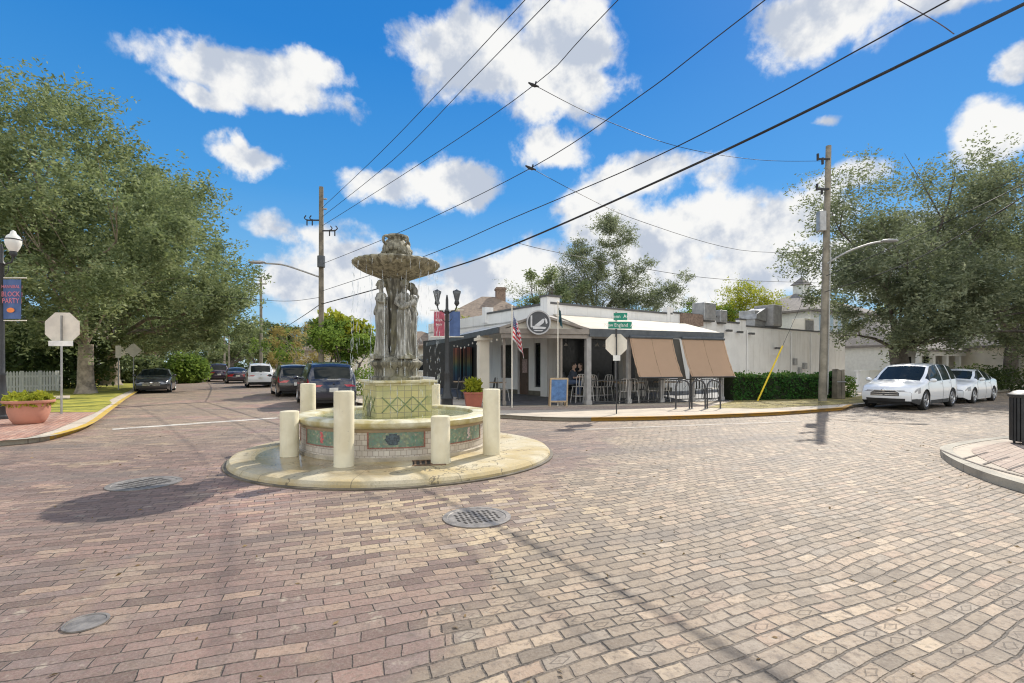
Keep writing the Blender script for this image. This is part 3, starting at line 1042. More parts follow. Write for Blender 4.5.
for k in range(4):
    mb = MB()
    a = FA + R(40) + k * math.pi / 2
    d = Vector((math.cos(a), math.sin(a), 0))
    pts = [d * .22 + Vector((0, 0, 3.72)), d * .30 + Vector((0, 0, 3.76)), d * .30 + Vector((0, 0, 3.85)), d * .20 + Vector((0, 0, 3.89)), d * .15 + Vector((0, 0, 3.86))]
    mb.tube(smooth_line(pts, 3), .026, 8)
    mb.build('handle', M['stone_bowl'], uo, smooth=60)
mb = MB()
rg = random.Random(5)
for k in range(22):
    a = 2 * math.pi * k / 22
    c = Vector((.262 * math.cos(a), .262 * math.sin(a), 3.60 + .05 * math.sin(3 * a)))
    mb.ell(c, .04, .04, .05, 8, 6)
mb.build('garland', M['stone_bowl'], uo, smooth=60)

# thin falls of water dripping from the bowl's rim
m, t = newmat('falling_water')
bs = t.n('ShaderNodeBsdfPrincipled', None, Base_Color=(.86, .90, .92), Roughness=.08, Alpha=.55)
bs.inputs['Transmission Weight'].default_value = .5
bs.inputs['IOR'].default_value = 1.33
t.out(bs)
M['fall'] = m
mb = MB()
rg = random.Random(11)
for k in range(46):
    a = rg.uniform(0, 2 * math.pi)
    r0 = rg.uniform(.76, .80)
    ztop = 3.36
    z1 = ztop
    while z1 > .6:
        ln = rg.uniform(.03, .20)
        gap = rg.uniform(.04, .30)
        rr = r0 + (ztop - z1) * .02
        q0 = Vector((rr * math.cos(a), rr * math.sin(a), z1))
        mb.tube([q0, q0 - Vector((0, 0, ln * .4)), q0 - Vector((0, 0, ln))], [.001, rg.uniform(.003, .006), .001], 5, cap=False)
        z1 -= ln + gap
for a in (FA + R(20), FA + R(58), FA - R(30)):
    mb.tube([(.5 * math.cos(a), .5 * math.sin(a), 3.2), (.42 * math.cos(a), .42 * math.sin(a), 2.5), (.43 * math.cos(a), .43 * math.sin(a), 1.3)], [.004, .006, .009], 6)
tag(mb.build('water_drops', M['fall'], fo, smooth=60), kind='stuff')

# drain grate and clean-out cap on the island
dg_ = thing('drain_grate', 'square rusty drain grate let into the wet island at the basin wall', 'drain grate', (-1.27, 7.62, .125), .2)
mb = MB()
for i in range(6):
    mb.box(-.2 + i * .08, 0, .004, .03, .36, .012)
mb.box(0, .19, .004, .5, .03, .014)
mb.box(0, -.19, .004, .5, .03, .014)
mb.build('bars', pmat('rust', (.16, .10, .06), .8, var=.4, scale=12), dg_)
MB().box(0, 0, -.001, .48, .36, .003).build('sump', M['iron_dark'], dg_)
MB().lathe([(.05, 0), (.052, .05), (.035, .085), (.0, .09)], n=14).build('pipe_cap', M['cream_paint'], None, smooth=40).location = (-.98, 7.62, .125)
tag(bpy.data.objects['pipe_cap'], 'small cream pipe cap at the foot of the basin wall beside the front bollard', 'pipe cap')

# bollards
BL = [(289.5, 457.5, 411, 'short cream bollard furthest left on the wet part of the fountain island'),
      (344, 467.5, 391, 'tall cream bollard nearest the photographer, before the left half of the basin'),
      (440.5, 464.5, 416, 'short cream bollard in front of the right half of the tiled basin'),
      (491.5, 455.5, 389, 'tall cream bollard at the right edge of the basin in full sun'),
      (308, None, 383.5, 'tall cream bollard behind the left rim of the basin before the dark blue car'),
      (433.5, None, 384, 'tall cream bollard mostly hidden behind the tiled pedestal')]
for i, (px, by, ty, lab) in enumerate(BL):
    if by:
        x, y = G(px, by - 1.5, .12)
    else:
        y = (10.0, 11.2)[i - 4]
        x = X(px, y)
    h = Z(ty, y) - .12
    mb = MB()
    mb.lathe([(.148, 0), (.146, .02), (.146, h - .02), (.138, h - .004), (.12, h), (0, h + .004)], n=32)
    o = mb.build('bollard', M['cream_paint'], None, smooth=40)
    o.location = (x, y, .122)
    tag(o, lab, 'bollard', 'bollards round the fountain')


# ---------------------------------------------------------------- trees
def leaf_material(name, a, b, c, trans=.40, rough=.7, vs=.7):
    m, t = newmat(name)
    P = t.obj()
    rnd = t.n('ShaderNodeNewGeometry').outputs['Random Per Island']
    f = t.m('ADD', t.m('MULTIPLY', t.step(t.noise(P, vs, 3, .6), .3, .7), .45), t.m('MULTIPLY', rnd, .35))
    f = t.m('ADD', f, t.m('MULTIPLY', t.step(t.noise(P, vs * 3.5, 2, .6), .35, .65), .30))
    k = t.ramp(f, [(0, a), (.5, b), (1.0, c)])
    bs = t.n('ShaderNodeBsdfPrincipled', None, Base_Color=k, Roughness=rough)
    bs.inputs['Specular IOR Level'].default_value = .15
    tr = t.n('ShaderNodeBsdfTranslucent', None, Color=t.mix(.4, k, (.28, .34, .09)))
    t.out(t.n('ShaderNodeMixShader', None, i0=trans, i1=bs, i2=tr))
    return m


M['oak'] = leaf_material('oak_leaves', (.045, .068, .036), (.175, .222, .112), (.43, .465, .25))
M['oak_grey'] = leaf_material('grey_oak_leaves', (.050, .066, .046), (.165, .192, .125), (.39, .41, .27))
M['green'] = leaf_material('fresh_leaves', (.05, .10, .02), (.13, .22, .035), (.28, .38, .06), .45)
M['lime'] = leaf_material('lime_leaves', (.16, .20, .02), (.36, .38, .03), (.52, .48, .04), .45)
M['gold'] = leaf_material('golden_leaves', (.20, .14, .05), (.38, .28, .10), (.46, .38, .16), .4)
M['deep'] = leaf_material('deep_leaves', (.022, .040, .018), (.045, .075, .028), (.09, .12, .04), .3)
M['hedge'] = leaf_material('hedge_leaves', (.015, .05, .012), (.030, .10, .022), (.06, .17, .04), .3, vs=3)
M['moss'] = leaf_material('hanging_moss', (.16, .16, .12), (.24, .24, .19), (.33, .32, .26), .4)
M['bark'] = pmat('bark', (.27, .225, .175), .95, var=.45, scale=3, bump=.04, bscale=9)
M['bark_dark'] = pmat('bark_dark', (.11, .095, .08), .95, var=.4, scale=3, bump=.04, bscale=9)


def leaf_cards(pts, size, rng, flat=.5, aspect=.5, droop=0.0):
    """One small four-cornered leaf per point; returns verts, faces."""
    n = len(pts)
    d = rng.normal(size=(n, 3))
    d[:, 2] *= flat
    d[:, 2] -= droop
    d /= np.linalg.norm(d, axis=1)[:, None] + 1e-9
    r = rng.normal(size=(n, 3))
    s_ = np.cross(d, r)
    s_ /= np.linalg.norm(s_, axis=1)[:, None] + 1e-9
    L = size * rng.uniform(.6, 1.35, n)[:, None]
    V = np.empty((n, 4, 3))
    V[:, 0] = pts
    V[:, 1] = pts + d * L * .5 + s_ * L * aspect * .5
    V[:, 2] = pts + d * L
    V[:, 3] = pts + d * L * .5 - s_ * L * aspect * .5
    return V.reshape(-1, 3)


def quad_mesh(name, V, mat, parent):
    n = len(V) // 4
    me = bpy.data.meshes.new(name)
    me.vertices.add(n * 4)
    me.vertices.foreach_set('co', V.astype(np.float32).ravel())
    me.loops.add(n * 4)
    me.loops.foreach_set('vertex_index', np.arange(n * 4, dtype=np.int32))
    me.polygons.add(n)
    me.polygons.foreach_set('loop_start', np.arange(0, n * 4, 4, dtype=np.int32))
    me.polygons.foreach_set('loop_total', np.full(n, 4, dtype=np.int32))
    me.materials.append(mat)
    me.update(calc_edges=True)
    o = bpy.data.objects.new(name, me)
    C.objects.link(o)
    if parent is not None:
        o.parent = parent
    return o


def tree(name, label, x, y, blobs, trunk_r, n, size, mat, seed, bark='bark', group=None, clump=.2, fork=.35, z0=.1, limbs=14, lean=(0, 0), per=26,
         moss=0, cat='tree', shell=.55, multi=0, thick=1.0):
    """blobs: (dx, dy, z, rx, ry, rz) ellipsoids relative to the trunk foot; leaves gather in clumps through them."""
    rng = np.random.default_rng(seed)
    root = thing(name, label, cat, (x, y, z0), 0, group)
    B = np.array(blobs, float)
    vol = B[:, 3] * B[:, 4] * B[:, 5]
    # boughs through each mass, twigs round each bough, leaves along each twig
    ncl = max(26, n // 620)
    pick = rng.choice(len(B), ncl, p=vol ** .75 / (vol ** .75).sum())
    d = rng.normal(size=(ncl, 3))
    d /= np.linalg.norm(d, axis=1)[:, None]
    rad = rng.uniform(shell, 1.10, ncl) ** .8
    ctr = B[pick, :3] + d * rad[:, None] * B[pick, 3:]
    cs = clump * (vol[pick] ** (1 / 3)) * rng.uniform(.6, 1.3, ncl)
    ntw = max(ncl * 4, n // per)
    kb = rng.integers(0, ncl, ntw)
    o1 = rng.normal(size=(ntw, 3)) * .50
    o1[:, 2] *= .6
    tw = ctr[kb] + o1 * cs[kb][:, None]
    out = d[kb] * .8 + o1 * .5 + rng.normal(size=(ntw, 3)) * .6
    out[:, 2] += .25
    out /= np.linalg.norm(out, axis=1)[:, None]
    tl = cs[kb] * rng.uniform(.4, 1.35, ntw)
    k = rng.integers(0, ntw, n)
    f = rng.uniform(0, 1, n)
    pts = tw[k] + out[k] * (f * tl[k])[:, None]
    pts[:, 2] -= .18 * tl[k] * f * f
    pts += rng.normal(size=(n, 3)) * (.10 * cs[kb][k] * (1.15 - f) + .4 * size)[:, None]
    quad_mesh('crown', leaf_cards(pts, size, rng, .6, .42), mat, root)
    # trunk with limbs that reach into the crown
    mb = MB()
    top = B[:, 2].max()
    low = (B[:, 2] - B[:, 5]).min()
    fz = max(low * .95, top * fork)
    fz = min(fz, top * .6)
    rr = random.Random(seed)
    stems = [(0, 0)] if not multi else [(.16 * math.cos(q * 6.283 / multi), .16 * math.sin(q * 6.283 / multi)) for q in range(multi)]
    heads = []
    for sx, sy in stems:
        tip = Vector((lean[0] + sx * 6 * multi * .22, lean[1] + sy * 6 * multi * .22, fz))
        tp = [Vector((sx, sy, -.15)), Vector((sx * 1.1, sy * 1.1, .25)), Vector((sx, sy, 0)).lerp(tip, .45) + Vector((rr.uniform(-.1, .1), rr.uniform(-.1, .1), 0)) * trunk_r * 2, tip]
        tr_ = trunk_r * (1 if not multi else .5)
        mb.tube(smooth_line(tp, 3), [tr_ * (1.45 - .52 * min(1, i / 4) - .22 * i / 9) for i in range(10)], 12)
        heads.append((tip, tr_ * .72))
    order = sorted(range(ncl), key=lambda i: rr.random())[:limbs]
    for j, i in enumerate(order):
        h, hr = heads[j % len(heads)]
        e = Vector(ctr[i])
        s_ = h + Vector((0, 0, -rr.uniform(0, .12) * fz))
        mid = s_.lerp(e, .45) + Vector((rr.uniform(-.4, .4), rr.uniform(-.4, .4), rr.uniform(.1, .7))) * (e - s_).length * .16
        m2 = s_.lerp(e, .75) + Vector((rr.uniform(-.4, .4), rr.uniform(-.4, .4), rr.uniform(-.1, .4))) * (e - s_).length * .12
        pts_ = smooth_line([s_, mid, m2, e], 3)
        r0 = hr * rr.uniform(.3, .62) * thick
        mb.tube(pts_, [r0 * (1 - .88 * q / (len(pts_) - 1)) for q in range(len(pts_))], 7)
        for _ in range(2):                      # twigs
            e2 = e + Vector((rr.uniform(-1, 1), rr.uniform(-1, 1), rr.uniform(-.3, .8))) * cs[i] * 2.2
            mb.tube([m2, m2.lerp(e2, .5) + Vector((0, 0, .1)), e2], [r0 * .3, r0 * .2, r0 * .06], 5)
    mb.build('trunk', M[bark], root, smooth=60)
    if moss:
        mp = []
        for i in rng.choice(ncl, moss):
            ln = rng.uniform(.8, 2.6) * size * 4
            q = int(26 * ln)
            zz = rng.uniform(0, 1, q)
            p = np.repeat(ctr[i][None], q, 0)
            w_ = (1 - zz)[:, None] * .35
            p = p + rng.normal(size=(q, 3)) * np.concatenate([w_, w_, 0 * w_], 1) * size * 2.2
            p[:, 2] -= zz * ln
            mp.append(p)
        mp = np.concatenate(mp)
        quad_mesh('hanging_moss', leaf_cards(mp, size * 1.0, rng, .3, .25, 2.0), M['moss'], root)
    return root


def bush(name, label, x, y, blobs, n, size, mat, seed, group=None, z0=.1, cat='shrub', clump=.28):
    rng = np.random.default_rng(seed)
    B = np.array(blobs, float)
    vol = B[:, 3] * B[:, 4] * B[:, 5]
    k = rng.choice(len(B), n, p=vol / vol.sum())
    d = rng.normal(size=(n, 3))
    d /= np.linalg.norm(d, axis=1)[:, None]
    lump = 1 + .16 * np.sin(d[:, 0] * 7 + k) * np.sin(d[:, 1] * 6 + 2 * k) + .1 * np.sin(d[:, 2] * 11)
    p = B[k, :3] + d * (rng.uniform(.55, 1.0, n) * lump)[:, None] * B[k, 3:]
    p[:, 2] = np.abs(p[:, 2])
    root = thing(name, label, cat, (x, y, z0), 0, group)
    quad_mesh('foliage', leaf_cards(p, size, rng, .8), mat, root)
    mb = MB()
    rr = random.Random(seed)
    for b in B:
        for _ in range(3):
            mb.tube([(b[0] * .5 + rr.uniform(-.1, .1), b[1] * .5, -.05), (b[0] + rr.uniform(-.3, .3) * b[3], b[1] + rr.uniform(-.3, .3) * b[4], b[2] * .9)], [.04, .015], 6)
    mb.build('stems', M['bark_dark'], root)
    return root


# the two great oaks on the left pavement
tree('oak_tree', 'huge spreading oak on the left lawn, nearest trunk right of the white fence', -23.0, 27.0,
     [(-7, -1, 8.5, 6.5, 5, 4.8), (-2.5, -1, 12.6, 5.4, 4.6, 3.9), (1.8, -1.5, 9.6, 4.6, 4.2, 3.8), (-6, -3.0, 13.4, 4.4, 4, 3.8), (0, -3.5, 6.0, 4.8, 3.6, 2.6), (-6.5, -4, 5.6, 4.6, 3.2, 2.4), (4.8, -1.0, 7.2, 3.2, 3.2, 2.4), (-11, 0, 13, 5, 4, 5), (-4, 1, 4.4, 4, 2, 1.6), (-5, -2.5, 4.6, 4.5, 2.5, 1.9), (-2, -3, 9, 4, 3.5, 3)],
     .46, 150000, .20, M['oak'], 21, limbs=16, thick=.55, clump=.28, fork=.2, per=22)
tree('oak_tree', 'second large oak on the left lawn, behind the nearest trunk and the stop sign', -31.0, 38.6,
     [(4.5, -2, 10.0, 5.6, 5, 4.6), (8.8, -4, 8.4, 4.0, 4.0, 3.8), (0, 0, 12, 6.0, 5, 4.6), (6, -4, 5.0, 5.4, 3.6, 2.6), (10.6, -5, 5.6, 3.0, 3.2, 2.6), (4.5, -2, 13.4, 3.0, 3, 2.0), (12.2, -5.0, 6.4, 1.8, 2.2, 2.4), (2, -2, 5.2, 4, 3, 2.2)],
     .70, 85000, .25, M['oak'], 22, limbs=14, thick=.7, clump=.28, fork=.22, per=22)
tree('oak_tree', 'pale oak overhanging the far left kerb beyond the parked dark sedan', -41, 55,
     [(4, -2, 7.5, 6.5, 5, 4.2), (8.5, -3, 6.2, 4.5, 4, 3.2), (0, 0, 8, 6, 5, 4)], .5, 30000, .32, M['oak'], 23, limbs=14, fork=.25, per=22)
for i, (x, y, s) in enumerate([(-52, 72, 1.0), (-66, 93, 1.15), (-84, 118, 1.3)]):
    tree('oak_tree', ['street oak far along the left kerb, first past the pale overhanging oak', 'street oak farther along the left kerb where the street narrows', 'street oak near the far end of the left kerb'][i],
         x, y, [(2 * s, 0, 7.4 * s, 6 * s, 5 * s, 4 * s), (7 * s, -1, 7.0 * s, 4 * s, 4 * s, 3.2 * s), (-4 * s, 0, 7.6 * s, 5 * s, 4 * s, 4 * s)], .5, 12000, .45 * s, M['oak'], 31 + i, limbs=8, fork=.25,
         group='street oaks along the left kerb')
# greenery behind the white fence
for i, (x, y, w_, h_) in enumerate([(-31.5, 33, 4.5, 5.2), (-38, 36, 5, 6.0), (-33.5, 45, 2.4, 2.6), (-30.2, 46.5, 1.1, 2.9)]):
    bush('garden_shrub', ['tall dark shrub behind the white picket fence', 'dark shrub mass behind the fence at the frame edge', 'fresh green shrub in the garden between the two oak trunks', 'fresh green shrub just above the roof of the dark sedan'][i], x, y,
         [(0, 0, h_ * .45, w_, 2.2, h_ * .5), (w_ * .5, .4, h_ * .35, w_ * .6, 2, h_ * .4)], 7000, .34, M[['deep', 'deep', 'oak', 'green'][i]], 41 + i)

# far trees closing the left street, one by one
far_trees = [(-108, 150, 13, 'deep', 'dark'), (-90, 160, 15, 'deep', 'dark'), (-76, 150, 15, 'deep', 'tall dark'), (-66, 128, 12, 'deep', 'dark'), (-52, 118, 14, 'deep', 'broad dark'),
             (-44, 100, 10, 'deep', 'dark'), (-128, 178, 14, 'oak', 'olive'), (-104, 186, 15, 'oak', 'olive'), (-36, 92, 8.5, 'oak', 'olive'), (-47, 84, 9.5, 'oak', 'olive leaning')]
far_lab = ['dark tree at the left end of the distant street, over the farthest parked cars', 'dark tree filling the end of the distant street', 'tall dark tree above the utility poles of the distant street',
           'dark tree right of the distant street between two thin poles', 'broad dark tree behind the thin pole left of the white pick-up style car', 'dark tree behind the golden crape myrtle',
           'olive tree at the vanishing point of the left street', 'olive tree closing the left street, right of its vanishing point', 'olive tree low behind the round green tree', 'leaning olive tree right of the distant parked cars']
for i, (x, y, h, mt, _) in enumerate(far_trees):
    tree('distant_tree', far_lab[i], x, y, [(0, 0, h * .62, h * .42, h * .36, h * .34), (h * .3, 0, h * .5, h * .28, h * .25, h * .26), (-h * .28, 0, h * .48, h * .3, h * .25, h * .28)], .35,
         5200, .045 * h + .1, M[mt], 60 + i, limbs=6, bark='bark_dark', group='far trees closing the left street', per=22)
bush('far_wood', 'dark belt of woodland closing the far end of the left street', -115, 215,
     [(0, 0, 5, 30, 5, 7), (35, -10, 5, 25, 5, 6.5), (65, -25, 4, 26, 5, 6), (95, -40, 4, 26, 5, 6)], 9000, 1.5, M['deep'], 77, cat='woodland')

# right side of the left street
tree('round_tree', 'small round bright green tree with several stems behind the dark blue car', -9.2, 27.6,
     [(0, 0, 2.9, 1.35, 1.25, 1.1), (.75, 0, 2.7, 1.0, 1, .9), (-.8, 0, 2.7, .95, 1, .9)], .16, 11000, .20, M['green'], 81, limbs=12, multi=4, fork=.35, clump=.36, per=14, bark='bark_dark')
bush('palm_fronds', 'yellow green spiky fronds rising over the small round tree', -9.6, 28.4, [(-.5, 0, 3.8, 1.0, .8, .8), (.4, 0, 3.4, 1.2, 1, .8)], 1100, .38, M['lime'], 82, cat='palm')
tree('crape_myrtle', 'golden autumn crape myrtle between the utility pole and the parked cars', -17.0, 40,
     [(0, 0, 3.2, 2.6, 2, 1.7), (1.8, 0, 2.8, 1.6, 1.4, 1.3), (-1.6, 0, 2.6, 1.5, 1.4, 1.2)], .14, 3800, .20, M['gold'], 83, limbs=18, multi=4, fork=.3, clump=.25, per=10)
tree('crape_myrtle', 'bright green sapling behind the white car, left of the golden tree', -24.5, 52,
     [(0, 0, 3.4, 2.0, 1.8, 2.0)], .12, 2600, .26, M['green'], 84, limbs=8, fork=.3)
bush('roadside_shrub', 'dark clipped shrub behind the black car', -12.2, 33.8, [(0, 0, .9, 1.6, .9, 1.0), (-2.6, 3.6, .9, 1.0, .9, .9)], 2600, .18, M['deep'], 85)
bush('roadside_shrub', 'pale green shrub between the dark blue car and the fountain pedestal', -6.4, 24.5, [(0, 0, .8, 1.0, .7, .9), (-1.2, .8, .7, .9, .6, .8)], 2200, .14, M['green'], 86)
tree('palm_tree', 'yellow green tree seen between the statues and the lamp post', -4.6, 42, [(0, 0, 4.2, 1.5, 1.2, 1.6)], .14, 1500, .4, M['lime'], 87, limbs=8)

# behind the restaurant
tree('mossy_oak', 'tall airy oak hung with grey moss rising over the restaurant roof', 9.2, 55,
     [(-5.0, 0, 9.8, 2.8, 2.5, 2.8), (-1.8, 0, 13.6, 2.2, 2.2, 2.0), (2.2, 0, 16.0, 2.2, 2.0, 1.7), (5.4, 0, 14.6, 1.8, 2, 1.5), (4.0, 0, 11.0, 2.4, 2.0, 2.0), (-1.5, 0, 8.6, 3.4, 2.5, 2.6), (9.0, 0, 9.2, 2.0, 1.8, 2.0), (6.6, 0, 9.0, 2.2, 2, 2.2), (2.5, 0, 8.0, 3.4, 2.4, 2.2), (1.0, 0, 12.4, 2, 2, 1.8)],
     .42, 60000, .20, M['oak_grey'], 91, limbs=16, thick=.8, clump=.46, fork=.42, per=20, moss=18, bark='bark_dark', shell=.15)
tree('dark_tree', 'dense dark green tree behind the restaurant corner, left of the mossy oak', 3.6, 50,
     [(0, 0, 8.0, 2.4, 2, 3.4), (2.4, 0, 6.6, 2.4, 2, 3.0), (-1.0, 0, 5.4, 1.6, 1.6, 2.4)], .3, 7000, .32, M['oak'], 92, limbs=12, bark='bark_dark')
for i, (x, y, h, mt, lab) in enumerate([(24.4, 54, 10.3, 'lime', 'vivid yellow green tree behind the roof units'), (20.4, 54, 8.8, 'green', 'slim yellow green tree left of the vivid tree, over the parapet step'),
                                        (16.5, 60, 8.6, 'oak', 'olive tree at the foot of the mossy oak, behind the long parapet'), (44.5, 72, 9.5, 'lime', 'yellow green tree behind the utility pole and the cupola house')]):
    tree('garden_tree', lab, x, y, [(0, 0, h * .72, h * .30, h * .24, h * .24), (h * .22, 0, h * .62, h * .24, h * .2, h * .2), (-h * .2, 0, h * .6, h * .2, h * .2, h * .2)], .2, 15000, .24, M[mt], 95 + i, limbs=8, clump=.5, shell=.2)

# the oak over the white cars
tree('oak_tree', 'broad dark oak spreading over the two white parked cars', 23.8, 30.5,
     [(-3.4, 0, 8.4, 3.2, 4, 2.5), (-1.5, -2, 7.2, 3.2, 3, 2.0), (0, 0, 11.0, 4.6, 4.5, 2.8), (4.8, 1, 11.6, 5.0, 4.5, 2.8), (8.6, 2, 8.6, 4.6, 4, 3.4), (-2.6, -1.0, 5.2, 2.8, 3, 1.7), (1.5, -2.5, 4.8, 4.2, 3.0, 2.2), (6.5, -2, 4.2, 4.2, 3, 2.0), (4, -3.2, 6.2, 4, 2.5, 2.0), (-1.2, -3.6, 5.2, 2.8, 2.2, 2.0), (3.5, -4.2, 4.5, 3.2, 2, 1.9), (8, -4, 4.3, 4, 2.4, 2), (3, 3, 7.4, 5, 3.5, 2.5), (12.5, 3, 9.0, 4, 4, 4), (11, 0, 4.6, 3.5, 3, 1.8)],
     .62, 165000, .19, M['oak_grey'], 101, limbs=22, thick=.55, clump=.32, fork=.22, per=22, bark='bark_dark', lean=(-.3, 0), shell=.4)
tree('oak_tree', 'dark oak behind the white sedan at the right edge of the photo', 41, 41,
     [(0, 0, 9, 6, 5, 4), (-5, 0, 7, 4, 4, 2.6), (3, -3, 5.5, 5, 3, 2.2)], .6, 14000, .36, M['oak'], 102, limbs=18, bark='bark_dark', fork=.2)
for i, (x, y, h) in enumerate([(36, 66, 8), (47, 62, 9), (56, 60, 10), (66, 58, 10), (29, 74, 9)]):
    tree('yard_tree', ['dark yard tree behind the porch house', 'dark yard tree between the two porch houses', 'dark yard tree behind the far right porch', 'yard tree past the right edge of the far porch', 'dark yard tree behind the cupola house'][i],
         x, y, [(0, 0, h * .6, h * .45, h * .4, h * .38), (h * .35, 0, h * .45, h * .35, h * .3, h * .3)], .3, 5000, .42, M[['deep', 'oak'][i % 2]], 111 + i, limbs=8, bark='bark_dark')

# hedge beside the white wall
def hedge(label, a, b, th, h, n, seed):
    rng = np.random.default_rng(seed)
    a, b = Vector(a), Vector(b)
    L = (b - a).length
    p = np.empty((n, 3))
    p[:, 0] = rng.uniform(0, L, n)
    f = rng.integers(0, 3, n)
    yy = rng.uniform(-th / 2, th / 2, n)
    zz = rng.uniform(0, h, n)
    p[:, 1] = np.where(f == 0, -th / 2 + np.abs(rng.normal(0, .05, n)), np.where(f == 1, yy, th / 2 - np.abs(rng.normal(0, .05, n))))
    p[:, 2] = np.where(f == 1, h - np.abs(rng.normal(0, .05, n)), zz)
    p[:, 1] += .05 * np.sin(p[:, 0] * 3.1) * np.sin(p[:, 2] * 4)
    p[:, 2] += (.05 * np.sin(p[:, 0] * 2.3 + 1) + .04 * np.sin(p[:, 0] * 6.1) + .03 * np.sin(p[:, 0] * 13 + 2)) * p[:, 2] / h
    keep = rng.uniform(0, 1, n) < .78 + .22 * np.sin(p[:, 0] * 4.3 + p[:, 2] * 3)
    p = p[keep] + rng.normal(size=(keep.sum(), 3)) * np.where(rng.uniform(0, 1, keep.sum()) < .12, .09, .01)[:, None]
    root = thing('clipped_hedge', label, 'hedge', (a.x, a.y, .12), math.atan2((b - a).y, (b - a).x))
    quad_mesh('foliage', leaf_cards(p, .11, rng, 1, .7), M['hedge'], root)
    MB().bx(.08, L - .08, -th / 2 + .1, th / 2 - .1, .0, h - .1).build('twigs', pmat('hedge_twigs', (.02, .03, .012), 1), root)
    return root


hedge('long clipped green hedge in front of the white side wall', (9.35, 21.75), (14.9, 23.3), .8, 1.08, 9000, 5)
bush('hedge_shrub', 'single clipped shrub between the weathered post and the white crossover', 15.75, 23.6, [(0, 0, .5, .5, .4, .6)], 1500, .10, M['green'], 6)
bush('hedge_shrub', 'dark clipped shrub behind the white sedan', 29.5, 31.5, [(0, 0, .7, 2.0, .9, 1.0), (2.6, .8, .6, 1.6, .9, .9)], 3600, .16, M['deep'], 7)


# fallen leaves along the kerbs, on the street and the verge
def scatter_leaves():
    rng = np.random.default_rng(99)
    P = []
    lines = [(kl[3:-2], .35, 420), (kr[2:-2], .5, 420), (ks[2:-2], .3, 120)]
    for ln, wd, n in lines:
        ln = [Vector(q) for q in ln]
        for _ in range(n):
            i = rng.integers(0, len(ln) - 1)
            q = ln[i].lerp(ln[i + 1], rng.uniform())
            d = (ln[i + 1] - ln[i]).normalized()
            o = abs(rng.normal()) * wd + .03
            P.append((q.x + d.y * o, q.y - d.x * o, .009))
    for _ in range(420):
        P.append((rng.uniform(-9, 9), 2.4 + 14 * rng.uniform() ** 1.4, .009))
    for _ in range(500):
        P.append((rng.uniform(7.5, 14), rng.uniform(17.4, 21.5), .135))
    P = np.array(P)
    P = P[(np.hypot(P[:, 0] + 2.08, P[:, 1] - 9.22) > 2.95)]
    ok = ~((P[:, 2] > .1) & (P[:, 1] < 16.6 + (P[:, 0] - 7.5) * .38))
    P = P[ok]
    V = leaf_cards(P, .045, rng, .12, .5)
    V[:, 2] = np.maximum(V[:, 2], np.repeat(P[:, 2], 4) - .002)
    o = quad_mesh('fallen_leaves', V, leaf_material('dry_leaves', (.10, .06, .03), (.20, .13, .06), (.30, .22, .11), .1), None)
    tag(o, 'dry brown leaves scattered along the kerbs and over the bricks', 'leaves', None, 'stuff')


scatter_leaves()


# ---------------------------------------------------------------- cars
def paint(name, col, metal=.0, rough=.25):
    m, t = newmat(name)
    bs = t.n('ShaderNodeBsdfPrincipled', None, Base_Color=(*col, 1), Roughness=rough, Metallic=metal)
    bs.inputs['Coat Weight'].default_value = .8
    bs.inputs['Coat Roughness'].default_value = .06
    P = t.obj()
    d = t.step(t.sep(P)[2], .15, .6, .35, 0)
    c = t.mix(t.m('MULTIPLY', d, t.noise(P, 5, 3)), col, (.22, .19, .15))
    t.set(bs.inputs['Base Color'], c)
    t.out(bs)
    return m


M['car_glass'] = pmat('car_glass', (.014, .019, .019), .07, var=.1, spec=.2)
M['tyre'] = pmat('tyre_rubber', (.022, .021, .02), .85, var=.2)
M['alloy'] = pmat('alloy', (.52, .52, .53), .3, metal=.85, var=.05)
M['trim_black'] = pmat('trim_black', (.025, .025, .026), .5)
M['lamp_clear'] = pmat('lamp_clear', (.30, .31, .33), .12, var=.25, scale=9, spec=.6, coat=.6)
M['lamp_red'] = pmat('lamp_red', (.45, .02, .025), .15, var=.2, scale=20, coat=1)
M['plate'] = pmat('number_plate', (.62, .62, .58), .5)
M['chrome'] = pmat('chrome', (.65, .66, .68), .15, metal=.9, var=.05)
PAINTS = {'white': paint('paint_white', (.78, .79, .80)), 'navy': paint('paint_navy', (.018, .024, .045), .2), 'black': paint('paint_black', (.022, .022, .024), .1),
          'charcoal': paint('paint_charcoal', (.045, .047, .05), .3), 'silver': paint('paint_silver', (.42, .43, .44), .5), 'plum': paint('paint_plum', (.055, .035, .055), .3)}

KIND = {
    'suv': dict(L=4.6, W=1.86, H=1.70,
                zt=[(0, .50), (.012, .60), (.03, .66), (.075, .88), (.11, .955), (.2, .985), (.35, 1.0), (.50, .985), (.575, .95), (.76, .635), (.785, .617), (.87, .582), (.94, .54), (.98, .485), (1, .415)],
                belt=[(0, .47), (.03, .62), (.10, .645), (.70, .60), (.79, .545), (.95, .465), (1, .36)], roofw=.74, win=[(.085, .215), (.235, .42), (.44, .73)], ws=(.58, .76), rw=(.018, .085), wheel=.36, axles=(.19, .805), glass_rear=(.68, .93), sill=.14),
    'sedan': dict(L=4.65, W=1.82, H=1.45,
                  zt=[(0, .56), (.012, .66), (.04, .725), (.15, .755), (.20, .80), (.32, .955), (.42, 1.0), (.52, .99), (.58, .955), (.72, .70), (.75, .675), (.86, .635), (.95, .57), (.985, .50), (1, .44)],
                  belt=[(0, .50), (.04, .62), (.15, .665), (.70, .645), (.76, .59), (.95, .48), (1, .36)], roofw=.70, win=[(.235, .30), (.315, .455), (.475, .705)], ws=(.585, .715), rw=(.165, .315), wheel=.335, axles=(.20, .81), glass_rear=(0, 0), sill=.13),
}


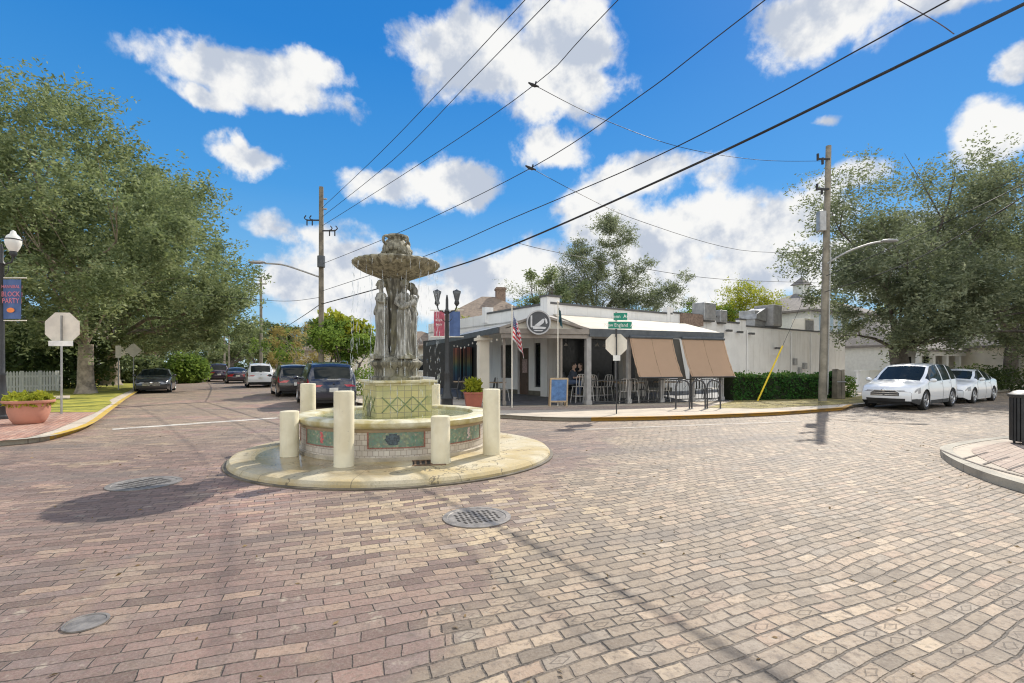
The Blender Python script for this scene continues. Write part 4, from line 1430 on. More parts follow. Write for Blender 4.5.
def interp(tab, x):
    for (a, b), (c, d) in zip(tab, tab[1:]):
        if x <= c:
            f = (x - a) / (c - a) if c > a else 0
            return b + (d - b) * f
    return tab[-1][1]


def car(label, x, y, ang, kind, col, z=.006, scale=1.0, H=None, cladding=False, front='grille', W=None, L=None, name='parked_car', group=None, rack=False):
    K = dict(KIND[kind])
    L_, W_, H_ = L or K['L'], W or K['W'], H or K['H']
    root = thing(name, label, 'car', (x, y, z), ang, group)
    root.scale = (scale,) * 3
    rw_ = K['wheel']
    ax = [a * L_ for a in K['axles']]
    xs = sorted(set([round(i * L_ / 84, 4) for i in range(85)] + [L_ * .006, L_ * .018, L_ * .982, L_ * .994]))
    NL, NG, NT = 7, 6, 8

    def zbot(xx):
        zb = .21 if kind == 'suv' else .17
        fr = xx / L_
        zb += .10 * max(0, (fr - .93) / .07) + .12 * max(0, (.06 - fr) / .06)
        for a in ax:
            d = abs(xx - a)
            ra = rw_ * 1.13
            if d < ra:
                zb = max(zb, rw_ + math.sqrt(ra * ra - d * d) * .98)
        return zb

    def halfw(fr):
        e = 1.0
        if fr > .80:
            e -= .17 * ((fr - .80) / .2) ** 2.2
        if fr < .14:
            e -= .11 * ((.14 - fr) / .14) ** 2
        return W_ / 2 * e

    def warp(px, py, fr):
        b = 0
        if fr > .5:
            b = .27 * ((fr - .5) / .5) ** 1.6
        elif fr < .16:
            b = -.12 * ((.16 - fr) / .16) ** 1.5
        return px + b * (1 - (py / (W_ / 2)) ** 2) - (0 if fr < .5 else b * .35)

    rows = []
    for xx in xs:
        fr = xx / L_
        zt = interp(K['zt'], fr) * H_
        zs = min(interp(K['belt'], fr) * H_, zt - .015)
        zb = min(zbot(xx), zs - .03)
        hw = halfw(fr)
        hgl = max(0.0, zt - zs)
        g = min(1, hgl / (H_ * .33))
        topw = hw * (.93 + (K['roofw'] / .93 - 1) * .93 * g) if g > .02 else hw * .93
        half = []
        for j in range(NL):
            f = j / (NL - 1)
            zz = zb + (zs - zb) * f
            bul = .955 + .045 * math.sin(math.pi * min(1, max(0, (zz / H_ - .05) / .62)))
            half.append((hw * bul, zz))
        w0 = half[-1][0]
        zr = zt - .035 * min(1, hgl / .1)
        lin = min(1, max(0, (g - .25) / .45))
        for j in range(1, NG + 1):
            f = j / NG
            th = f * math.pi / 2
            tw = topw if lin > .99 else topw - (1 - lin) * .06 * hw
            wl_, zl_ = w0 + (topw - w0) * (f + .10 * math.sin(f * math.pi)) if False else w0 + (topw - w0) * f, zs + (zr - zs) * f
            wl_ += .018 * math.sin(f * math.pi)
            we_, ze_ = tw + (w0 - tw) * math.cos(th), zs + (zr - zs) * math.sin(th)
            half.append((we_ + (wl_ - we_) * lin, ze_ + (zl_ - ze_) * lin))
        ze = half[-1][1]
        half_top = half[-1][0]
        for j in range(1, NT + 1):
            f = j / NT
            half.append((half_top * (1 - f), ze + (zt + .02 - ze) * math.sin(f * math.pi / 2) ** .8))
        rows.append((xx, fr, half))
    parts = {}

    def face(key, vs, out=None):
        mb = parts.setdefault(key, MB())
        if out is not None:
            vs = [Vector(v) + out for v in vs]
        mb.add(vs, [tuple(range(len(vs)))])

    def keyfor(j, fr, zmid, ymid, hgl):
        if NL - 1 <= j < NL - 1 + NG:
            jj = j - NL + 1
            if 0 < jj + .5 and jj < NG and hgl > .13:
                for q, (a, b) in enumerate(K['win']):
                    if a <= fr <= b and (jj > 0 or hgl > .3) and jj < NG:
                        return ('side_window', q)
        if j >= NL - 1 + NG:
            if K['ws'][0] < fr < K['ws'][1] and j > NL - 1 + NG:
                return ('windshield', 0)
            if K['rw'][0] < fr < K['rw'][1] and j > NL - 1 + NG - (0 if kind == 'suv' else 0):
                if kind != 'suv' or zmid > H_ * .64:
                    return ('rear_window', 0)
        if j < NL - 1:
            if fr > .90 and H_ * .385 < zmid < H_ * .50:
                return ('headlight', 0)
            if fr < .06 and H_ * (.46 if kind == 'suv' else .45) < zmid < H_ * (.60 if kind == 'suv' else .62):
                return ('taillight', 0)
            if cladding and zmid < H_ * .235:
                return ('cladding', 0)
        return ('body', 0)

    for i in range(len(rows) - 1):
        x0, f0, h0 = rows[i]
        x1, f1, h1 = rows[i + 1]
        fm = (f0 + f1) / 2
        hgl = (h0[NL - 1 + NG][1] - h0[NL - 1][1])
        for j in range(len(h0) - 1):
            zm = (h0[j][1] + h0[j + 1][1] + h1[j][1] + h1[j + 1][1]) / 4
            k = keyfor(j, fm, zm, h0[j][0], hgl)
            for sg in (1, -1):
                q = [(warp(x0, h0[j][0], f0), sg * h0[j][0], h0[j][1]), (warp(x1, h1[j][0], f1), sg * h1[j][0], h1[j][1]),
                     (warp(x1, h1[j + 1][0], f1), sg * h1[j + 1][0], h1[j + 1][1]), (warp(x0, h0[j + 1][0], f0), sg * h0[j + 1][0], h0[j + 1][1])]
                if sg < 0:
                    q = q[::-1]
                kk = k if k[0] in ('body', 'windshield', 'rear_window') else (k[0], (k[1], sg))
                face(kk, q)
    # end caps
    for end in (0, -1):
        xx, fr, h = rows[end]
        zb, zt_ = h[0][1], h[-1][1]
        NY, NZ = 28, 14
        sgx = 1 if end == -1 else -1

        def P(u, v):
            zz = zb + (zt_ - zb) * v
            # half width at this height from the end section
            hw = h[0][0]
            for (wa, za), (wb, zb_) in zip(h, h[1:]):
                if za <= zz <= zb_ + 1e-6 and zb_ > za:
                    hw = wa + (wb - wa) * (zz - za) / (zb_ - za)
                    break
            hw = max(hw, h[NL - 1 + NG][0] * .9)
            yy = u * hw
            bulge = .05 * math.sin(math.pi * v) * sgx
            return Vector((warp(xx, yy, fr) + bulge * (1 - .4 * abs(u)), yy, zz))
        for a in range(NY):
            for b in range(NZ):
                u0, u1 = -1 + 2 * a / NY, -1 + 2 * (a + 1) / NY
                v0, v1 = b / NZ, (b + 1) / NZ
                um = abs((u0 + u1) / 2)
                zm = (zb + (zt_ - zb) * (v0 + v1) / 2) / H_
                key = ('body', 0)
                sg = 1 if (u0 + u1) > 0 else -1
                if sgx > 0:
                    if .385 < zm < .50 and um > .62:
                        key = ('headlight', (0, sg))
                    elif .30 < zm < .475 and um < .60:
                        key = ('grille', 0)
                    elif .185 < zm < .25 and um < .78:
                        key = ('lower_intake', 0)
                    elif cladding and zm < .20:
                        key = ('cladding', (0, 0))
                else:
                    lo, hi = (.455, .60) if kind == 'suv' else (.45, .60)
                    if lo < zm < hi and um > (.60 if kind == 'suv' else .5):
                        key = ('taillight', (0, sg))
                    elif zm < .235:
                        key = ('rear_bumper', 0)
                q = [P(u0, v0), P(u1, v0), P(u1, v1), P(u0, v1)]
                if sgx < 0:
                    q = q[::-1]
                o_ = Vector((.0, 0, 0)) if key[0] in ('body',) else Vector((.004 * sgx, 0, 0))
                face(key, q, o_)
    mats = {'body': PAINTS[col], 'windshield': M['car_glass'], 'rear_window': M['car_glass'], 'side_window': M['car_glass'], 'headlight': M['lamp_clear'], 'taillight': M['lamp_red'],
            'grille': M['trim_black'], 'lower_intake': M['trim_black'], 'cladding': M['trim_black'], 'rear_bumper': M['trim_black']}
    body = None
    for key in sorted(parts, key=lambda k: k[0] != 'body'):
        o = parts[key].build(key[0], mats[key[0]], root)
        b = bmesh.new()
        b.from_mesh(o.data)
        bmesh.ops.remove_doubles(b, verts=b.verts, dist=.0008)
        bmesh.ops.dissolve_degenerate(b, edges=b.edges, dist=.0005)
        b.to_mesh(o.data)
        b.free()
        o.data.polygons.foreach_set('use_smooth', [True] * len(o.data.polygons))
        o.data.set_sharp_from_angle(angle=R(52))
        if key[0] == 'body':
            body = o
    # chassis closing the underside and the arches
    mb = MB()
    mb.bx(.25, L_ - .25, -W_ / 2 + .25, W_ / 2 - .25, .19, .52)
    mb.bx(L_ * .12, L_ * .74, -W_ / 2 + .12, W_ / 2 - .12, .26, H_ * .54)
    mb.build('chassis', M['trim_black'], root)
    wy = W_ / 2 - .115
    for a in ax:
        for sg in (1, -1):
            mb = MB()
            pr = [(rw_ * .62, -.105), (rw_ * .93, -.112), (rw_, -.08), (rw_, .08), (rw_ * .93, .112), (rw_ * .66, .105), (rw_ * .62, .06)]
            V, F = [], []
            n = 28
            for (r_, d_) in pr:
                for k in range(n):
                    an = 2 * math.pi * k / n
                    V.append((a + r_ * math.cos(an), sg * (wy + d_), rw_ + r_ * math.sin(an)))
            for i in range(len(pr) - 1):
                for k in range(n):
                    F.append((i * n + k, i * n + (k + 1) % n, (i + 1) * n + (k + 1) % n, (i + 1) * n + k))
            mb.add(V, F)
            wo = mb.build('wheel', M['tyre'], root, smooth=40, fix=True)
            mb = MB()
            for k in range(5):
                an = k * 2 * math.pi / 5
                for off in (-.16, .16):
                    mb.bar((a + .05 * math.cos(an), sg * (wy + .085), rw_ + .05 * math.sin(an)), (a + rw_ * .63 * math.cos(an + off), sg * (wy + .09), rw_ + rw_ * .63 * math.sin(an + off)), .035, .03, up=(0, 1, 0))
            V, F = [], []
            rp = [(rw_ * .69, .098), (rw_ * .64, .112), (rw_ * .59, .09), (rw_ * .57, .03)]
            for (r_, d_) in rp:
                for k in range(n):
                    an = 2 * math.pi * k / n
                    V.append((a + r_ * math.cos(an), sg * (wy + d_), rw_ + r_ * math.sin(an)))
            for i in range(len(rp) - 1):
                for k in range(n):
                    F.append((i * n + k, i * n + (k + 1) % n, (i + 1) * n + (k + 1) % n, (i + 1) * n + k))
            mb.add(V, F)
            mb.ell((a, sg * (wy + .085), rw_), .055, .03, .055, 10, 6)
            mb.build('rim', M['alloy'], wo)
            mb = MB().tube([(a, sg * (wy - .02), rw_), (a, sg * (wy + .02), rw_)], rw_ * .60, 20)
            mb.build('brake_disc', M['trim_black'], wo)
    # mirrors, handles, plates, door seams
    fm = K['ws'][1] - .03
    zs = interp(K['belt'], fm) * H_
    for sg in (1, -1):
        mb = MB()
        mb.ell((L_ * fm - .02, sg * (W_ / 2 + .09), zs + .09), .075, .11, .075, 10, 8)
        mb.bar((L_ * fm, sg * (W_ / 2 - .05), zs + .03), (L_ * fm - .01, sg * (W_ / 2 + .05), zs + .06), .05, .03)
        mb.build('mirror', PAINTS[col], root, smooth=60)
        mb = MB()
        for hx in (K['win'][1][0] + .02, K['win'][2][0] + .02):
            zz = interp(K['belt'], hx) * H_ - .09
            mb.box(L_ * hx, sg * (W_ / 2 + .0), zz, .17, .03, .03)
        mb.build('door_handle', PAINTS[col], root, bevel=.008)
        mb = MB()
        for sx in (K['win'][1][0] - .012, K['win'][2][0] - .012, K['win'][2][1] + .015):
            for j in range(NL - 1):
                xx = L_ * sx
                i = min(range(len(rows)), key=lambda q: abs(rows[q][0] - xx))
                h = rows[i][2]
                mb.bar((rows[i][0], sg * (h[j][0] + .001), h[j][1]), (rows[i][0], sg * (h[j + 1][0] + .001), h[j + 1][1]), .012, .006, up=(0, sg, 0))
        mb.build('door_seam', M['trim_black'], root)
    fx = warp(L_, 0, 1.0) + .055
    bxr = warp(0, 0, 0) - .055
    mb = MB()
    for k in range(3):
        mb.box(fx - .02, 0, H_ * (.33 + .045 * k), .03, W_ * .46, .018)
    mb.build('grille_bar', M['chrome'], root)
    mb = MB().ell((fx, 0, H_ * .425), .012, .075, .06, 14, 8)
    mb.build('badge', M['chrome'], root, smooth=60)
    MB().box(bxr - .008, 0, H_ * (.40 if kind == 'suv' else .48), .02, .31, .16).build('number_plate', M['plate'], root)
    MB().box(bxr + .02, 0, H_ * (.63 if kind == 'suv' else .665), .03, .5, .02).build('tailgate_trim', M['chrome'], root)
    if rack:
        mb = MB()
        for sg in (1, -1):
            mb.tube(smooth_line([(L_ * .14, sg * W_ * .34, H_ * .975), (L_ * .2, sg * W_ * .34, H_ * 1.02), (L_ * .5, sg * W_ * .34, H_ * 1.03), (L_ * .58, sg * W_ * .34, H_ * .975)], 3), .018, 6)
        mb.build('roof_rail', M['chrome'], root)
    # move the origin to the middle of the car
    for ch in kids(root):
        ch.location = (-L_ / 2, 0, 0)
    return root


UAC = math.atan2(.829, -.559)
UAX = math.atan2(.84, -.60)


def atcar(px, base, dy=0):
    y = 800 / (base - 366)
    return X(px, y), y + dy


car('dark sedan parked against the left kerb under the oaks, front towards the fountain', -22.2, 31.2, UAC + math.pi + R(-4), 'sedan', 'charcoal')
x, y = -6.72 - .50 * 2.3, 19.0 + .866 * 2.3
car('dark blue sport utility car parked on the right, its tail lights nearest the fountain', x, y, UAC + R(-6), 'suv', 'navy', H=1.74, W=1.90, L=4.7, rack=True)
car('black sport utility car parked just ahead of the dark blue one', -12.25, 27.8, math.atan2(.866, -.5), 'suv', 'black', H=1.68)
car('white sport utility car parked on the right, third from the fountain', -19.75, 39.0, math.atan2(.866, -.5), 'suv', 'white', H=1.80, rack=True)
car('plum sedan parked beyond the white sport utility car', -26.2, 47.5, math.atan2(.85, -.53), 'sedan', 'plum')
car('dark van-like car parked left of the plum sedan', -31.0, 52.5, UAX, 'suv', 'plum', H=1.85)
car('silver car parked far down the street beyond the plum cars', -42.0, 67.5, UAX, 'suv', 'silver', H=1.65)
car('charcoal car beside the silver one far down the street', -47.5, 74, UAX, 'sedan', 'charcoal')
car('tiny grey car at the far end of the left street', -88, 128, UAX, 'suv', 'silver')
car('tiny dark car at the far end of the left street', -82.5, 118, UAX + math.pi, 'suv', 'charcoal')
cx, cy = 13.75, 18.35
car('white crossover parked under the right oak, front towards the fountain', cx + .829 * 2.25, cy + .559 * 2.25, VA + math.pi, 'suv', 'white', H=1.69, cladding=True)
car('white sedan parked behind the white crossover under the right oak', cx + .829 * 8.15 - .1, cy + .559 * 8.15 - .05, VA + math.pi, 'sedan', 'white')


# ---------------------------------------------------------------- buildings
def wall(mb, a, b, z0, z1, th=.2, holes=()):
    """Wall whose outer face runs a -> b; thickness goes to the left; holes = (s0, s1, zlow, zhigh) along it."""
    a, b = Vector(a), Vector(b)
    d = (b - a)
    L = d.length
    d.normalize()
    n = Vector((-d.y, d.x))
    S = sorted({0, L, *[h[0] for h in holes], *[h[1] for h in holes]})
    Q = sorted({z0, z1, *[h[2] for h in holes], *[h[3] for h in holes]})
    for s0, s1 in zip(S, S[1:]):
        run = None
        for q0, q1 in zip(Q, Q[1:]):
            sm, qm = (s0 + s1) / 2, (q0 + q1) / 2
            solid = not any(h[0] < sm < h[1] and h[2] < qm < h[3] for h in holes)
            if solid:
                run = (run[0], q1) if run else (q0, q1)
            if (not solid or q1 == Q[-1]) and run:
                p = [a + d * s0, a + d * s1, a + d * s1 + n * th, a + d * s0 + n * th]
                mb.hexa([(*v, run[0]) for v in p] + [(*v, run[1]) for v in p])
                run = None
    return mb


def at(a, b, s, out=0.0):
    a, b = Vector(a), Vector(b)
    d = (b - a).normalized()
    n = Vector((d.y, -d.x))
    return a + d * s + n * out


def local(root, p):
    return p


m, t = newmat('stucco_white')
P = t.obj()
k = t.mix(t.step(t.noise(P, .9, 4), .35, .7), (.82, .81, .79), (.74, .73, .71))
scv = t.n('ShaderNodeVectorMath', {'operation': 'MULTIPLY'}, i0=P, i1=(3.2, 3.2, .28)).outputs[0]
k = t.mix(t.step(t.noise(scv, 1.0, 5, .65), .52, .72, 0, .38), k, (.46, .43, .38))
k = t.mix(t.step(t.noise(P, 6, 5, .7), .62, .72, 0, .3), k, (.50, .47, .42))
bs = t.n('ShaderNodeBsdfPrincipled', None, Base_Color=k, Roughness=.88)
t.set(bs.inputs['Normal'], t.n('ShaderNodeBump', None, Strength=.5, Distance=.006, Height=t.noise(P, 30, 5, .7)))
t.out(bs)
M['wall_white'] = m
M['wall_cream'] = pmat('stucco_cream', (.70, .65, .55), .85, var=.08, scale=1.2, bump=.004, bscale=30)
M['wall_grey'] = pmat('stucco_grey', (.50, .48, .44), .85, var=.1, scale=1.2, bump=.004, bscale=30)
M['cap_dark'] = pmat('parapet_cap', (.10, .10, .10), .6, var=.2)
M['roof_cream'] = pmat('roof_cream', (.47, .42, .33), .7, var=.1, scale=1)
M['roof_pale'] = pmat('roof_pale_metal', (.52, .52, .51), .5, var=.12, scale=1)
M['fascia'] = pmat('fascia_dark', (.075, .085, .095), .55, var=.2)
M['beam'] = pmat('beam_taupe', (.26, .23, .20), .7, var=.15)
M['post'] = pmat('post_grey', (.33, .32, .31), .6, var=.15)
M['glass_dark'] = pmat('dark_window', (.010, .012, .015), .2, var=.3, spec=.22)
M['frame_black'] = pmat('frame_black', (.03, .03, .032), .5)
M['plinth'] = pmat('plinth_olive', (.13, .12, .095), .8, var=.2)
M['door_brown'] = pmat('door_brown', (.10, .065, .05), .5, var=.2)
M['shingle'] = pmat('shingle_brown', (.24, .185, .14), .9, var=.2, scale=3, bump=.02, bscale=14)
M['shingle_grey'] = pmat('shingle_grey', (.20, .18, .165), .9, var=.2, scale=3, bump=.02, bscale=14)
M['brick_wall'] = pmat('brick_brown', (.24, .17, .13), .9, var=.3, scale=9, bump=.01)
M['clap_white'] = pmat('clapboard_white', (.70, .70, .66), .8, var=.06)
M['shutter_blue'] = pmat('shutter_blue', (.40, .52, .60), .6, var=.08)
M['metal_grey'] = pmat('galvanised', (.36, .36, .36), .45, metal=.5, var=.2, scale=3)

FZ = .125
WC = (1.82, 24.0)
WR = (27.3, 41.0)
ST = (9.28, 29.0)
WL = tuple(Vector(WC) + Vector((-.5555, .8315)) * 6.2)
rb = thing('restaurant', 'low white corner restaurant with dark parapet cap, wide cream awning roof and open patio', 'restaurant')
# right facade: long wall of dark patio windows, then the blank white wall with a step in the parapet
dR = (Vector(ST) - Vector(WC)).length
mb = MB()
wins = [(.55 + i * 1.98, .55 + i * 1.98 + 1.86, .35, 3.0) for i in range(4)]
wall(mb, WC, ST, 0, 4.58, .25, wins)
wl2 = (Vector(WR) - Vector(ST)).length
W1 = tuple(Vector(ST) + (Vector(WR) - Vector(ST)) * .2345)
W2 = tuple(Vector(ST) + (Vector(WR) - Vector(ST)) * .31)
W3 = tuple(Vector(ST) + (Vector(WR) - Vector(ST)) * .345)
seg = (Vector(WR) - Vector(W3)).length
wall(mb, ST, W1, 0, 4.66, .25)
wall(mb, W1, W2, 0, 4.36, .25)
wall(mb, W2, W3, 0, 4.62, .25)
door_s = seg * .205
wall(mb, W3, WR, 0, 4.2, .25, [(door_s, door_s + .95, FZ, 2.35)])
# left facade
lf = [(.55, 1.25, .55, 2.75), (1.75, 2.75, FZ, 2.55), (3.3, 4.4, .95, 2.75)]
WLR, WCR = WL, WC
Lh = (Vector(WL) - Vector(WC)).length
holes = [(Lh - b, Lh - a, c, d) for a, b, c, d in lf]
wall(mb, WL, WC, 0, 4.58, .25, holes)
# back walls
bk = Vector((-.5555, .8315)) * 14
wall(mb, WR, tuple(Vector(WR) + bk * .8), 0, 4.2, .25)
wall(mb, tuple(Vector(WC) + bk), WL, 0, 4.58, .25)
mb.build('wall', M['wall_white'], rb)
mb = MB()
wall(mb, tuple(at(WC, ST, 0, .02)), tuple(at(WC, ST, dR, .02)), FZ, .36, .02)
wall(mb, tuple(at(WL, WC, 0, .02)), tuple(at(WL, WC, Lh - 2.75, .02)), FZ, .36, .02)
wall(mb, tuple(at(WL, WC, Lh - 1.75, .02)), tuple(at(WL, WC, Lh, .02)), FZ, .36, .02)
mb.build('base_course', M['plinth'], rb)
mb = MB()
n14 = Vector((-.5555, .8315))
for a, b, z in ((WC, ST, 4.58), (ST, W1, 4.66), (W1, W2, 4.36), (W2, W3, 4.62), (W3, WR, 4.2)):
    a0, b0 = at(a, b, 0, .05), at(a, b, (Vector(b) - Vector(a)).length, .05)
    mb.hexa([(*a0, z), (*b0, z), (*(b0 + n14 * .36), z), (*(a0 + n14 * .36), z), (*a0, z + .10), (*b0, z + .10), (*(b0 + n14 * .36), z + .10), (*(a0 + n14 * .36), z + .10)])
a0, b0 = at(WL, WC, 0, .05), at(WL, WC, Lh - .25, .05)
nL = Vector((.8315, .5555))
mb.hexa([(*a0, 4.58), (*b0, 4.58), (*(b0 + nL * .36), 4.58), (*(a0 + nL * .36), 4.58), (*a0, 4.68), (*b0, 4.68), (*(b0 + nL * .36), 4.68), (*(a0 + nL * .36), 4.68)])
mb.build('parapet_cap', M['cap_dark'], rb)
# stepped pilasters over the parapet: corner, left end, and the small step at the right
mb = MB()
cxy = Vector(WC) + Vector((.03, .30))
mb.box(cxy.x, cxy.y, 2.5, .78, .52, 4.86, rz=VA)
mb.build('corner_pilaster', M['wall_white'], rb)
mb = MB().box(cxy.x, cxy.y, 4.97, .90, .64, .09, rz=VA)
mb.build('pilaster_cap', M['cap_dark'], rb)
mb = MB()
for p in (at(WL, WC, .2, -.12), at(WC, ST, dR - .2, -.12)):
    mb.box(p.x, p.y, 4.55, .55, .34, .9, rz=VA)
mb.build('parapet_step', M['wall_white'], rb)
# a flat roof
rp = [WC, ST, WR, tuple(Vector(WR) + bk * .8), tuple(Vector(WC) + bk), WL]
mb = MB().prism([tuple(Vector(p) + n14 * .26 * (1 if i < 3 else 0)) for i, p in enumerate(rp)], 3.9, 4.0)
mb.build('flat_roof', M['wall_grey'], rb)


def glazing(root, a, b, s0, s1, z0, z1, mull=1, set_=.10, frame='frame_black', mat='glass_dark', name='window', bars=0):
    p0, p1 = at(a, b, s0, -set_), at(a, b, s1, -set_)
    up = Vector((0, 0, 1))
    mb = MB()
    w_ = .07
    P0, P1 = Vector((*p0, 0)), Vector((*p1, 0))
    d = (P1 - P0).normalized()
    n = Vector((d.y, -d.x, 0))
    for z in (z0 + w_ / 2, z1 - w_ / 2):
        mb.bar(P0 + up * z, P1 + up * z, .06, w_, up=up)
    for i in range(mull + 1):
        q = P0.lerp(P1, i / mull)
        q = q + d * (w_ / 2 if i == 0 else (-w_ / 2 if i == mull else 0))
        mb.bar(q + up * (z0 + w_ + .001), q + up * (z1 - w_ - .001), w_, .06, up=n)
    for k in range(bars):
        z = z0 + (z1 - z0) * (k + 1) / (bars + 1)
        mb.bar(P0 + up * z + d * w_, P1 + up * z - d * w_, .04, .03, up=up)
    fr = mb.build(name, M[frame], root)
    a1, b1 = P0 - n * .02, P1 - n * .02
    g_ = MB().add([a1 + up * z0, b1 + up * z0, b1 + up * z1, a1 + up * z1, a1 - n * .012 + up * z0, b1 - n * .012 + up * z0, b1 - n * .012 + up * z1, a1 - n * .012 + up * z1],
                  [(0, 1, 2, 3), (7, 6, 5, 4), (0, 4, 5, 1), (1, 5, 6, 2), (2, 6, 7, 3), (3, 7, 4, 0)])
    g_.build('pane', M[mat], fr)
    return fr


for s0, s1, a_, b_ in wins:
    glazing(rb, WC, ST, s0, s1, a_, b_, 1)
for k, (s0, s1, a_, b_) in enumerate(holes):
    if k == 1:
        p0, p1 = at(WL, WC, s0 + .02, -.12), at(WL, WC, s1 - .02, -.12)
        mb = MB().hexa([(*p0, FZ), (*p1, FZ), (*(p1 + nL * .06), FZ), (*(p0 + nL * .06), FZ), (*p0, b_ - .02), (*p1, b_ - .02), (*(p1 + nL * .06), b_ - .02), (*(p0 + nL * .06), b_ - .02)])
        do = mb.build('door', M['door_brown'], rb)
        q0, q1 = at(WL, WC, s0 + .28, -.105), at(WL, WC, s1 - .28, -.105)
        MB().hexa([(*q0, 1.25), (*q1, 1.25), (*(q1 + nL * .01), 1.25), (*(q0 + nL * .01), 1.25), (*q0, 1.95), (*q1, 1.95), (*(q1 + nL * .01), 1.95), (*(q0 + nL * .01), 1.95)]).build(
            'door_notice', pmat('notice', (.42, .30, .28), .6, var=.3, scale=12), do)
        h0 = at(WL, WC, s0 + .12, -.06)
        MB().tube([(h0.x, h0.y, .95), (h0.x, h0.y, 1.25)], .015, 8).build('handle', M['chrome'], do)
    else:
        glazing(rb, WL, WC, s0, s1, a_, b_, 1)
p0, p1 = at(W3, WR, door_s, -.1), at(W3, WR, door_s + .95, -.1)
MB().hexa([(*p0, FZ), (*p1, FZ), (*(p1 + n14 * .06), FZ), (*(p0 + n14 * .06), FZ), (*p0, 2.35), (*p1, 2.35), (*(p1 + n14 * .06), 2.35), (*(p0 + n14 * .06), 2.35)]).build('service_door', M['wall_white'], rb)
# wall lamps, downpipes, meters on the blank wall
segA = (Vector(W2) - Vector(W1)).length
wlL = (Vector(WR) - Vector(W3)).length
for (A_, B_, s, z) in ((W1, W2, .12, 3.85), (W1, W2, segA * .80, 3.8), (W3, WR, .25, 3.75), (W3, WR, door_s + .5, 2.85)):
    p = at(A_, B_, s, .02)
    mb = MB()
    n3 = Vector((.5555, -.8315, 0))
    c = Vector((*p, z))
    mb.bar(c, c + n3 * .22 + Vector((0, 0, .05)), .05)
    mb.box(c.x + n3.x * .26, c.y + n3.y * .26, z - .01, .46, .16, .13, rz=VA)
    mb.build('wall_lamp', M['cap_dark'], rb)
for s in (.05, wlL * .40, wlL * .60):
    p = at(W3, WR, s, .07)
    MB().tube([(p.x, p.y, .2), (p.x, p.y, 4.0)], .05, 8).build('downpipe', M['wall_white'], rb)
for s, w_, h_, z in ((wlL * .43, .35, .5, 1.9), (wlL * .53, .4, .45, 1.6), (wlL * .48, .3, .6, 1.2)):
    p = at(W3, WR, s, .10)
    MB().box(p.x, p.y, z, w_, .18, h_, rz=VA).build('meter_box', M['metal_grey'], rb, bevel=.01)
glp = at(W3, WR, wlL * .76, .04)
MB().box(glp.x, glp.y, 1.75, .9, .06, 2.0, rz=VA).build('louvre_door', M['post'], rb)

# awning roof over the patio
E1 = (-5.2, 30.6)
E2 = (-.46, 18.4)
P0_ = (2.92, 19.0)
E4 = (9.03, 21.4)
RT = (10.03, 29.3)
HW, HF = 4.10, 3.0
mb = MB()


def slab(mb, pts, th):
    n = len(pts)
    V = [Vector(p) for p in pts] + [Vector(p) - Vector((0, 0, th)) for p in pts]
    F = [tuple(range(n)), tuple(range(2 * n - 1, n - 1, -1))] + [(i, n + i, n + (i + 1) % n, (i + 1) % n) for i in range(n)]
    mb.add(V, F)


ins = lambda p, q: (p[0], p[1], q)
wci = at(WC, ST, .2, .03)
rti = Vector(RT) + Vector((.03, -.05))
slab(mb, [ins(P0_, HF), ins(E4, HF), (rti.x, rti.y, HW), (wci.x, wci.y, HW)], .08)
mb.build('awning_roof', M['roof_cream'], rb)
mb = MB()
wl_ = at(WL, WC, .1, .03)
wcl = at(WL, WC, Lh - .1, .03)
slab(mb, [ins(E1, HF), ins(E2, HF), (wcl.x, wcl.y, HW - .25), (wl_.x, wl_.y, HW - .25)], .08)
mb.build('awning_roof', M['roof_pale'], rb)
# entry hip between the two awnings, lower at its front edge
mb = MB()
mid = (1.05, 18.7)
slab(mb, [ins(E2, HF - .02), (mid[0] - .02, mid[1], HF + .55), (wcl.x, wcl.y, HW - .1)], .06)
slab(mb, [(mid[0] + .02, mid[1], HF + .55), ins(P0_, HF - .02), (wci.x, wci.y, HW - .1)], .06)
slab(mb, [(mid[0], mid[1] + .02, HF + .55), (wci.x, wci.y, HW - .08), (wcl.x, wcl.y, HW - .08)], .06)
mb.build('entry_hip', M['beam'], rb)
mb = MB()


def fascia(a, b, z0, z1, th=.07):
    a, b = Vector(a), Vector(b)
    d = (b - a).normalized()
    n = Vector((d.y, -d.x)) * th
    mb.hexa([(*(a + n), z0), (*(b + n), z0), (*(b + n * .1), z0), (*(a + n * .1), z0), (*(a + n), z1), (*(b + n), z1), (*(b + n * .1), z1), (*(a + n * .1), z1)])


fascia(P0_, E4, 2.72, 3.02)
fascia(E1, E2, 2.82, 3.03)
mb.build('fascia', M['fascia'], rb)
mb = MB()
fascia(E2, P0_, 2.80, 2.99)
fascia(tuple(Vector(E2) + Vector((.05, .03))), tuple(Vector(P0_) + Vector((-.05, .03))), 2.64, 2.78, .05)
a3, b3, m3 = Vector((*E2, 2.99)), Vector((*P0_, 2.99)), Vector((*mid, HF + .55))
mb.bar(a3, m3 - Vector((0, 0, .05)), .07, .09)
mb.bar(b3, m3 - Vector((0, 0, .05)), .07, .09)
mb.build('entry_beam', M['beam'], rb)
mb = MB()
slab(mb, [(a3.x + .3, a3.y + .12, 3.0), (b3.x - .3, b3.y + .12, 3.0), (m3.x, m3.y + .12, 3.48)], .0)
mb.f, mb.mi = mb.f[:1], mb.mi[:1]
mb.build('gable_panel', M['wall_cream'], rb)


def post(x, y, w, mat='post', h=2.75, name='post'):
    mb = MB().box(x, y, FZ + h / 2 - .02, w, w, h, rz=R(20))
    mb.box(x, y, FZ + .08, w + .05, w + .05, .16, rz=R(20))
    return mb.build(name, M[mat], rb, bevel=.008)


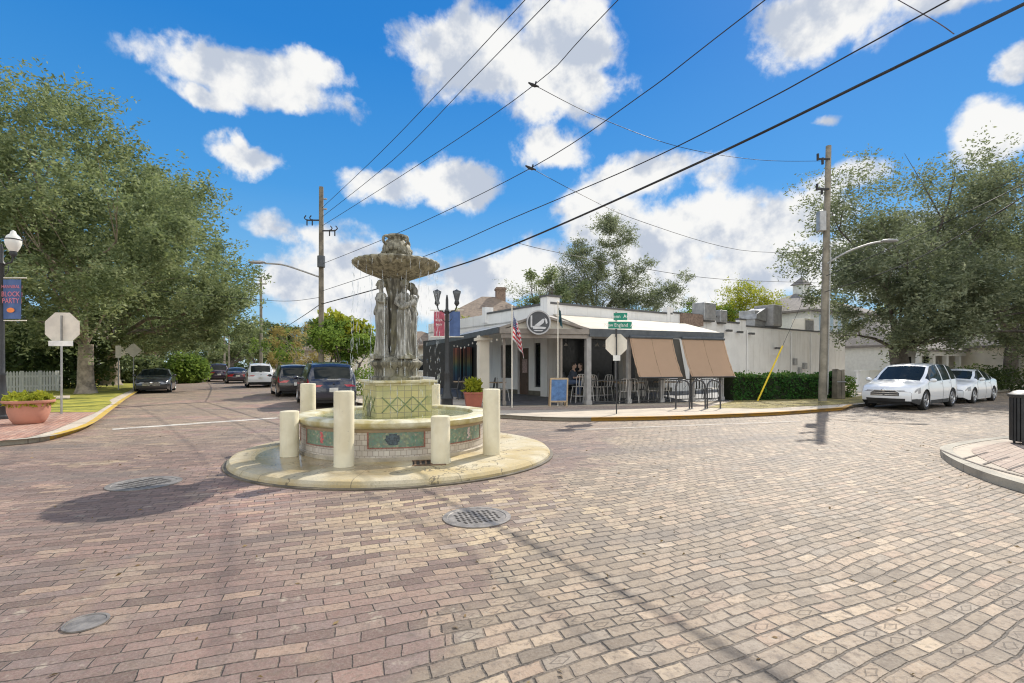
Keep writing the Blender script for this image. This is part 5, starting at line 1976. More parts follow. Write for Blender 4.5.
for f in (0.0, .28, .52, .76, 1.0):
    q = Vector(P0_).lerp(Vector(E4), f) + Vector((-.02, .12))
    post(q.x, q.y, .15 if f else .20)
for p in ((-.30, 18.75, .09), (1.86, 18.95, .08)):
    post(p[0], p[1], p[2], 'beam')
for i, (f, w) in enumerate(((.18, .42),)):
    q = Vector(E2).lerp(Vector(E1), f) + Vector((.12, .05))
    post(q.x, q.y, w, 'wall_cream', name='column')
mb = MB()
q = Vector(E2).lerp(Vector(E1), .18) + Vector((.12, .05))
mb.box(q.x, q.y, 2.70, .62, .62, .12, rz=R(20))
mb.build('column_capital', M['wall_cream'], rb)
# inner piers of the right patio
for px, yy in ((624, 23.2), (640, 24.5)):
    post(X(px, yy), yy, .36, 'wall_grey', 3.2, name='column')
# black sheet added as shade at the left patio's back, with a striped curtain, and its low white wall
mb = MB()
wall(mb, (-6.4, 36.0), (-1.75, 29.15), FZ, 3.4, .12)
mb.build('patio_shade_sheet', M['frame_black'], rb)
m, t = newmat('striped_curtain')
P = t.obj()
x, y, z = t.sep(P)
c = t.ramp(t.step(z, .7, 2.7), [(0, (.03, .06, .12)), (.35, (.05, .13, .13)), (.65, (.20, .17, .07)), (1, (.22, .08, .06))])
wv = t.m('SINE', t.m('MULTIPLY', t.m('ADD', x, y), 28.0))
c = t.mix(t.step(wv, -.6, .6, .2, 1.0), (.012, .014, .018), c)
t.out(t.n('ShaderNodeBsdfPrincipled', None, Base_Color=c, Roughness=.9))
mb = MB()
for s in (0.3, 1.15):
    a, b = at((-6.4, 36.0), (-1.75, 29.15), 4.4 + s * 1.5, .08), at((-6.4, 36.0), (-1.75, 29.15), 5.5 + s * 1.5, .08)
    N_ = 24
    V = []
    for i in range(N_ + 1):
        p = a.lerp(b, i / N_) + Vector((-.83, -.56)) * .03 * math.sin(i * 1.6)
        V += [(*p, .7), (*p, 2.75)]
    mb.add(V, [(2 * i, 2 * i + 2, 2 * i + 3, 2 * i + 1) for i in range(N_)])
mb.build('striped_curtain', m, rb, smooth=60)
mb = MB()
wall(mb, (-5.9, 29.0), (-3.9, 24.4), FZ, 1.05, .15)
mb.build('low_patio_wall', M['wall_white'], rb)
# string of bulbs under the left awning
m, t = newmat('bulb_glass')
t.out(t.n('ShaderNodeBsdfPrincipled', None, Base_Color=(.85, .83, .75, 1), Roughness=.2))
mb = MB()
for i in range(12):
    q = Vector(E2).lerp(Vector(E1), .03 + i * .05) + Vector((.25, .12))
    mb.ell((q.x, q.y, 2.55 + .08 * math.sin(i * 1.3)), .035, .035, .05, 8, 6)
mb.build('bulb_string', m, rb)
mb = MB()
for k, (px, yy) in enumerate(((566, 22.5), (597, 22.8), (604, 23.5), (586, 23.2))):
    x_ = X(px, yy)
    mb.tube([(x_, yy, 3.4), (x_, yy, 2.6)], .006, 5)
    mb.lathe([(.03, 2.62), (.10, 2.5), (.09, 2.5)], (x_, yy, 0), 12)
mb.build('pendant_lamps', M['roof_pale'], rb)

# brick stub beside the awning end
mb = MB().box(10.6, 30.0, 4.35, 1.9, .7, .7, rz=VA)
mb.build('brick_stub', M['brick_wall'], rb)


# things standing on the flat roof
def roof_unit(label, x, y, z, sx, sy, sz, rz, mat='metal_grey'):
    o = thing('roof_unit', label, 'air conditioner', (x, y, z), rz)
    MB().bx(-sx / 2, sx / 2, -sy / 2, sy / 2, .08, sz).build('casing', M[mat], o, bevel=.03)
    mb = MB()
    n = max(6, int(sx / .09))
    for i in range(n):
        mb.bx(-sx / 2 + .1 + i * (sx - .2) / n, -sx / 2 + .1 + (i + .6) * (sx - .2) / n, -sy / 2 - .02, -sy / 2 - .001, .2, sz - .15)
    mb.build('grille', M['post'], o)
    MB().bx(-sx / 2 + .05, sx / 2 - .05, -sy / 2 + .05, sy / 2 - .05, 0, .078).build('stand', M['cap_dark'], o)
    return o


y_ = 30.8
roof_unit('grey box air conditioner on the roof beside the brick stub, with a square front panel', X(704, y_), y_, 4.30, 1.15, .9, 1.15, VA)
roof_unit('low pale roof unit just right of the grey box unit', X(719, 31.6), 31.6, 4.25, .75, .7, .85, VA)
y_ = 35.5
roof_unit('large dark ribbed roof unit at the parapet step', X(768, y_), y_, 4.32, 1.15, 1.4, 1.55, VA, 'post')
o = roof_unit('big roof unit with a sloping hood, left of the dark ribbed one', X(752, 35.2), 35.2, 4.25, 1.3, 1.2, 1.2, VA)
MB().hexa([(-.75, -.75, .6), (.5, -.75, .45), (.5, .4, .45), (-.75, .4, .6), (-.7, -.75, .9), (.6, -.75, 1.45), (.6, .4, 1.45), (-.7, .4, .9)]).build('sloping_hood', M['metal_grey'], o)
roof_unit('rusty pale roof unit behind the blank white wall, left of the tall pole', X(803, 40), 40, 4.0, 1.5, 1.0, 1.35, VA, 'wall_cream')


def house(name, label, x, y, rz, w, d, eave, ridge, roof, walls, hip=.5, over=.5, wins_=(), chimney=None, cupola=None, porch=None):
    o = thing(name, label, 'house', (x, y, .05), rz)
    mb = MB().bx(-w / 2, w / 2, -d / 2, d / 2, 0, eave)
    mb.build('wall', M[walls], o)
    W_, D_ = w / 2 + over, d / 2 + over
    r = max(.3, W_ - D_ * hip * 2) if w > d else .3
    mb = MB()
    V = [(-W_, -D_, eave + .02), (W_, -D_, eave + .02), (W_, D_, eave + .02), (-W_, D_, eave + .02), (-r, 0, ridge), (r, 0, ridge)]
    mb.add(V, [(0, 1, 5, 4), (2, 3, 4, 5), (1, 2, 5), (3, 0, 4)])
    mb.add([(v[0], v[1], v[2] - .2) for v in V[:4]] + V[:4], [(3, 2, 1, 0), (0, 1, 5, 4), (1, 2, 6, 5), (2, 3, 7, 6), (3, 0, 4, 7)])
    ro = mb.build('roof', M[roof], o)
    if chimney:
        cx_, cw, ch_ = chimney
        mb = MB().bx(cx_ - cw / 2, cx_ + cw / 2, -.4, .4, ridge - 1.2, ridge + ch_)
        mb.bx(cx_ - cw / 2 - .08, cx_ + cw / 2 + .08, -.48, .48, ridge + ch_ - .25, ridge + ch_ - .1)
        mb.build('chimney', M['brick_wall'], ro)
    if cupola:
        mb = MB().bx(-.6, .6, -.6, .6, ridge - .4, ridge + 1.0)
        mb.build('cupola', M['clap_white'], ro)
        mb = MB().add([(-.8, -.8, ridge + 1.0), (.8, -.8, ridge + 1.0), (.8, .8, ridge + 1.0), (-.8, .8, ridge + 1.0), (0, 0, ridge + 1.9)], [(3, 2, 1, 0), (0, 1, 4), (1, 2, 4), (2, 3, 4), (3, 0, 4)])
        mb.tube([(0, 0, ridge + 1.8), (0, 0, ridge + 2.5)], [.05, .02], 6)
        mb.build('cupola_roof', M['shingle_grey'], ro)
    for (wx, wz, ww, wh, shut) in wins_:
        mb = MB()
        for sx in (-1, 1):
            mb.bx(wx + sx * ww / 2 - .06, wx + sx * ww / 2 + .06, -d / 2 - .06, -d / 2 - .001, wz - wh / 2, wz + wh / 2)
        for sz in (-1, 1):
            mb.bx(wx - ww / 2 + .061, wx + ww / 2 - .061, -d / 2 - .06, -d / 2 - .001, wz + sz * wh / 2 - .06, wz + sz * wh / 2 + .06)
        fr = mb.build('window', M['clap_white'], o)
        MB().bx(wx - ww / 2 + .06, wx + ww / 2 - .06, -d / 2 - .03, -d / 2 - .002, wz - wh / 2 + .06, wz + wh / 2 - .06).build('pane', M['glass_dark'], fr)
        if shut:
            for sx in (-1, 1):
                MB().bx(wx + sx * (ww / 2 + .35) - .26, wx + sx * (ww / 2 + .35) + .26, -d / 2 - .05, -d / 2 - .002, wz - wh / 2, wz + wh / 2).build('shutter', M['shutter_blue'], o)
    if porch:
        x0, x1, dep, hz, ncol = porch
        yb, yf = -d / 2, -d / 2 - dep
        mb = MB().hexa([(x0 - .3, yf - .3, hz), (x1 + .3, yf - .3, hz), (x1 + .3, yb - .01, hz + .9), (x0 - .3, yb - .01, hz + .9), (x0 - .3, yf - .3, hz + .14), (x1 + .3, yf - .3, hz + .14), (x1 + .3, yb - .01, hz + 1.04), (x0 - .3, yb - .01, hz + 1.04)])
        mb.build('porch_roof', M[roof], o)
        MB().bx(x0, x1, yf + .05, yf + .3, hz - .38, hz - .01).build('porch_beam', M['clap_white'], o)
        for i in range(ncol):
            xx = x0 + .15 + (x1 - x0 - .3) * i / (ncol - 1)
            mb = MB().bx(xx - .16, xx + .16, yf + .02, yf + .33, .35, hz - .38)
            mb.bx(xx - .22, xx + .22, yf - .04, yf + .39, .35, .6)
            mb.build('porch_column', M['clap_white'], o)
        MB().bx(x0, x1, yf, yb - .01, 0, .35).build('porch_floor', M['wall_grey'], o)
        mb = MB()
        nn = int((x1 - x0) / .22)
        for i in range(nn):
            xx = x0 + .4 + (x1 - x0 - .8) * i / (nn - 1)
            mb.bx(xx - .025, xx + .025, yf + .15, yf + .19, .36, 1.1)
        mb.bx(x0 + .3, x1 - .3, yf + .12, yf + .22, 1.1, 1.18)
        mb.build('porch_railing', M['clap_white'], o)
    return o


house('brick_house', 'hip roofed brown shingle house with a chimney behind the restaurant, above the left awning', -2.3, 48, R(10), 9.2, 8, 5.4, 8.2, 'shingle', 'clap_white', over=.6, wins_=[(-2.5, 3.9, 1, 1.3, 0), (2.2, 3.9, 1, 1.3, 0)], chimney=(1.2, .9, .9))
house('cupola_house', 'white house with grey hip roof, white cupola and pale blue shutters', 32.4, 56, R(26), 12, 10, 7.1, 9.6, 'shingle_grey', 'clap_white', over=.5, cupola=True,
      wins_=[(-3.6, 5.9, 1.0, 1.5, 1), (-.6, 5.9, 1.0, 1.5, 1), (3.0, 5.9, 1.0, 1.5, 1), (-3.0, 2.6, 1.0, 1.5, 1)])
house('porch_house', 'white house with a grey roofed front porch behind the white crossover', 36.5, 49, R(24), 11, 7, 3.4, 6.2, 'shingle_grey', 'clap_white', over=.4, wins_=[(-3, 1.7, 1.4, 1.5, 0), (0, 1.7, 1.2, 1.5, 0), (3, 1.7, 1.4, 1.5, 0)], porch=(-5.3, 5.0, 2.2, 2.8, 6))
house('porch_house', 'low cream house with porch columns in the shade of the right oak', 46.5, 45.5, R(20), 12, 7, 3.3, 5.6, 'shingle_grey', 'wall_cream', over=.4, wins_=[(-3, 1.7, 1.6, 1.5, 0), (1, 1.7, 1.6, 1.5, 0)], porch=(-5.8, 5.6, 2.0, 2.7, 5))
house('porch_house', 'cream house with a white columned porch half hidden behind the left oak trunks', -43.5, 50, R(-20), 9, 7, 4.4, 7, 'shingle_grey', 'wall_cream', over=.5, wins_=[(-2, 1.8, 1.2, 1.6, 0), (2, 1.8, 1.2, 1.6, 0)], porch=(-4.2, 4.2, 2.2, 3.1, 4))
house('street_house', 'pale house low behind the golden crape myrtle', -19.5, 62, R(-30), 10, 8, 3.4, 6, 'shingle', 'wall_cream', over=.5, wins_=[(-2, 1.8, 1.2, 1.4, 0), (2, 1.8, 1.2, 1.4, 0)])
house('street_house', 'beige house right of the small round tree, behind the fountain', -8.2, 44, R(-12), 6.5, 6, 3.2, 4.6, 'shingle', 'wall_cream', over=.4, wins_=[(-1.4, 1.8, 1.2, 1.3, 0), (1.4, 1.8, 1.0, 1.3, 0)])

lw = MB()
wall(lw, (20.2, 29.0), (27.5, 33.6), 0, 1.28, .22)
wall(lw, (20.15, 28.93), (27.56, 33.6), 1.28, 1.36, .34)
tag(lw.build('garden_wall', M['wall_white']), 'low white garden wall between the clipped shrub and the oak trunk', 'wall')
# orange railing on the left porch yard
o = thing('wooden_railing', 'orange brown wooden railing between the two oak trunks', 'railing', (X(89, 43), 43, .12), R(-8))
mb = MB()
for i in range(14):
    mb.bx(i * .14 - .03, i * .14 + .03, -.03, .03, 0, 1.0)
mb.build('pickets', pmat('cedar', (.42, .20, .06), .7, var=.2), o)
mb = MB().bx(-.1, 1.95, -.05, .05, 1.0, 1.1)
mb.bx(-.1, 1.95, .031, .07, .3, .4)
mb.build('rail', pmat('cedar_rail', (.45, .22, .07), .7, var=.2), o)
o = thing('white_pillar_gate', 'pair of slim white porch posts standing between the oak trunks', 'posts', (X(94.5, 44), 44.5, .12), 0)
for dx in (0, .42):
    MB().bx(dx - .09, dx + .09, -.09, .09, 0, 4.6).build('post', M['clap_white'], o)
MB().bx(-.2, .62, -.12, .12, 4.6, 4.85).build('lintel', M['clap_white'], o)


# ---------------------------------------------------------------- street furniture
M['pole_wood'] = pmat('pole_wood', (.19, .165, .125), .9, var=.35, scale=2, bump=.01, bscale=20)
M['pole_pale'] = pmat('pole_wood_pale', (.25, .225, .18), .9, var=.3, scale=2, bump=.01, bscale=20)  # paler, greyer pole wood
M['wire'] = pmat('wire_black', (.02, .02, .022), .6)
M['lamp_iron'] = pmat('lamp_iron', (.028, .03, .032), .45, var=.2)
M['sign_back'] = pmat('sign_back', (.72, .67, .57), .5, metal=.0, var=.1, scale=3)
M['steel'] = pmat('galvanised_post', (.34, .34, .33), .5, metal=.5, var=.15)
M['green_sign'] = pmat('sign_green', (.0, .22, .14), .4, var=.08)
M['white_letter'] = pmat('letter_white', (.78, .78, .74), .5)

OCT = [(math.cos(R(22.5 + 45 * k)), math.sin(R(22.5 + 45 * k))) for k in range(8)]


def stop_sign(label, x, y, z0, zc, r, rz, plate=None, extra=None, pm_='steel'):
    o = thing('stop_sign', label, 'road sign', (x, y, z0), rz)
    mb = MB().bar((0, 0, 0), (0, 0, zc + r * .8 - z0), .055, .03)
    mb.build('post', M[pm_], o)
    k = r / math.cos(R(22.5))
    MB().plate([(a * k, b * k + zc - z0) for a, b in OCT], .004, Matrix.Translation((0, .035, 0))).build('sign_plate', M['sign_back'], o)
    f = MB().plate([(a * k * .999, b * k * .999 + zc - z0) for a, b in OCT], .002, Matrix.Translation((0, .0385, 0)))
    fo_ = f.build('sign_face', pmat('sign_red', (.45, .02, .02), .4, var=.05), o)
    letters(MB(), 'STOP', r * .75, Matrix.Translation((0, .0405, zc - z0)) @ Matrix.Rotation(math.pi, 4, 'Z'), .001).build('lettering', M['white_letter'], fo_)
    if plate:
        w_, h_, dz = plate
        MB().plate([(-w_ / 2, dz - h_ / 2), (w_ / 2, dz - h_ / 2), (w_ / 2, dz + h_ / 2), (-w_ / 2, dz + h_ / 2)], .004, Matrix.Translation((0, -.03, 0))).build('sub_plate', M['white_letter'] if extra else M['sign_back'], o)
    return o


y = 15.5
stop_sign('beige back of the octagonal stop sign on the left corner, with a narrow plate below', X(61.5, 15.4), 15.4, .12, Z(328, 15.4), .48, R(8), plate=(.68, .16, Z(343.5, 15.4) - .12), extra=1)
ss = stop_sign('pale back of a stop sign before the patio, under two green street names', X(616.5, y), y, .12, Z(344.5, y), .33, R(-4), plate=(.22, .17, Z(358, y) - .12), extra=1, pm_='frame_black')
# green blades share its post
bl = thing('street_name_sign', 'two green street name blades crossed on top of the stop sign post by the patio', 'street sign', (X(616, y), y - .03, 0))
MB().bar((0, 0, Z(337, y)), (0, 0, Z(312, y)), .05, .05).build('post', M['frame_black'], bl)


def blade(txt, px0, px1, py0, py1, rz, tail, sx):
    w_ = (px1 - px0) / 500 * y
    h_ = (py1 - py0) / 500 * y
    cz = Z((py0 + py1) / 2, y)
    cx_ = X((px0 + px1) / 2, y) - X(616, y)
    Mx = Matrix.Translation((cx_, -.06 if tail else -.055, cz)) @ Matrix.Rotation(rz, 4, 'Z')
    b_ = MB().plate([(-w_ / 2, -h_ / 2), (w_ / 2, -h_ / 2), (w_ / 2, h_ / 2), (-w_ / 2, h_ / 2)], .006, Mx).build('name_blade', M['green_sign'], bl)
    e = MB()
    for a0, a1, b0, b1 in ((-w_ / 2, w_ / 2, -h_ / 2 - .012, -h_ / 2), (-w_ / 2, w_ / 2, h_ / 2, h_ / 2 + .012), (-w_ / 2 - .012, -w_ / 2, -h_ / 2, h_ / 2), (w_ / 2, w_ / 2 + .012, -h_ / 2, h_ / 2)):
        e.plate([(a0, b0), (a1, b0), (a1, b1), (a0, b1)], .006, Mx)
    e.build('border', M['white_letter'], b_)
    letters(MB(), txt, h_ * .72, Mx @ Matrix.Translation((-w_ * .05, -.005, 0)), .001, sx=.92).build('lettering', M['white_letter'], b_)


blade('Penn  Av', 613.2, 626.5, 313.2, 320.3, R(-8), 0, .9)
blade('New England  A', 607.5, 631.2, 322.0, 328.8, R(4), 1, .8)

# small signs by the left oaks
for px, yy, zt, kind, lab in ((118.5, 31.0, 350, 'blank', 'thin post with a narrow sign plate beside the second oak trunk'), (133.5, 33, 352, 'diamond', 'pale diamond road sign behind the dark sedan')):
    o = thing('road_sign', lab, 'road sign', (X(px, yy), yy, .12), R(15))
    MB().bar((0, 0, 0), (0, 0, Z(zt, yy) + .2), .06, .04).build('post', M['steel'], o)
    zz = Z(zt, yy)
    if kind == 'blank':
        MB().plate([(-.15, zz - .6), (.15, zz - .6), (.15, zz + .15), (-.15, zz + .15)], .004, Matrix.Translation((0, -.03, 0))).build('sign_plate', M['sign_back'], o)
    else:
        MB().plate([(0, zz - .5), (.5, zz), (0, zz + .5), (-.5, zz)], .004, Matrix.Translation((0, -.03, 0))).build('sign_plate', M['sign_back'], o)


def street_lamp(label, x, y, h, arm, zb0, zb1, bw, left, right, globe, group, rz=0):
    o = thing('street_lamp', label, 'street lamp', (x, y, .12), rz, group)
    h -= .12
    mb = MB()
    mb.lathe([(.25, 0), (.25, .08), (.20, .12), (.19, .35), (.22, .40), (.15, .55), (.10, .9), (.085, 1.2), (.10, 1.24), (.075, 1.3), (.06, h - .55), (.09, h - .5), (.05, h - .42), (.045, h - .1), (.02, h + .05)], n=20)
    mb.build('post', M['lamp_iron'], o, smooth=45)
    for sg in (-1, 1):
        mb = MB().tube(smooth_line([(0, 0, h - .62), (sg * arm * .45, 0, h - .50), (sg * arm * .85, 0, h - .46), (sg * arm, 0, h - .28)], 4), .022, 8)
        mb.tube(smooth_line([(0, 0, h - .9), (sg * arm * .5, 0, h - .75), (sg * arm * .6, 0, h - .55)], 3), .012, 6)
        mb.lathe([(.035, h - .32), (.09, h - .24), (.075, h - .16)], (sg * arm, 0, 0), 14)
        mb.build('arm', M['lamp_iron'], o, smooth=50)
        g_ = MB()
        s_ = globe
        prf = [(.075, -.16), (.12, -.05), (.15, .06), (.15, .16), (.12, .26), (.06, .33), (.045, .40), (0, .44)] if s_ > .2 else [(.075, -.16), (.13, .05), (.165, .14), (.14, .18), (.05, .22), (0, .25)]
        g_.lathe([(a_ * s_ / .2, h + b_) for a_, b_ in prf], (sg * arm, 0, 0), 18)
        go = g_.build('globe', M['globe'], o, smooth=50)
        MB().lathe([(.155 * s_ / .2, h + .155), (.165 * s_ / .2, h + .17), (.155 * s_ / .2, h + .185)], (sg * arm, 0, 0), 18).build('globe_band', M['lamp_iron'], go)
    for z in (zb0 - .03, zb1 + .03):
        x0 = -bw - .14 if left else 0
        x1 = bw + .14 if right else 0
        MB().tube([(x0, 0, z), (x1, 0, z)], .015, 8).build('banner_rod', M['sign_back'], o)
    return o


M['globe'] = pmat('lamp_globe', (.72, .71, .66), .35, var=.05)
M['globe_dark'] = pmat('lamp_globe_shaded', (.10, .11, .12), .25, var=.2)  # darker copy of the globe, backlit shade put into its colour
M['banner_blue'] = pmat('banner_blue', (.075, .125, .27), .8, var=.12, scale=5)
M['banner_rose'] = pmat('banner_rose', (.42, .10, .14), .8, var=.2, scale=8)
M['banner_orange'] = pmat('banner_orange', (.75, .22, .06), .8, var=.1)
M['banner_pink'] = pmat('banner_pink', (.62, .20, .24), .8, var=.1)


def banner(label, lamp, x0, x1, z0, z1, mat, lines):
    """Cloth banner between the rods of a lamp."""
    o = thing('banner', label, 'banner', tuple(lamp.location), lamp.rotation_euler.z)
    mb = MB()
    N_ = 10
    V = []
    for i in range(N_ + 1):
        xx = x0 + (x1 - x0) * i / N_
        for zz in (z0, z1):
            V.append((xx, .02 * math.sin(i * .9) - .02, zz))
    V += [(a, b + .006, c) for a, b, c in V]
    n = 2 * (N_ + 1)
    mb.add(V, [(2 * i, 2 * i + 2, 2 * i + 3, 2 * i + 1) for i in range(N_)] + [(n + 2 * i + 1, n + 2 * i + 3, n + 2 * i + 2, n + 2 * i) for i in range(N_)])
    mb.build('cloth', M[mat], o, smooth=60)
    for k, (txt, size, zc, mt, sx) in enumerate(lines):
        for side in (0, 1):
            Mx = Matrix.Translation(((x0 + x1) / 2, -.046 if side == 0 else .032, zc)) @ Matrix.Rotation(math.pi * side, 4, 'Z')
            if txt == 'oval':
                MB().plate([(size * math.cos(q * .3927), size * .62 * math.sin(q * .3927)) for q in range(16)], .003, Mx).build('emblem', M[mt], o)
            else:
                letters(MB(), txt, size, Mx, .0015, sx=sx).build('lettering', M[mt], o)
    return o


yl = 14.0
xl = X(1.5, yl)
hl = Z(250, yl) + .12
l1 = street_lamp('tall black double street lamp at the left edge, carrying the blue festival banner', xl, yl, hl, .33, Z(319.5, yl) - .12, Z(279, yl) - .12, .56, False, True, .24, 'double street lamps with banners')
bz0, bz1 = Z(319, yl) - .12, Z(279.5, yl) - .12
bh = bz1 - bz0
banner('blue festival banner with pink and orange lettering on the lamp at the left edge', l1, .04, .56, bz0, bz1, 'banner_blue',
       [('HANNIBAL', .13, bz1 - bh * .19, 'banner_pink', .8), ('BLOCK', .20, bz1 - bh * .38, 'banner_pink', .8), ('PARTY', .20, bz1 - bh * .55, 'banner_pink', .8), ('oval', .11, bz1 - bh * .78, 'banner_orange', 1)])
yl = 16.8
l2 = street_lamp('black double street lamp seen through the falling water right of the fountain statues', X(447, yl), yl, Z(300, yl) + .12, .33, Z(336, yl) - .12, Z(311, yl) - .12, .42, True, True, .17, 'double street lamps with banners', 0)
for ch in kids(l2):
    if ch.name.startswith('globe'):
        ch.data.materials[0] = M['globe_dark']
z0, z1 = Z(336, yl) - .12, Z(311.5, yl) - .12
banner('blue banner on the right side of the lamp beside the fountain', l2, .08, .44, z0, z1, 'banner_blue', [])
banner('rose red banner with pale lettering on the left side of the lamp beside the fountain', l2, -.44, -.08, z0, z1, 'banner_rose', [('BLOCK', .09, z1 - .3, 'white_letter', .8), ('PARTY', .09, z1 - .45, 'white_letter', .8)])

# planters
o = thing('planter', 'big round terracotta planter of yellow green plants on the left corner', 'planter', (*G(29, 423.5, .12), .122))
k = 1.0
mb = MB().lathe([(.26, 0), (.30, .02), (.36, .12), (.415, .30), (.425, .46), (.44, .52), (.50, .535), (.515, .56), (.515, .60), (.47, .605), (.44, .58), (.43, .50), (0, .50)], n=48)
mb.build('pot', pmat('terracotta_pink', (.50, .235, .165), .75, var=.1, scale=2), o, smooth=45)
rng = np.random.default_rng(3)
a_ = rng.uniform(0, 6.283, 2400)
r_ = np.sqrt(rng.uniform(0, 1, 2400)) * .46
p_ = np.stack([r_ * np.cos(a_), r_ * np.sin(a_), .50 + rng.uniform(0, 1, 2400) ** 1.3 * (.20 + .10 * np.cos(a_ * 2))], 1)
quad_mesh('plants', leaf_cards(p_, .10, rng, 1.2, .5), M['lime'], o)
MB().lathe([(.43, .505), (0, .52)], n=24).build('compost', M['bark_dark'], o)

o = thing('planter', 'square terracotta planter with an upright leafy plant beside the black lamp post', 'planter', (X(474, 18.6), 18.3, .13), R(10))
mb = MB().add([(-.26, -.26, 0), (.26, -.26, 0), (.26, .26, 0), (-.26, .26, 0), (-.33, -.33, .46), (.33, -.33, .46), (.33, .33, .46), (-.33, .33, .46)], [(3, 2, 1, 0), (0, 1, 5, 4), (1, 2, 6, 5), (2, 3, 7, 6), (3, 0, 4, 7)])
mb.bx(-.35, .35, -.35, .35, .461, .52)
mb.build('pot', pmat('terracotta_red', (.40, .13, .085), .75, var=.1, scale=3), o)
rng = np.random.default_rng(4)
n_ = 420
a_ = rng.uniform(0, 6.283, n_)
h_ = rng.uniform(0, 1, n_)
p_ = np.stack([np.cos(a_) * .26 * (1 - .3 * h_), np.sin(a_) * .26 * (1 - .3 * h_), .50 + h_ * .42], 1)
quad_mesh('plant', leaf_cards(p_, .20, rng, 2.0, .4), M['lime'], o)

# picket fence
fa, fb_ = Vector((X(4, 26.5), 26.5)), Vector((X(61, 29.5), 29.5))
o = thing('picket_fence', 'white wooden picket fence behind the terracotta planter', 'fence', (fa.x, fa.y, .13), math.atan2((fb_ - fa).y, (fb_ - fa).x))
L_ = (fb_ - fa).length
mb = MB()
n_ = int(L_ / .155)
for i in range(n_):
    mb.plate([(-.055, .05), (.055, .05), (.055, 1.10), (0, 1.20), (-.055, 1.10)], .025, Matrix.Translation((i * L_ / n_, 0, 0)))
mb.build('pickets', M['clap_white'], o)
mb = MB().bx(-.1, L_, .014, .055, .3, .4)
mb.bx(-.1, L_, .014, .055, .85, .95)
mb.build('rail', M['clap_white'], o)
for i in range(4):
    MB().bx(i * (L_ - .1) / 3 - .06, i * (L_ - .1) / 3 + .06, .056, .17, 0, 1.2).build('post', M['clap_white'], o)

# utility poles
def cross_insulators(mb, z, side, s=1.0):
    mb.bar((0, 0, z), (side * .75 * s, 0, z + .05), .07, .09)


pa = Vector((-10.3, 27.0))
o = thing('utility_pole', 'tall wooden utility pole behind the dark blue car, with brackets and light arm', 'utility pole', (pa.x, pa.y, 0))
hp = Z(187, 27)
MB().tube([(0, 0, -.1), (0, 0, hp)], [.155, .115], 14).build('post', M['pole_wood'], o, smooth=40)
for sg, z, ln in ((-1, Z(220.5, 27), .75), (1, Z(231, 27), .75)):
    mb = MB().bar((0, -.05, z), (sg * ln, -.05, z), .05, .07)
    for k in (.62, 1.0):
        mb.tube(smooth_line([(sg * ln * k, -.05, z), (sg * (ln * k + .14), -.05, z + .12), (sg * (ln * k + .05), -.05, z + .26)], 3), .03, 6)
        mb.tube([(sg * ln * k, -.05, z - .28), (sg * ln * k, -.05, z + .05)], .035, 6)
    mb.build('insulator_bracket', M['wire'], o)
MB().tube([(.08, -.22, Z(268, 27)), (.08, -.22, Z(257, 27))], .2, 12).build('transformer', M['fascia'], o)
mb = MB()
for z in (Z(199, 27), Z(209, 27)):
    mb.tube([(.14, 0, z), (.30, 0, z)], .05, 8)
mb.build('insulator', M['metal_grey'], o)
mb = MB().tube(smooth_line([(-.1, 0, Z(277, 27)), (-1.1, -.1, Z(270.5, 27)), (-2.0, -.2, Z(265.5, 27)), (-2.9, -.3, Z(264.5, 27))], 4), .045, 8)
mb.build('light_arm', M['steel'], o)
mb = MB().ell((-3.3, -.33, Z(263.5, 27)), .48, .16, .09, 12, 8)
mb.build('light_head', M['metal_grey'], o, smooth=60)

pr = Vector((13.1, 21.1))
hp2 = Z(146, 21.1)
o = thing('utility_pole', 'tall leaning utility pole on the grass verge with a pale box and light arm', 'utility pole', (pr.x, pr.y, .1))
tilt = lambda z: .26 * z / hp2
MB().tube([(0, 0, -.1), (tilt(hp2), 0, hp2 - .1)], [.165, .105], 14).build('post', M['pole_pale'], o, smooth=40)
zt = Z(222, 21.1) - .1
mb = MB().bx(tilt(zt) - .42, tilt(zt) - .14, -.22, .06, zt - .42, zt + .42)
mb.build('equipment_box', M['metal_grey'], o, bevel=.03)
for z, py in ((Z(160, 21.1) - .1, 0), (Z(190, 21.1) - .1, 0)):
    mb = MB().bar((tilt(z), -.1, z), (tilt(z) - .5, -.1, z), .06, .07)
    mb.tube([(tilt(z) - .5, -.1, z - .05), (tilt(z) - .5, -.1, z + .22)], .05, 8)
    mb.tube([(tilt(z) - .3, -.1, z - .22), (tilt(z) - .3, -.1, z + .05)], .05, 8)
    mb.build('insulator', M['wire'], o)
z1_, z2_ = Z(264, 21.1) - .1, Z(247, 21.1) - .1
mb = MB().tube(smooth_line([(tilt(z1_), -.1, z1_), (.8, -.3, z1_ + .42), (1.6, -.5, z2_), (2.1, -.6, z2_ + .08)], 4), .04, 8)
mb.build('light_arm', M['steel'], o)
MB().ell((2.35, -.66, z2_ + .10), .36, .14, .07, 12, 8).build('light_head', M['metal_grey'], o, smooth=60)
zc_ = Z(210, 21.1)
mb = MB().tube([(.10, -.19, .3), (.24, -.17, 6.5)], .025, 6)
mb.build('conduit', M['steel'], o)

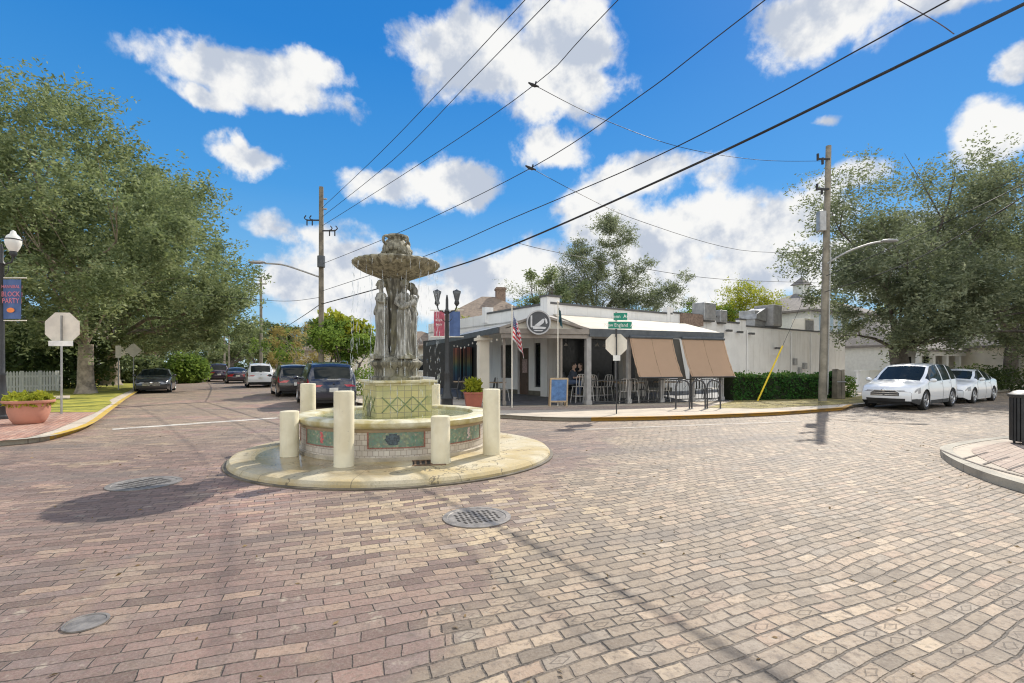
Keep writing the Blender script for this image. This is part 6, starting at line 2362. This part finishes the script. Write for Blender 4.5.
for i, (px, yy, ty, r_) in enumerate(((261, 55, 277, .17), (208.5, 105, 331, .2), (213.5, 90, 331, .17), (224.5, 118, 334, .22), (229, 80, 336, .14))):
    o = thing('utility_pole', ['slim bare utility pole alone left of the tall pole, above the white car', 'thin pale pole far down the street, leftmost of the distant cluster', 'thin pale pole far down the street with a white top',
                              'thick distant pole right of the two pale thin ones', 'short pale distant pole nearest the plum cars'][i], 'utility pole', (X(px, yy), yy, 0))
    MB().tube([(0, 0, -.1), (0, 0, Z(ty, yy))], [r_, r_ * .75], 10).build('post', M['pole_pale'], o, smooth=40)
    MB().bar((-.7, -.2, Z(ty, yy) - .8), (.7, -.2, Z(ty, yy) - .8), .1, .12).build('crossarm', M['pole_wood'], o)

# weathered split post
o = thing('weathered_post', 'short thick weathered split wooden post right of the tall leaning pole', 'post', (X(841.5, 22.4), 22.6, .12), R(15))
mb = MB().hexa([(-.24, -.15, 0), (.0, -.15, 0), (.0, .15, 0), (-.24, .15, 0), (-.22, -.14, 1.36), (-.01, -.14, 1.30), (-.01, .14, 1.28), (-.22, .14, 1.34)])
mb.hexa([(.02, -.14, 0), (.24, -.14, 0), (.24, .14, 0), (.02, .14, 0), (.03, -.13, 1.28), (.22, -.12, 1.33), (.22, .13, 1.31), (.03, .12, 1.30)])
mb.build('timber', M['pole_wood'], o, bevel=.02)
MB().bx(-.25, .25, -.16, -.151, .75, .8).build('strap', M['steel'], o)

# guy wire with its yellow guard
gb = Vector((*G(757.5, 401, .12), .12))
gt = Vector((pr.x + .2, pr.y, 6.6))
o = thing('guy_wire', 'yellow sleeved guy wire slanting from the verge up to the leaning pole', 'guy wire', tuple(gb))
gm = gb + (gt - gb) * .36
MB().tube([(0, 0, 0), tuple(gm - gb)], .035, 8).build('yellow_guard', pmat('guard_yellow', (.75, .55, .03), .5, var=.1), o)
MB().tube([tuple(gm - gb), tuple(gt - gb)], .008, 5).build('cable', M['wire'], o)


# overhead lines: each a real cable between two plan points, its height read along the way
def wire(label, A, B, pix, r=.012, mat='wire', ext=0, name='overhead_wire', kink=None):
    A, B = Vector(A), Vector(B)
    pts = []
    for px, py in pix:
        s = (px - 512) / 500
        # A + t (B - A) with x = s y
        d = B - A
        t_ = (s * A.y - A.x) / (d.x - s * d.y)
        p = A + d * t_
        pts.append(Vector((p.x, p.y, Z(py, p.y))))
    if ext:
        e = (pts[-1] - pts[-2]).normalized()
        pts.append(pts[-1] + e * ext)
    mb = MB().tube(smooth_line(pts, 6), r, 6)
    o = mb.build(name, M[mat], None, smooth=60)
    tag(o, label, 'wire', 'overhead wires')
    return o, pts


wire('thickest black cable, running from the left pole to the top right corner', pa, (6.96, 6.8), [(322, 304), (440, 271), (520, 242), (700, 162), (880, 75), (1024, 4)], .024, ext=14)
wire('thinner cable just above the thick one, leaving the photo near the top right', pa, (6.5, 7.5), [(322, 291), (420, 258), (512, 218.5), (640, 164), (762, 102.5), (947, 1)], .012, ext=14)
M['insul'] = M['wire']
wire('steep high wire, left one of the parallel pair above the fountain', pa, (.31, 11.9), [(322, 208), (381, 152), (455, 75), (525, 0)], .011, ext=12)
wire('steep high wire, right one of the parallel pair above the fountain', pa, (.9, 11.9), [(322, 217), (393, 160), (470, 82), (550, 0)], .011, ext=12)
_, q5 = wire('wire with the upper black joint, third from the left at the top edge', pa, (2.57, 11.9), [(322, 226), (418, 165), (534, 85), (618, 0)], .011, ext=12)
_, q6 = wire('wire with the lower black joint, fourth from the left at the top edge', pa, (4.77, 9.4), [(322, 264), (405, 230), (531, 168), (640, 96), (765, 0)], .011, ext=12)
wire('thin wire branching right from the upper black joint towards the leaning pole', (q5[2].x, q5[2].y), pr, [(534, 85), (600, 118), (680, 147), (760, 160), (824, 161)], .009)
wire('thin wire branching right from the lower black joint towards the leaning pole', (q6[2].x, q6[2].y), pr, [(531, 168), (580, 194), (640, 221), (740, 250), (823, 252)], .008)
wire('thin wire hanging from the thick cable towards the leaning pole, over the dark tree', (.2, 14.7), pr, [(518, 243), (551, 251), (640, 268), (720, 279), (822, 283)], .008)
wire('reddish service wire meeting the thick cable near the top right corner', (6.9, 7.4), (6.4, 5.0), [(954, 34), (935, 21), (893, -3)], .008, mat='door_brown', ext=3)
wire('upper wire rising right from the leaning pole across the oak crown', pr, (15.0, 14.4), [(826, 276), (900, 244), (1000, 196), (1024, 184)], .013, ext=10)
wire('lower wire rising right from the leaning pole across the oak crown', pr, (14.4, 14.2), [(825, 292), (910, 262), (1010, 205), (1024, 196)], .013, ext=10)
wire('wire sloping left from the tall pole down to the slim bare pole', pa, (-27.6, 55), [(322, 303), (300, 318), (280, 330), (261, 338)], .02)
wire('level wire left of the tall pole, passing behind the left oak crown', pa, (-24, 24.5), [(322, 297), (290, 301), (250, 299), (150, 290)], .012)
for q, lab in ((q5[2], 'small black cable joint on the high wire above the mossy oak'), (q6[2], 'small black cable joint on the wire over the urn')):
    mb = MB()
    mb.tube([(-.16, 0, .07), (-.04, 0, 0), (.14, 0, -.05)], [.02, .05, .02], 8)
    mb.tube([(.02, 0, -.06), (.06, 0, .1)], [.025, .02], 6)
    o = mb.build('cable_joint', M['wire'])
    o.location = q
    tag(o, lab, 'cable joint')

# flags at the entrance
m, t = newmat('flag_stripes')
uv = t.n('ShaderNodeAttribute', {'attribute_name': 'cloth'}).outputs['Vector']
u, v, _ = t.sep(uv)
st = t.m('GREATER_THAN', t.m('FRACT', t.m('MULTIPLY', v, 6.5)), .5)
k = t.mix(st, (.72, .70, .68), (.55, .03, .05))
can = t.m('MULTIPLY', t.m('LESS_THAN', u, .40), t.m('GREATER_THAN', v, .46))
su, sv = t.m('FRACT', t.m('MULTIPLY', u, 15)), t.m('FRACT', t.m('MULTIPLY', v, 13))
dd = t.m('ADD', t.m('ABSOLUTE', t.m('SUBTRACT', su, .5)), t.m('ABSOLUTE', t.m('SUBTRACT', sv, .5)))
k = t.mix(can, k, t.mix(t.m('LESS_THAN', dd, .28), (.03, .05, .16), (.7, .7, .7)))
fs_ = t.n('ShaderNodeBsdfPrincipled', None, Base_Color=k, Roughness=.8)
t.out(t.n('ShaderNodeMixShader', None, i0=.3, i1=fs_, i2=t.n('ShaderNodeBsdfTranslucent', None, Color=k)))
M['flag_us'] = m
M['flag_teal'] = pmat('flag_teal', (.03, .09, .11), .8, var=.5, scale=4)


def hanging_flag(label, x, y, ztop, zbot, w, mat, fold=1.0):
    o = thing('flag', label, 'flag', (x, y, 0), R(-10))
    hp_ = ztop + .15
    MB().tube([(0, 0, FZ), (0, 0, hp_)], .022, 8).build('pole', M['sign_back'], o)
    MB().ell((0, 0, hp_ + .03), .04, .04, .04, 8, 6).build('finial', M['sign_back'], o)
    # a rectangle of cloth hung by its hoist, drooping in folds: u along the fly, v down the hoist
    NU, NV = 26, 22
    hoist = 1.0 if fold > .8 else .55
    me_v, uvs, F = [], [], []
    for i in range(NU + 1):
        uu = i / NU
        for j in range(NV + 1):
            vv = j / NV
            drop = (ztop - zbot - hoist) * uu ** .8
            xx = .02 + w * (uu ** .7) * (.55 + .45 * (1 - vv)) + .03 * math.sin(uu * 11 + vv * 2)
            yy = -.05 * fold * math.sin(uu * 9.5 + vv * 1.5) * uu ** .5 * 1.6
            zz = ztop - hoist * (1 - vv) - drop
            me_v.append((xx, yy, zz))
            uvs.append((uu, vv, 0))
    for i in range(NU):
        for j in range(NV):
            a = i * (NV + 1) + j
            F.append((a, a + NV + 1, a + NV + 2, a + 1))
    c = MB().add(me_v, F).build('cloth', M[mat], o, smooth=80)
    at_ = c.data.attributes.new('cloth', 'FLOAT_VECTOR', 'POINT')
    at_.data.foreach_set('vector', [q for w3 in uvs for q in w3])
    return o


hanging_flag('limp red and white striped flag on a pole at the restaurant entrance', X(512, 17.6), 17.6, Z(311, 17.6), Z(359, 17.6), .44, 'flag_us')
hanging_flag('furled dark teal flag on a pole right of the round restaurant sign', X(557.8, 18.4), 18.35, Z(307, 18.4), Z(329, 18.4), .16, 'flag_teal', .5)

# round sign over the entrance
ysn = 18.35
o = thing('round_sign', 'round dark restaurant sign with pale emblem over the entrance', 'sign', (X(538.5, ysn), ysn, Z(322.5, ysn)), R(6))
circ = lambda r, n=40: [(r * math.cos(2 * math.pi * k / n), r * math.sin(2 * math.pi * k / n)) for k in range(n)]
MB().plate(circ(.45), .08, Matrix.Identity(4)).build('disc', pmat('sign_slate', (.05, .055, .065), .4, var=.2), o)
mb = MB()
n = 48
V, F = [], []
for (r_, d_) in ((.45, -.042), (.45, -.06), (.40, -.06), (.40, -.042)):
    for k in range(n):
        V.append((r_ * math.cos(2 * math.pi * k / n), d_, r_ * math.sin(2 * math.pi * k / n)))
for i in range(3):
    for k in range(n):
        F.append((i * n + k, i * n + (k + 1) % n, (i + 1) * n + (k + 1) % n, (i + 1) * n + k))
mb.add(V, F).build('ring', pmat('sign_silver', (.42, .42, .43), .4, var=.1), o, fix=True)
mb = MB()
Mx = Matrix.Translation((0, -.046, 0))
mb.plate([(-.30, .24), (-.24, .26), (-.24, -.20), (-.30, -.16)], .01, Mx)
mb.plate([(-.24, -.13), (.28, -.17), (.24, -.24), (-.20, -.24)], .01, Mx)
mb.plate([(-.16, -.12), (.16, .14), (.22, .12), (.18, -.02), (.02, -.14)], .012, Mx)
mb.plate([(.22, .18), (.30, .12), (.33, -.02), (.27, -.06)], .01, Mx)
mb.plate([(-.2, -.28), (.18, -.28), (.12, -.32), (-.14, -.32)], .01, Mx)
mb.build('emblem', pmat('sign_pale', (.55, .56, .58), .5, var=.1), o)

# chalkboard on the pavement
ya = 18.2
o = thing('chalkboard', 'wooden framed blue chalkboard standing on the pavement by the entrance', 'sign board', (X(558.5, ya), ya, .125), R(4))
tl = Matrix.Rotation(R(9), 4, 'X')
MB().plate([(-.28, .22), (.28, .22), (.28, 1.0), (-.28, 1.0)], .02, tl).build('board', pmat('chalk_blue', (.10, .20, .40), .7, var=.25, scale=6), o)
mb = MB()
for x0, x1, z0, z1 in ((-.33, -.28, 0, 1.06), (.28, .33, 0, 1.06), (-.28, .28, 1.0, 1.06), (-.28, .28, .16, .22)):
    mb.plate([(x0, z0), (x1, z0), (x1, z1), (x0, z1)], .035, tl)
mb.build('frame', pmat('pine_frame', (.50, .38, .24), .7, var=.15, scale=8), o)
mb = MB()
for sx in (-.3, .3):
    mb.bar((sx, .0, 1.0), (sx, .42, .0), .05, .03)
mb.build('rear_leg', pmat('pine_leg', (.40, .29, .18), .7), o)

# sun shades hung from the awning edge and pulled towards the street
m, t = newmat('shade_cloth')
P = t.obj()
k = t.mix(t.noise(P, 3, 3), (.58, .41, .285), (.64, .46, .325))
t.out(t.n('ShaderNodeMixShader', None, i0=.4, i1=t.n('ShaderNodeBsdfPrincipled', None, Base_Color=k, Roughness=.9), i2=t.n('ShaderNodeBsdfTranslucent', None, Color=k)))
M['shade'] = m
M['seam'] = pmat('shade_seam', (.40, .28, .19), .9)
M['shade_grey'] = pmat('shade_side', (.075, .07, .06), .9, var=.08)
eA, eB = Vector(P0_), Vector(E4)
ed = (eB - eA).normalized()
en = Vector((ed.y, -ed.x))


def on_edge(px):
    s = (px - 512) / 500
    d = eB - eA
    t_ = (s * eA.y - eA.x) / (d.x - s * d.y)
    return eA + d * t_


for (pa_, pb_, lab) in ((628, 670.5, 'left tan sun shade sloping out from the awning over the patio rail'), (679.5, 722, 'right tan sun shade sloping out beside the blank white wall')):
    a, b = on_edge(pa_) + en * .12, on_edge(pb_) + en * .12
    o = thing('sun_shade', lab, 'sun shade', (a.x, a.y, 0), 0, None)
    a0, b0 = Vector((0, 0, 2.70)), Vector((b.x - a.x, b.y - a.y, 2.70))
    dn = Vector((en.x * .62, en.y * .62, -1.55))
    mb = MB()
    N_ = 14
    V = []
    for i in range(N_ + 1):
        for j in range(N_ + 1):
            p = a0.lerp(b0, i / N_) + dn * (j / N_)
            sag = .05 * math.sin(math.pi * j / N_)
            V.append(p - Vector((en.x, en.y, .3)) * sag)
    V = [v + Vector((en.x, en.y, 0)) * (.022 * math.sin(i_ * 1.9 + (i_ // 15) * .35) * ((i_ % 15) / 14)) for i_, v in enumerate(V)]
    V2_ = [v - Vector((en.x, en.y, .4)) * .012 for v in V]
    q = len(V)
    ix = lambda i, j: i * (N_ + 1) + j
    F = [(ix(i, j), ix(i, j + 1), ix(i + 1, j + 1), ix(i + 1, j)) for i in range(N_) for j in range(N_)]
    mb.add(V + V2_, F + [tuple(q + z for z in f[::-1]) for f in F])
    co = mb.build('cloth', M['shade'], o, smooth=80, fix=False)
    for f_ in (.03, .5, .97):
        q0 = a0.lerp(b0, f_)
        MB().tube([q0 + dn * (j_ / 10) - Vector((en.x, en.y, .3)) * (.05 * math.sin(math.pi * j_ / 10) - .004) for j_ in range(11)], .010, 5).build('seam', M['seam'], co)
    mb = MB().tube([a0 + dn, b0 + dn], .03, 8)
    mb.build('weight_bar', M['frame_black'], o)
    mb = MB().tube([a0 + Vector((0, 0, .04)), b0 + Vector((0, 0, .04))], .06, 10)
    mb.build('roller', M['fascia'], o)
    mb = MB()
    for e in (a0 + dn, b0 + dn):
        mb.tube([e, e + Vector((-en.x * .5, -en.y * .5, -.5))], .006, 5)
    mb.build('tie_cord', M['wire'], o)
a, b = on_edge(672) + en * .02, on_edge(679) + en * .02
o = thing('side_curtain', 'narrow grey curtain panel between the two tan sun shades', 'curtain', (a.x, a.y, 0))
dn = Vector((en.x * .35, en.y * .35, -1.7))
b0 = Vector((b.x - a.x, b.y - a.y, 0))
z_ = Vector((0, 0, 2.70))
mb = MB().hexa([z_, z_ + b0, z_ + b0 + Vector((0, .01, 0)), z_ + Vector((0, .01, 0)), z_ + dn, z_ + b0 * 1.2 + dn, z_ + b0 * 1.2 + dn + Vector((0, .01, 0)), z_ + dn + Vector((0, .01, 0))])
mb.build('cloth', M['shade_grey'], o, fix=True)

# patio rail
o = thing('patio_railing', 'low black railing along the patio under the sun shades', 'railing', (P0_[0], P0_[1] + .05, FZ), math.atan2(ed.y, ed.x))
Le = (eB - eA).length
mb = MB()
for z in (.10, .92):
    mb.bar((0, 0, z), (Le, 0, z), .04, .04)
n_ = int(Le / .14)
for i in range(n_ + 1):
    mb.bar((i * Le / n_, 0, .12), (i * Le / n_, 0, .90), .012)
mb.build('bars', M['frame_black'], o)

# bicycle hoops
for k, (p0, p1) in enumerate(((675.8, 689.5), (692.4, 705.8), (708.4, 721.6))):
    yy = 17.25
    a, b = X(p0, yy), X(p1, yy)
    w_ = b - a
    o = thing('bike_rack', ['black bicycle hoop before the patio, left of three', 'black bicycle hoop before the patio, middle of three', 'black bicycle hoop before the patio, right of three'][k], 'bike rack', (a, yy + k * .05, .12), 0, 'bicycle hoops before the patio')
    pts = [(0, 0, 0), (0, 0, .76)] + [(w_ / 2 - w_ / 2 * math.cos(q * math.pi / 8), 0, .76 + w_ / 2 * math.sin(q * math.pi / 8)) for q in range(1, 8)] + [(w_, 0, .76), (w_, 0, 0)]
    MB().tube(pts, .028, 10).build('hoop', pmat('hoop_steel', (.06, .06, .065), .35, metal=.4), o, smooth=60)
    MB().lathe([(.07, 0), (.07, .012), (0, .013)], n=12).build('foot_plate', M['steel'], o)
    f2 = MB().lathe([(.07, 0), (.07, .012), (0, .013)], (w_, 0, 0), n=12).build('foot_plate', M['steel'], o)

# litter bin at the right edge
o = thing('litter_bin', 'black slatted litter bin cut by the right edge of the photo', 'litter bin', (9.78, 9.45, .122))
mb = MB()
for k in range(28):
    a = 2 * math.pi * k / 28
    mb.box(.27 * math.cos(a), .27 * math.sin(a), .48, .012, .042, .84, rz=a)
mb.build('slats', M['lamp_iron'], o)
MB().lathe([(.24, .05), (.25, .9), (.0, .9)], n=24).build('liner', M['trim_black'], o, smooth=40)
MB().lathe([(.285, .88), (.30, .90), (.30, .94), (.22, 1.0), (.13, 1.02), (.12, .96)], n=28).build('lid', M['lamp_iron'], o, smooth=40)
mb = MB()
for k in range(4):
    a = 2 * math.pi * k / 4 + .4
    mb.tube([(.22 * math.cos(a), .22 * math.sin(a), 0), (.22 * math.cos(a), .22 * math.sin(a), .1)], .02, 6)
mb.build('feet', M['lamp_iron'], o)


# ---------------------------------------------------------------- patio tables, chairs, guests
M['chair_pale'] = pmat('chair_pale', (.50, .48, .45), .4, metal=.3, var=.1)
M['chair_dark'] = pmat('chair_dark', (.06, .06, .062), .5)
M['table_wood'] = pmat('table_wood', (.36, .26, .16), .6, var=.25, scale=5)


def make_chair(label, loc, rz, mat, hs, group, hb=.45):
    """Metal cafe chair facing local -Y, seat at hs."""
    o = thing('cafe_chair', label, 'chair', loc, rz, group)
    mb = MB()
    mb.prism([(-.19, -.19), (.19, -.19), (.17, .19), (-.17, .19)], hs - .03, hs)
    mb.build('seat', M[mat], o, bevel=.012)
    for sx, sy in ((-1, -1), (1, -1), (1, 1), (-1, 1)):
        MB().tube([(sx * .16, sy * .16, hs - .03), (sx * .22, sy * .23, 0)], .016, 6).build('leg', M[mat], o)
    mb = MB().tube(smooth_line([(-.17, .19, hs - .02), (-.19, .24, hs + hb * .6), (-.14, .27, hs + hb), (0, .28, hs + hb + .03), (.14, .27, hs + hb), (.19, .24, hs + hb * .6), (.17, .19, hs - .02)], 3), .016, 6)
    for q in (-.06, .06):
        mb.bar((q, .20, hs), (q, .275, hs + hb + .01), .045, .01)
    mb.build('backrest', M[mat], o)
    if hs > .6:
        mb = MB()
        for (a, b) in (((-.2, -.21), (.2, -.21)), ((.2, -.21), (.2, .21)), ((.2, .21), (-.2, .21)), ((-.2, .21), (-.2, -.21))):
            mb.tube([(*a, .26), (*b, .26)], .011, 6)
        mb.build('foot_ring', M[mat], o)
    return o


def make_table(label, loc, h, w, d, rz, group, leg='chair_dark', round_=False):
    o = thing('patio_table', label, 'table', loc, rz, group)
    if round_:
        MB().lathe([(0, h - .03), (w / 2, h - .03), (w / 2, h), (0, h + .001)], n=28).build('tabletop', M['table_wood'], o)
    else:
        MB().bx(-w / 2, w / 2, -d / 2, d / 2, h - .04, h).build('tabletop', M['table_wood'], o, bevel=.006)
    MB().tube([(0, 0, .03), (0, 0, h - .04)], .035, 10).build('pedestal', M[leg], o)
    mb = MB()
    for a in (0, math.pi / 2):
        mb.bar((-.28 * math.cos(a), -.28 * math.sin(a), .02 + a * .006), (.28 * math.cos(a), .28 * math.sin(a), .02 + a * .006), .06, .025)
    mb.build('base', M[leg], o)
    return o


def PX(px, yy):
    return (X(px, yy), yy, .13)


GT, GC = 'tables on the patio', 'chairs on the patio'
make_table('high wooden table between the two seated guests', PX(584, 20.9), 1.03, .6, .6, R(20), GT)
make_table('wooden patio table right of the stop sign post, under the left tan shade', PX(629, 20.6), .80, 1.0, .7, R(20), GT)
make_table('wooden patio table behind the left bicycle hoop', PX(668, 21.6), .80, 1.0, .7, R(20), GT)
make_table('wooden patio table behind the pale chairs left of the stop sign post', PX(607, 22.2), .80, .8, .7, R(20), GT)
make_table('small dark table beside the flag pole on the left patio', PX(497, 21.4), .78, .8, .8, R(20), GT, round_=True)
make_table('small round table left of the square terracotta planter', PX(462, 22.5), .78, .8, .8, R(20), GT, round_=True)
for px, yy, rz, hs, mat, lab in [(570, 20.75, R(70), .72, 'chair_dark', 'dark high stool under the guest in the dark shirt'), (592, 21.5, R(-90), .72, 'chair_dark', 'dark high stool under the guest behind the high table'),
                                 (578, 20.1, R(200), .66, 'chair_pale', 'pale high chair between the chalkboard and the high table'), (588.5, 20.2, R(170), .66, 'chair_pale', 'pale high chair in front of the grey patio corner post'),
                                 (597.5, 20.6, R(30), .62, 'chair_pale', 'pale chair just right of the grey patio corner post'), (606, 21.0, R(-40), .62, 'chair_pale', 'pale chair with its back to the stop sign post'),
                                 (611, 23.0, R(10), .5, 'chair_dark', 'dark chair behind the stop sign post'), (623, 19.9, R(185), .48, 'chair_pale', 'pale chair before the table right of the stop sign post'),
                                 (634, 20.1, R(160), .48, 'chair_pale', 'second pale chair before the table right of the stop sign post'), (641, 21.6, R(-60), .48, 'chair_dark', 'dark chair at the end of the table under the left tan shade'),
                                 (651, 20.6, R(100), .48, 'chair_pale', 'pale chair under the middle of the left tan shade'), (663, 20.6, R(190), .48, 'chair_pale', 'pale chair behind the left bicycle hoop'),
                                 (699, 22.2, R(150), .48, 'chair_dark', 'dark chair behind the middle bicycle hoop'), (712, 22.6, R(200), .48, 'chair_pale', 'pale chair behind the right bicycle hoop'),
                                 (504, 21.2, R(90), .48, 'chair_pale', 'pale chair between the flag pole and the small dark table'), (489, 21.8, R(-80), .48, 'chair_dark', 'dark chair at the foot of the cream column'),
                                 (453, 22.0, R(-80), .48, 'chair_dark', 'dark chair just right of the black lamp post'), (468, 23.6, R(20), .48, 'chair_dark', 'dark chair behind the square terracotta planter')]:
    make_chair(lab, PX(px, yy), rz, mat, hs, GC)


def hand(mb, wrist, dirv, palm, r=.0085, side=1):
    d = Vector(dirv).normalized()
    n = Vector(palm).normalized()
    s = d.cross(n).normalized() * side
    mb.tube([wrist, wrist + d * .045, wrist + d * .085], [.024, .034, .034], 8)
    for i, L_ in enumerate((.062, .074, .070, .054)):
        b = wrist + d * .082 + s * (.024 - .017 * i)
        mb.tube([b - d * .02, b + d * L_ * .5 + n * .006, b + d * L_ * .85 + n * .026], [r, r, r * .8], 6)
    tb = wrist + d * .025 + s * .026
    mb.tube([tb, tb + (d + s).normalized() * .04, tb + (d * 1.3 + s * .5).normalized() * .075 + n * .012], [.012, .011, .008], 6)


def seated(label, loc, rz, hs, shirt, legs, hair, skin=(.42, .27, .20), lean=.08, reach=.34, long_hair=False):
    """A person sitting on a seat at hs, facing local -Y, forearms towards a table."""
    o = thing('person', label, 'person', loc, rz)
    sk_ = pmat('skin', skin, .55, var=.06, scale=8)
    mb = MB()
    hip = Vector((0, 0, hs + .10))
    ch = hip + Vector((0, -lean, .36))
    nk = hip + Vector((0, -lean - .02, .50))
    hd = nk + Vector((0, -.03, .17))
    spine = [hip + Vector((0, 0, -.05)), hip + Vector((0, -.02, .12)), ch - Vector((0, 0, .10)), ch, nk]
    mb.tube(smooth_line(spine, 3), [.155, .15, .145, .14, .14, .145, .15, .155, .155, .15, .13, .10, .06], 14)
    mb.tube([nk - Vector((0, 0, .04)), nk + Vector((0, -.015, .08))], [.058, .05], 10)
    mb.ell(hd, .075, .095, .115, 16, 12)
    mb.ell(hd + Vector((0, -.05, -.06)), .052, .05, .055, 10, 8)
    mb.tube([hd + Vector((0, -.09, .015)), hd + Vector((0, -.112, -.018)), hd + Vector((0, -.09, -.026))], [.009, .016, .012], 6)
    mb.ell(hd + Vector((0, -.093, -.058)), .024, .012, .010, 8, 6)
    for sg in (-1, 1):
        mb.ell(hd + Vector((sg * .077, .005, -.005)), .012, .02, .03, 8, 6)
    wr = []
    for sg in (-1, 1):
        sh = ch + Vector((sg * .175, 0, .06))
        el = sh + Vector((sg * .05, -.10, -.26))
        w_ = Vector((sg * .13, -reach - .10, el.z + .05))
        mb.tube([ch + Vector((sg * .10, 0, .07)), sh, sh.lerp(el, .5), el, el.lerp(w_, .35), w_], [.06, .058, .05, .042, .042, .027], 10)
        hand(mb, w_, (w_ - el).normalized() + Vector((-sg * .25, 0, -.05)), (0, 0, -1), side=-sg)
        kn = hip + Vector((sg * .12, -.43, -.02))
        an = Vector((sg * .12, -.36, max(.09, hs - .46 if hs > .6 else .09)))
        mb.tube([hip + Vector((sg * .09, .02, -.01)), hip + Vector((sg * .11, -.2, -.01)), kn, kn.lerp(an, .35), an], [.095, .085, .062, .058, .04], 10)
        mb.tube([an + Vector((0, .05, -.05)), an + Vector((0, -.08, -.055)), an + Vector((0, -.17, -.065))], [.04, .04, .028], 8)
        wr.append((sh, el, w_, kn, an))
    b = mb.build('body', sk_, o)
    remesh(b, .009, 3)
    mb = MB()
    mb.tube(smooth_line([hip + Vector((0, 0, -.04)), hip + Vector((0, -.02, .12)), ch - Vector((0, 0, .10)), ch, ch + Vector((0, -.0, .085))], 3), [.17, .168, .163, .156, .154, .157, .163, .168, .168, .164, .15, .125, .085], 16)
    for sh, el, w_, kn, an in wr:
        mb.tube([ch + Vector((sh.x * .5, 0, .07)), sh, sh.lerp(el, .5), sh.lerp(el, .85)], [.072, .07, .063, .058], 10)
    s_ = mb.build('shirt', pmat('cloth_shirt', shirt, .9, var=.12, scale=6), o)
    remesh(s_, .012, 3)
    mb = MB()
    mb.ell(hip + Vector((0, .01, -.02)), .175, .14, .11)
    for sh, el, w_, kn, an in wr:
        mb.tube([hip + Vector((kn.x * .75, .02, -.01)), hip + Vector((kn.x * .9, -.2, -.01)), kn, kn.lerp(an, .35), kn.lerp(an, .93)], [.108, .098, .075, .07, .058], 10)
    s_ = mb.build('trousers', pmat('cloth_trousers', legs, .9, var=.12, scale=6), o)
    remesh(s_, .012, 3)
    for sh, el, w_, kn, an in wr:
        s2 = MB().tube([an + Vector((0, .06, -.045)), an + Vector((0, -.08, -.05)), an + Vector((0, -.18, -.062))], [.048, .047, .035], 10).build('shoe', M['chair_dark'], o, smooth=60)
    mb = MB()
    mb.ell(hd + Vector((0, .018, .03)), .086, .096, .10, 14, 10)
    if long_hair:
        mb.tube([hd + Vector((0, .05, .05)), hd + Vector((0, .085, -.10)), hd + Vector((0, .09, -.22))], [.07, .075, .04], 10)
    h_ = mb.build('hair', pmat('hair', hair, .6, var=.2, scale=20), o)
    remesh(h_, .012, 2)
    mb = MB()
    for sg in (-1, 1):
        mb.ell(hd + Vector((sg * .03, -.088, .012)), .012, .006, .008, 8, 6)
    mb.build('eyes', M['trim_black'], o)
    return o


seated('guest in a dark blue shirt on the high stool behind the chalkboard', PX(570, 20.75), R(70), .72, (.045, .055, .075), (.07, .10, .17), (.03, .025, .02), lean=.12)
seated('guest in black with bare arms sitting behind the high table, turned to the other guest', PX(582.5, 21.55), R(-60), .72, (.015, .015, .017), (.03, .03, .035), (.05, .03, .02), skin=(.50, .34, .27), long_hair=True)
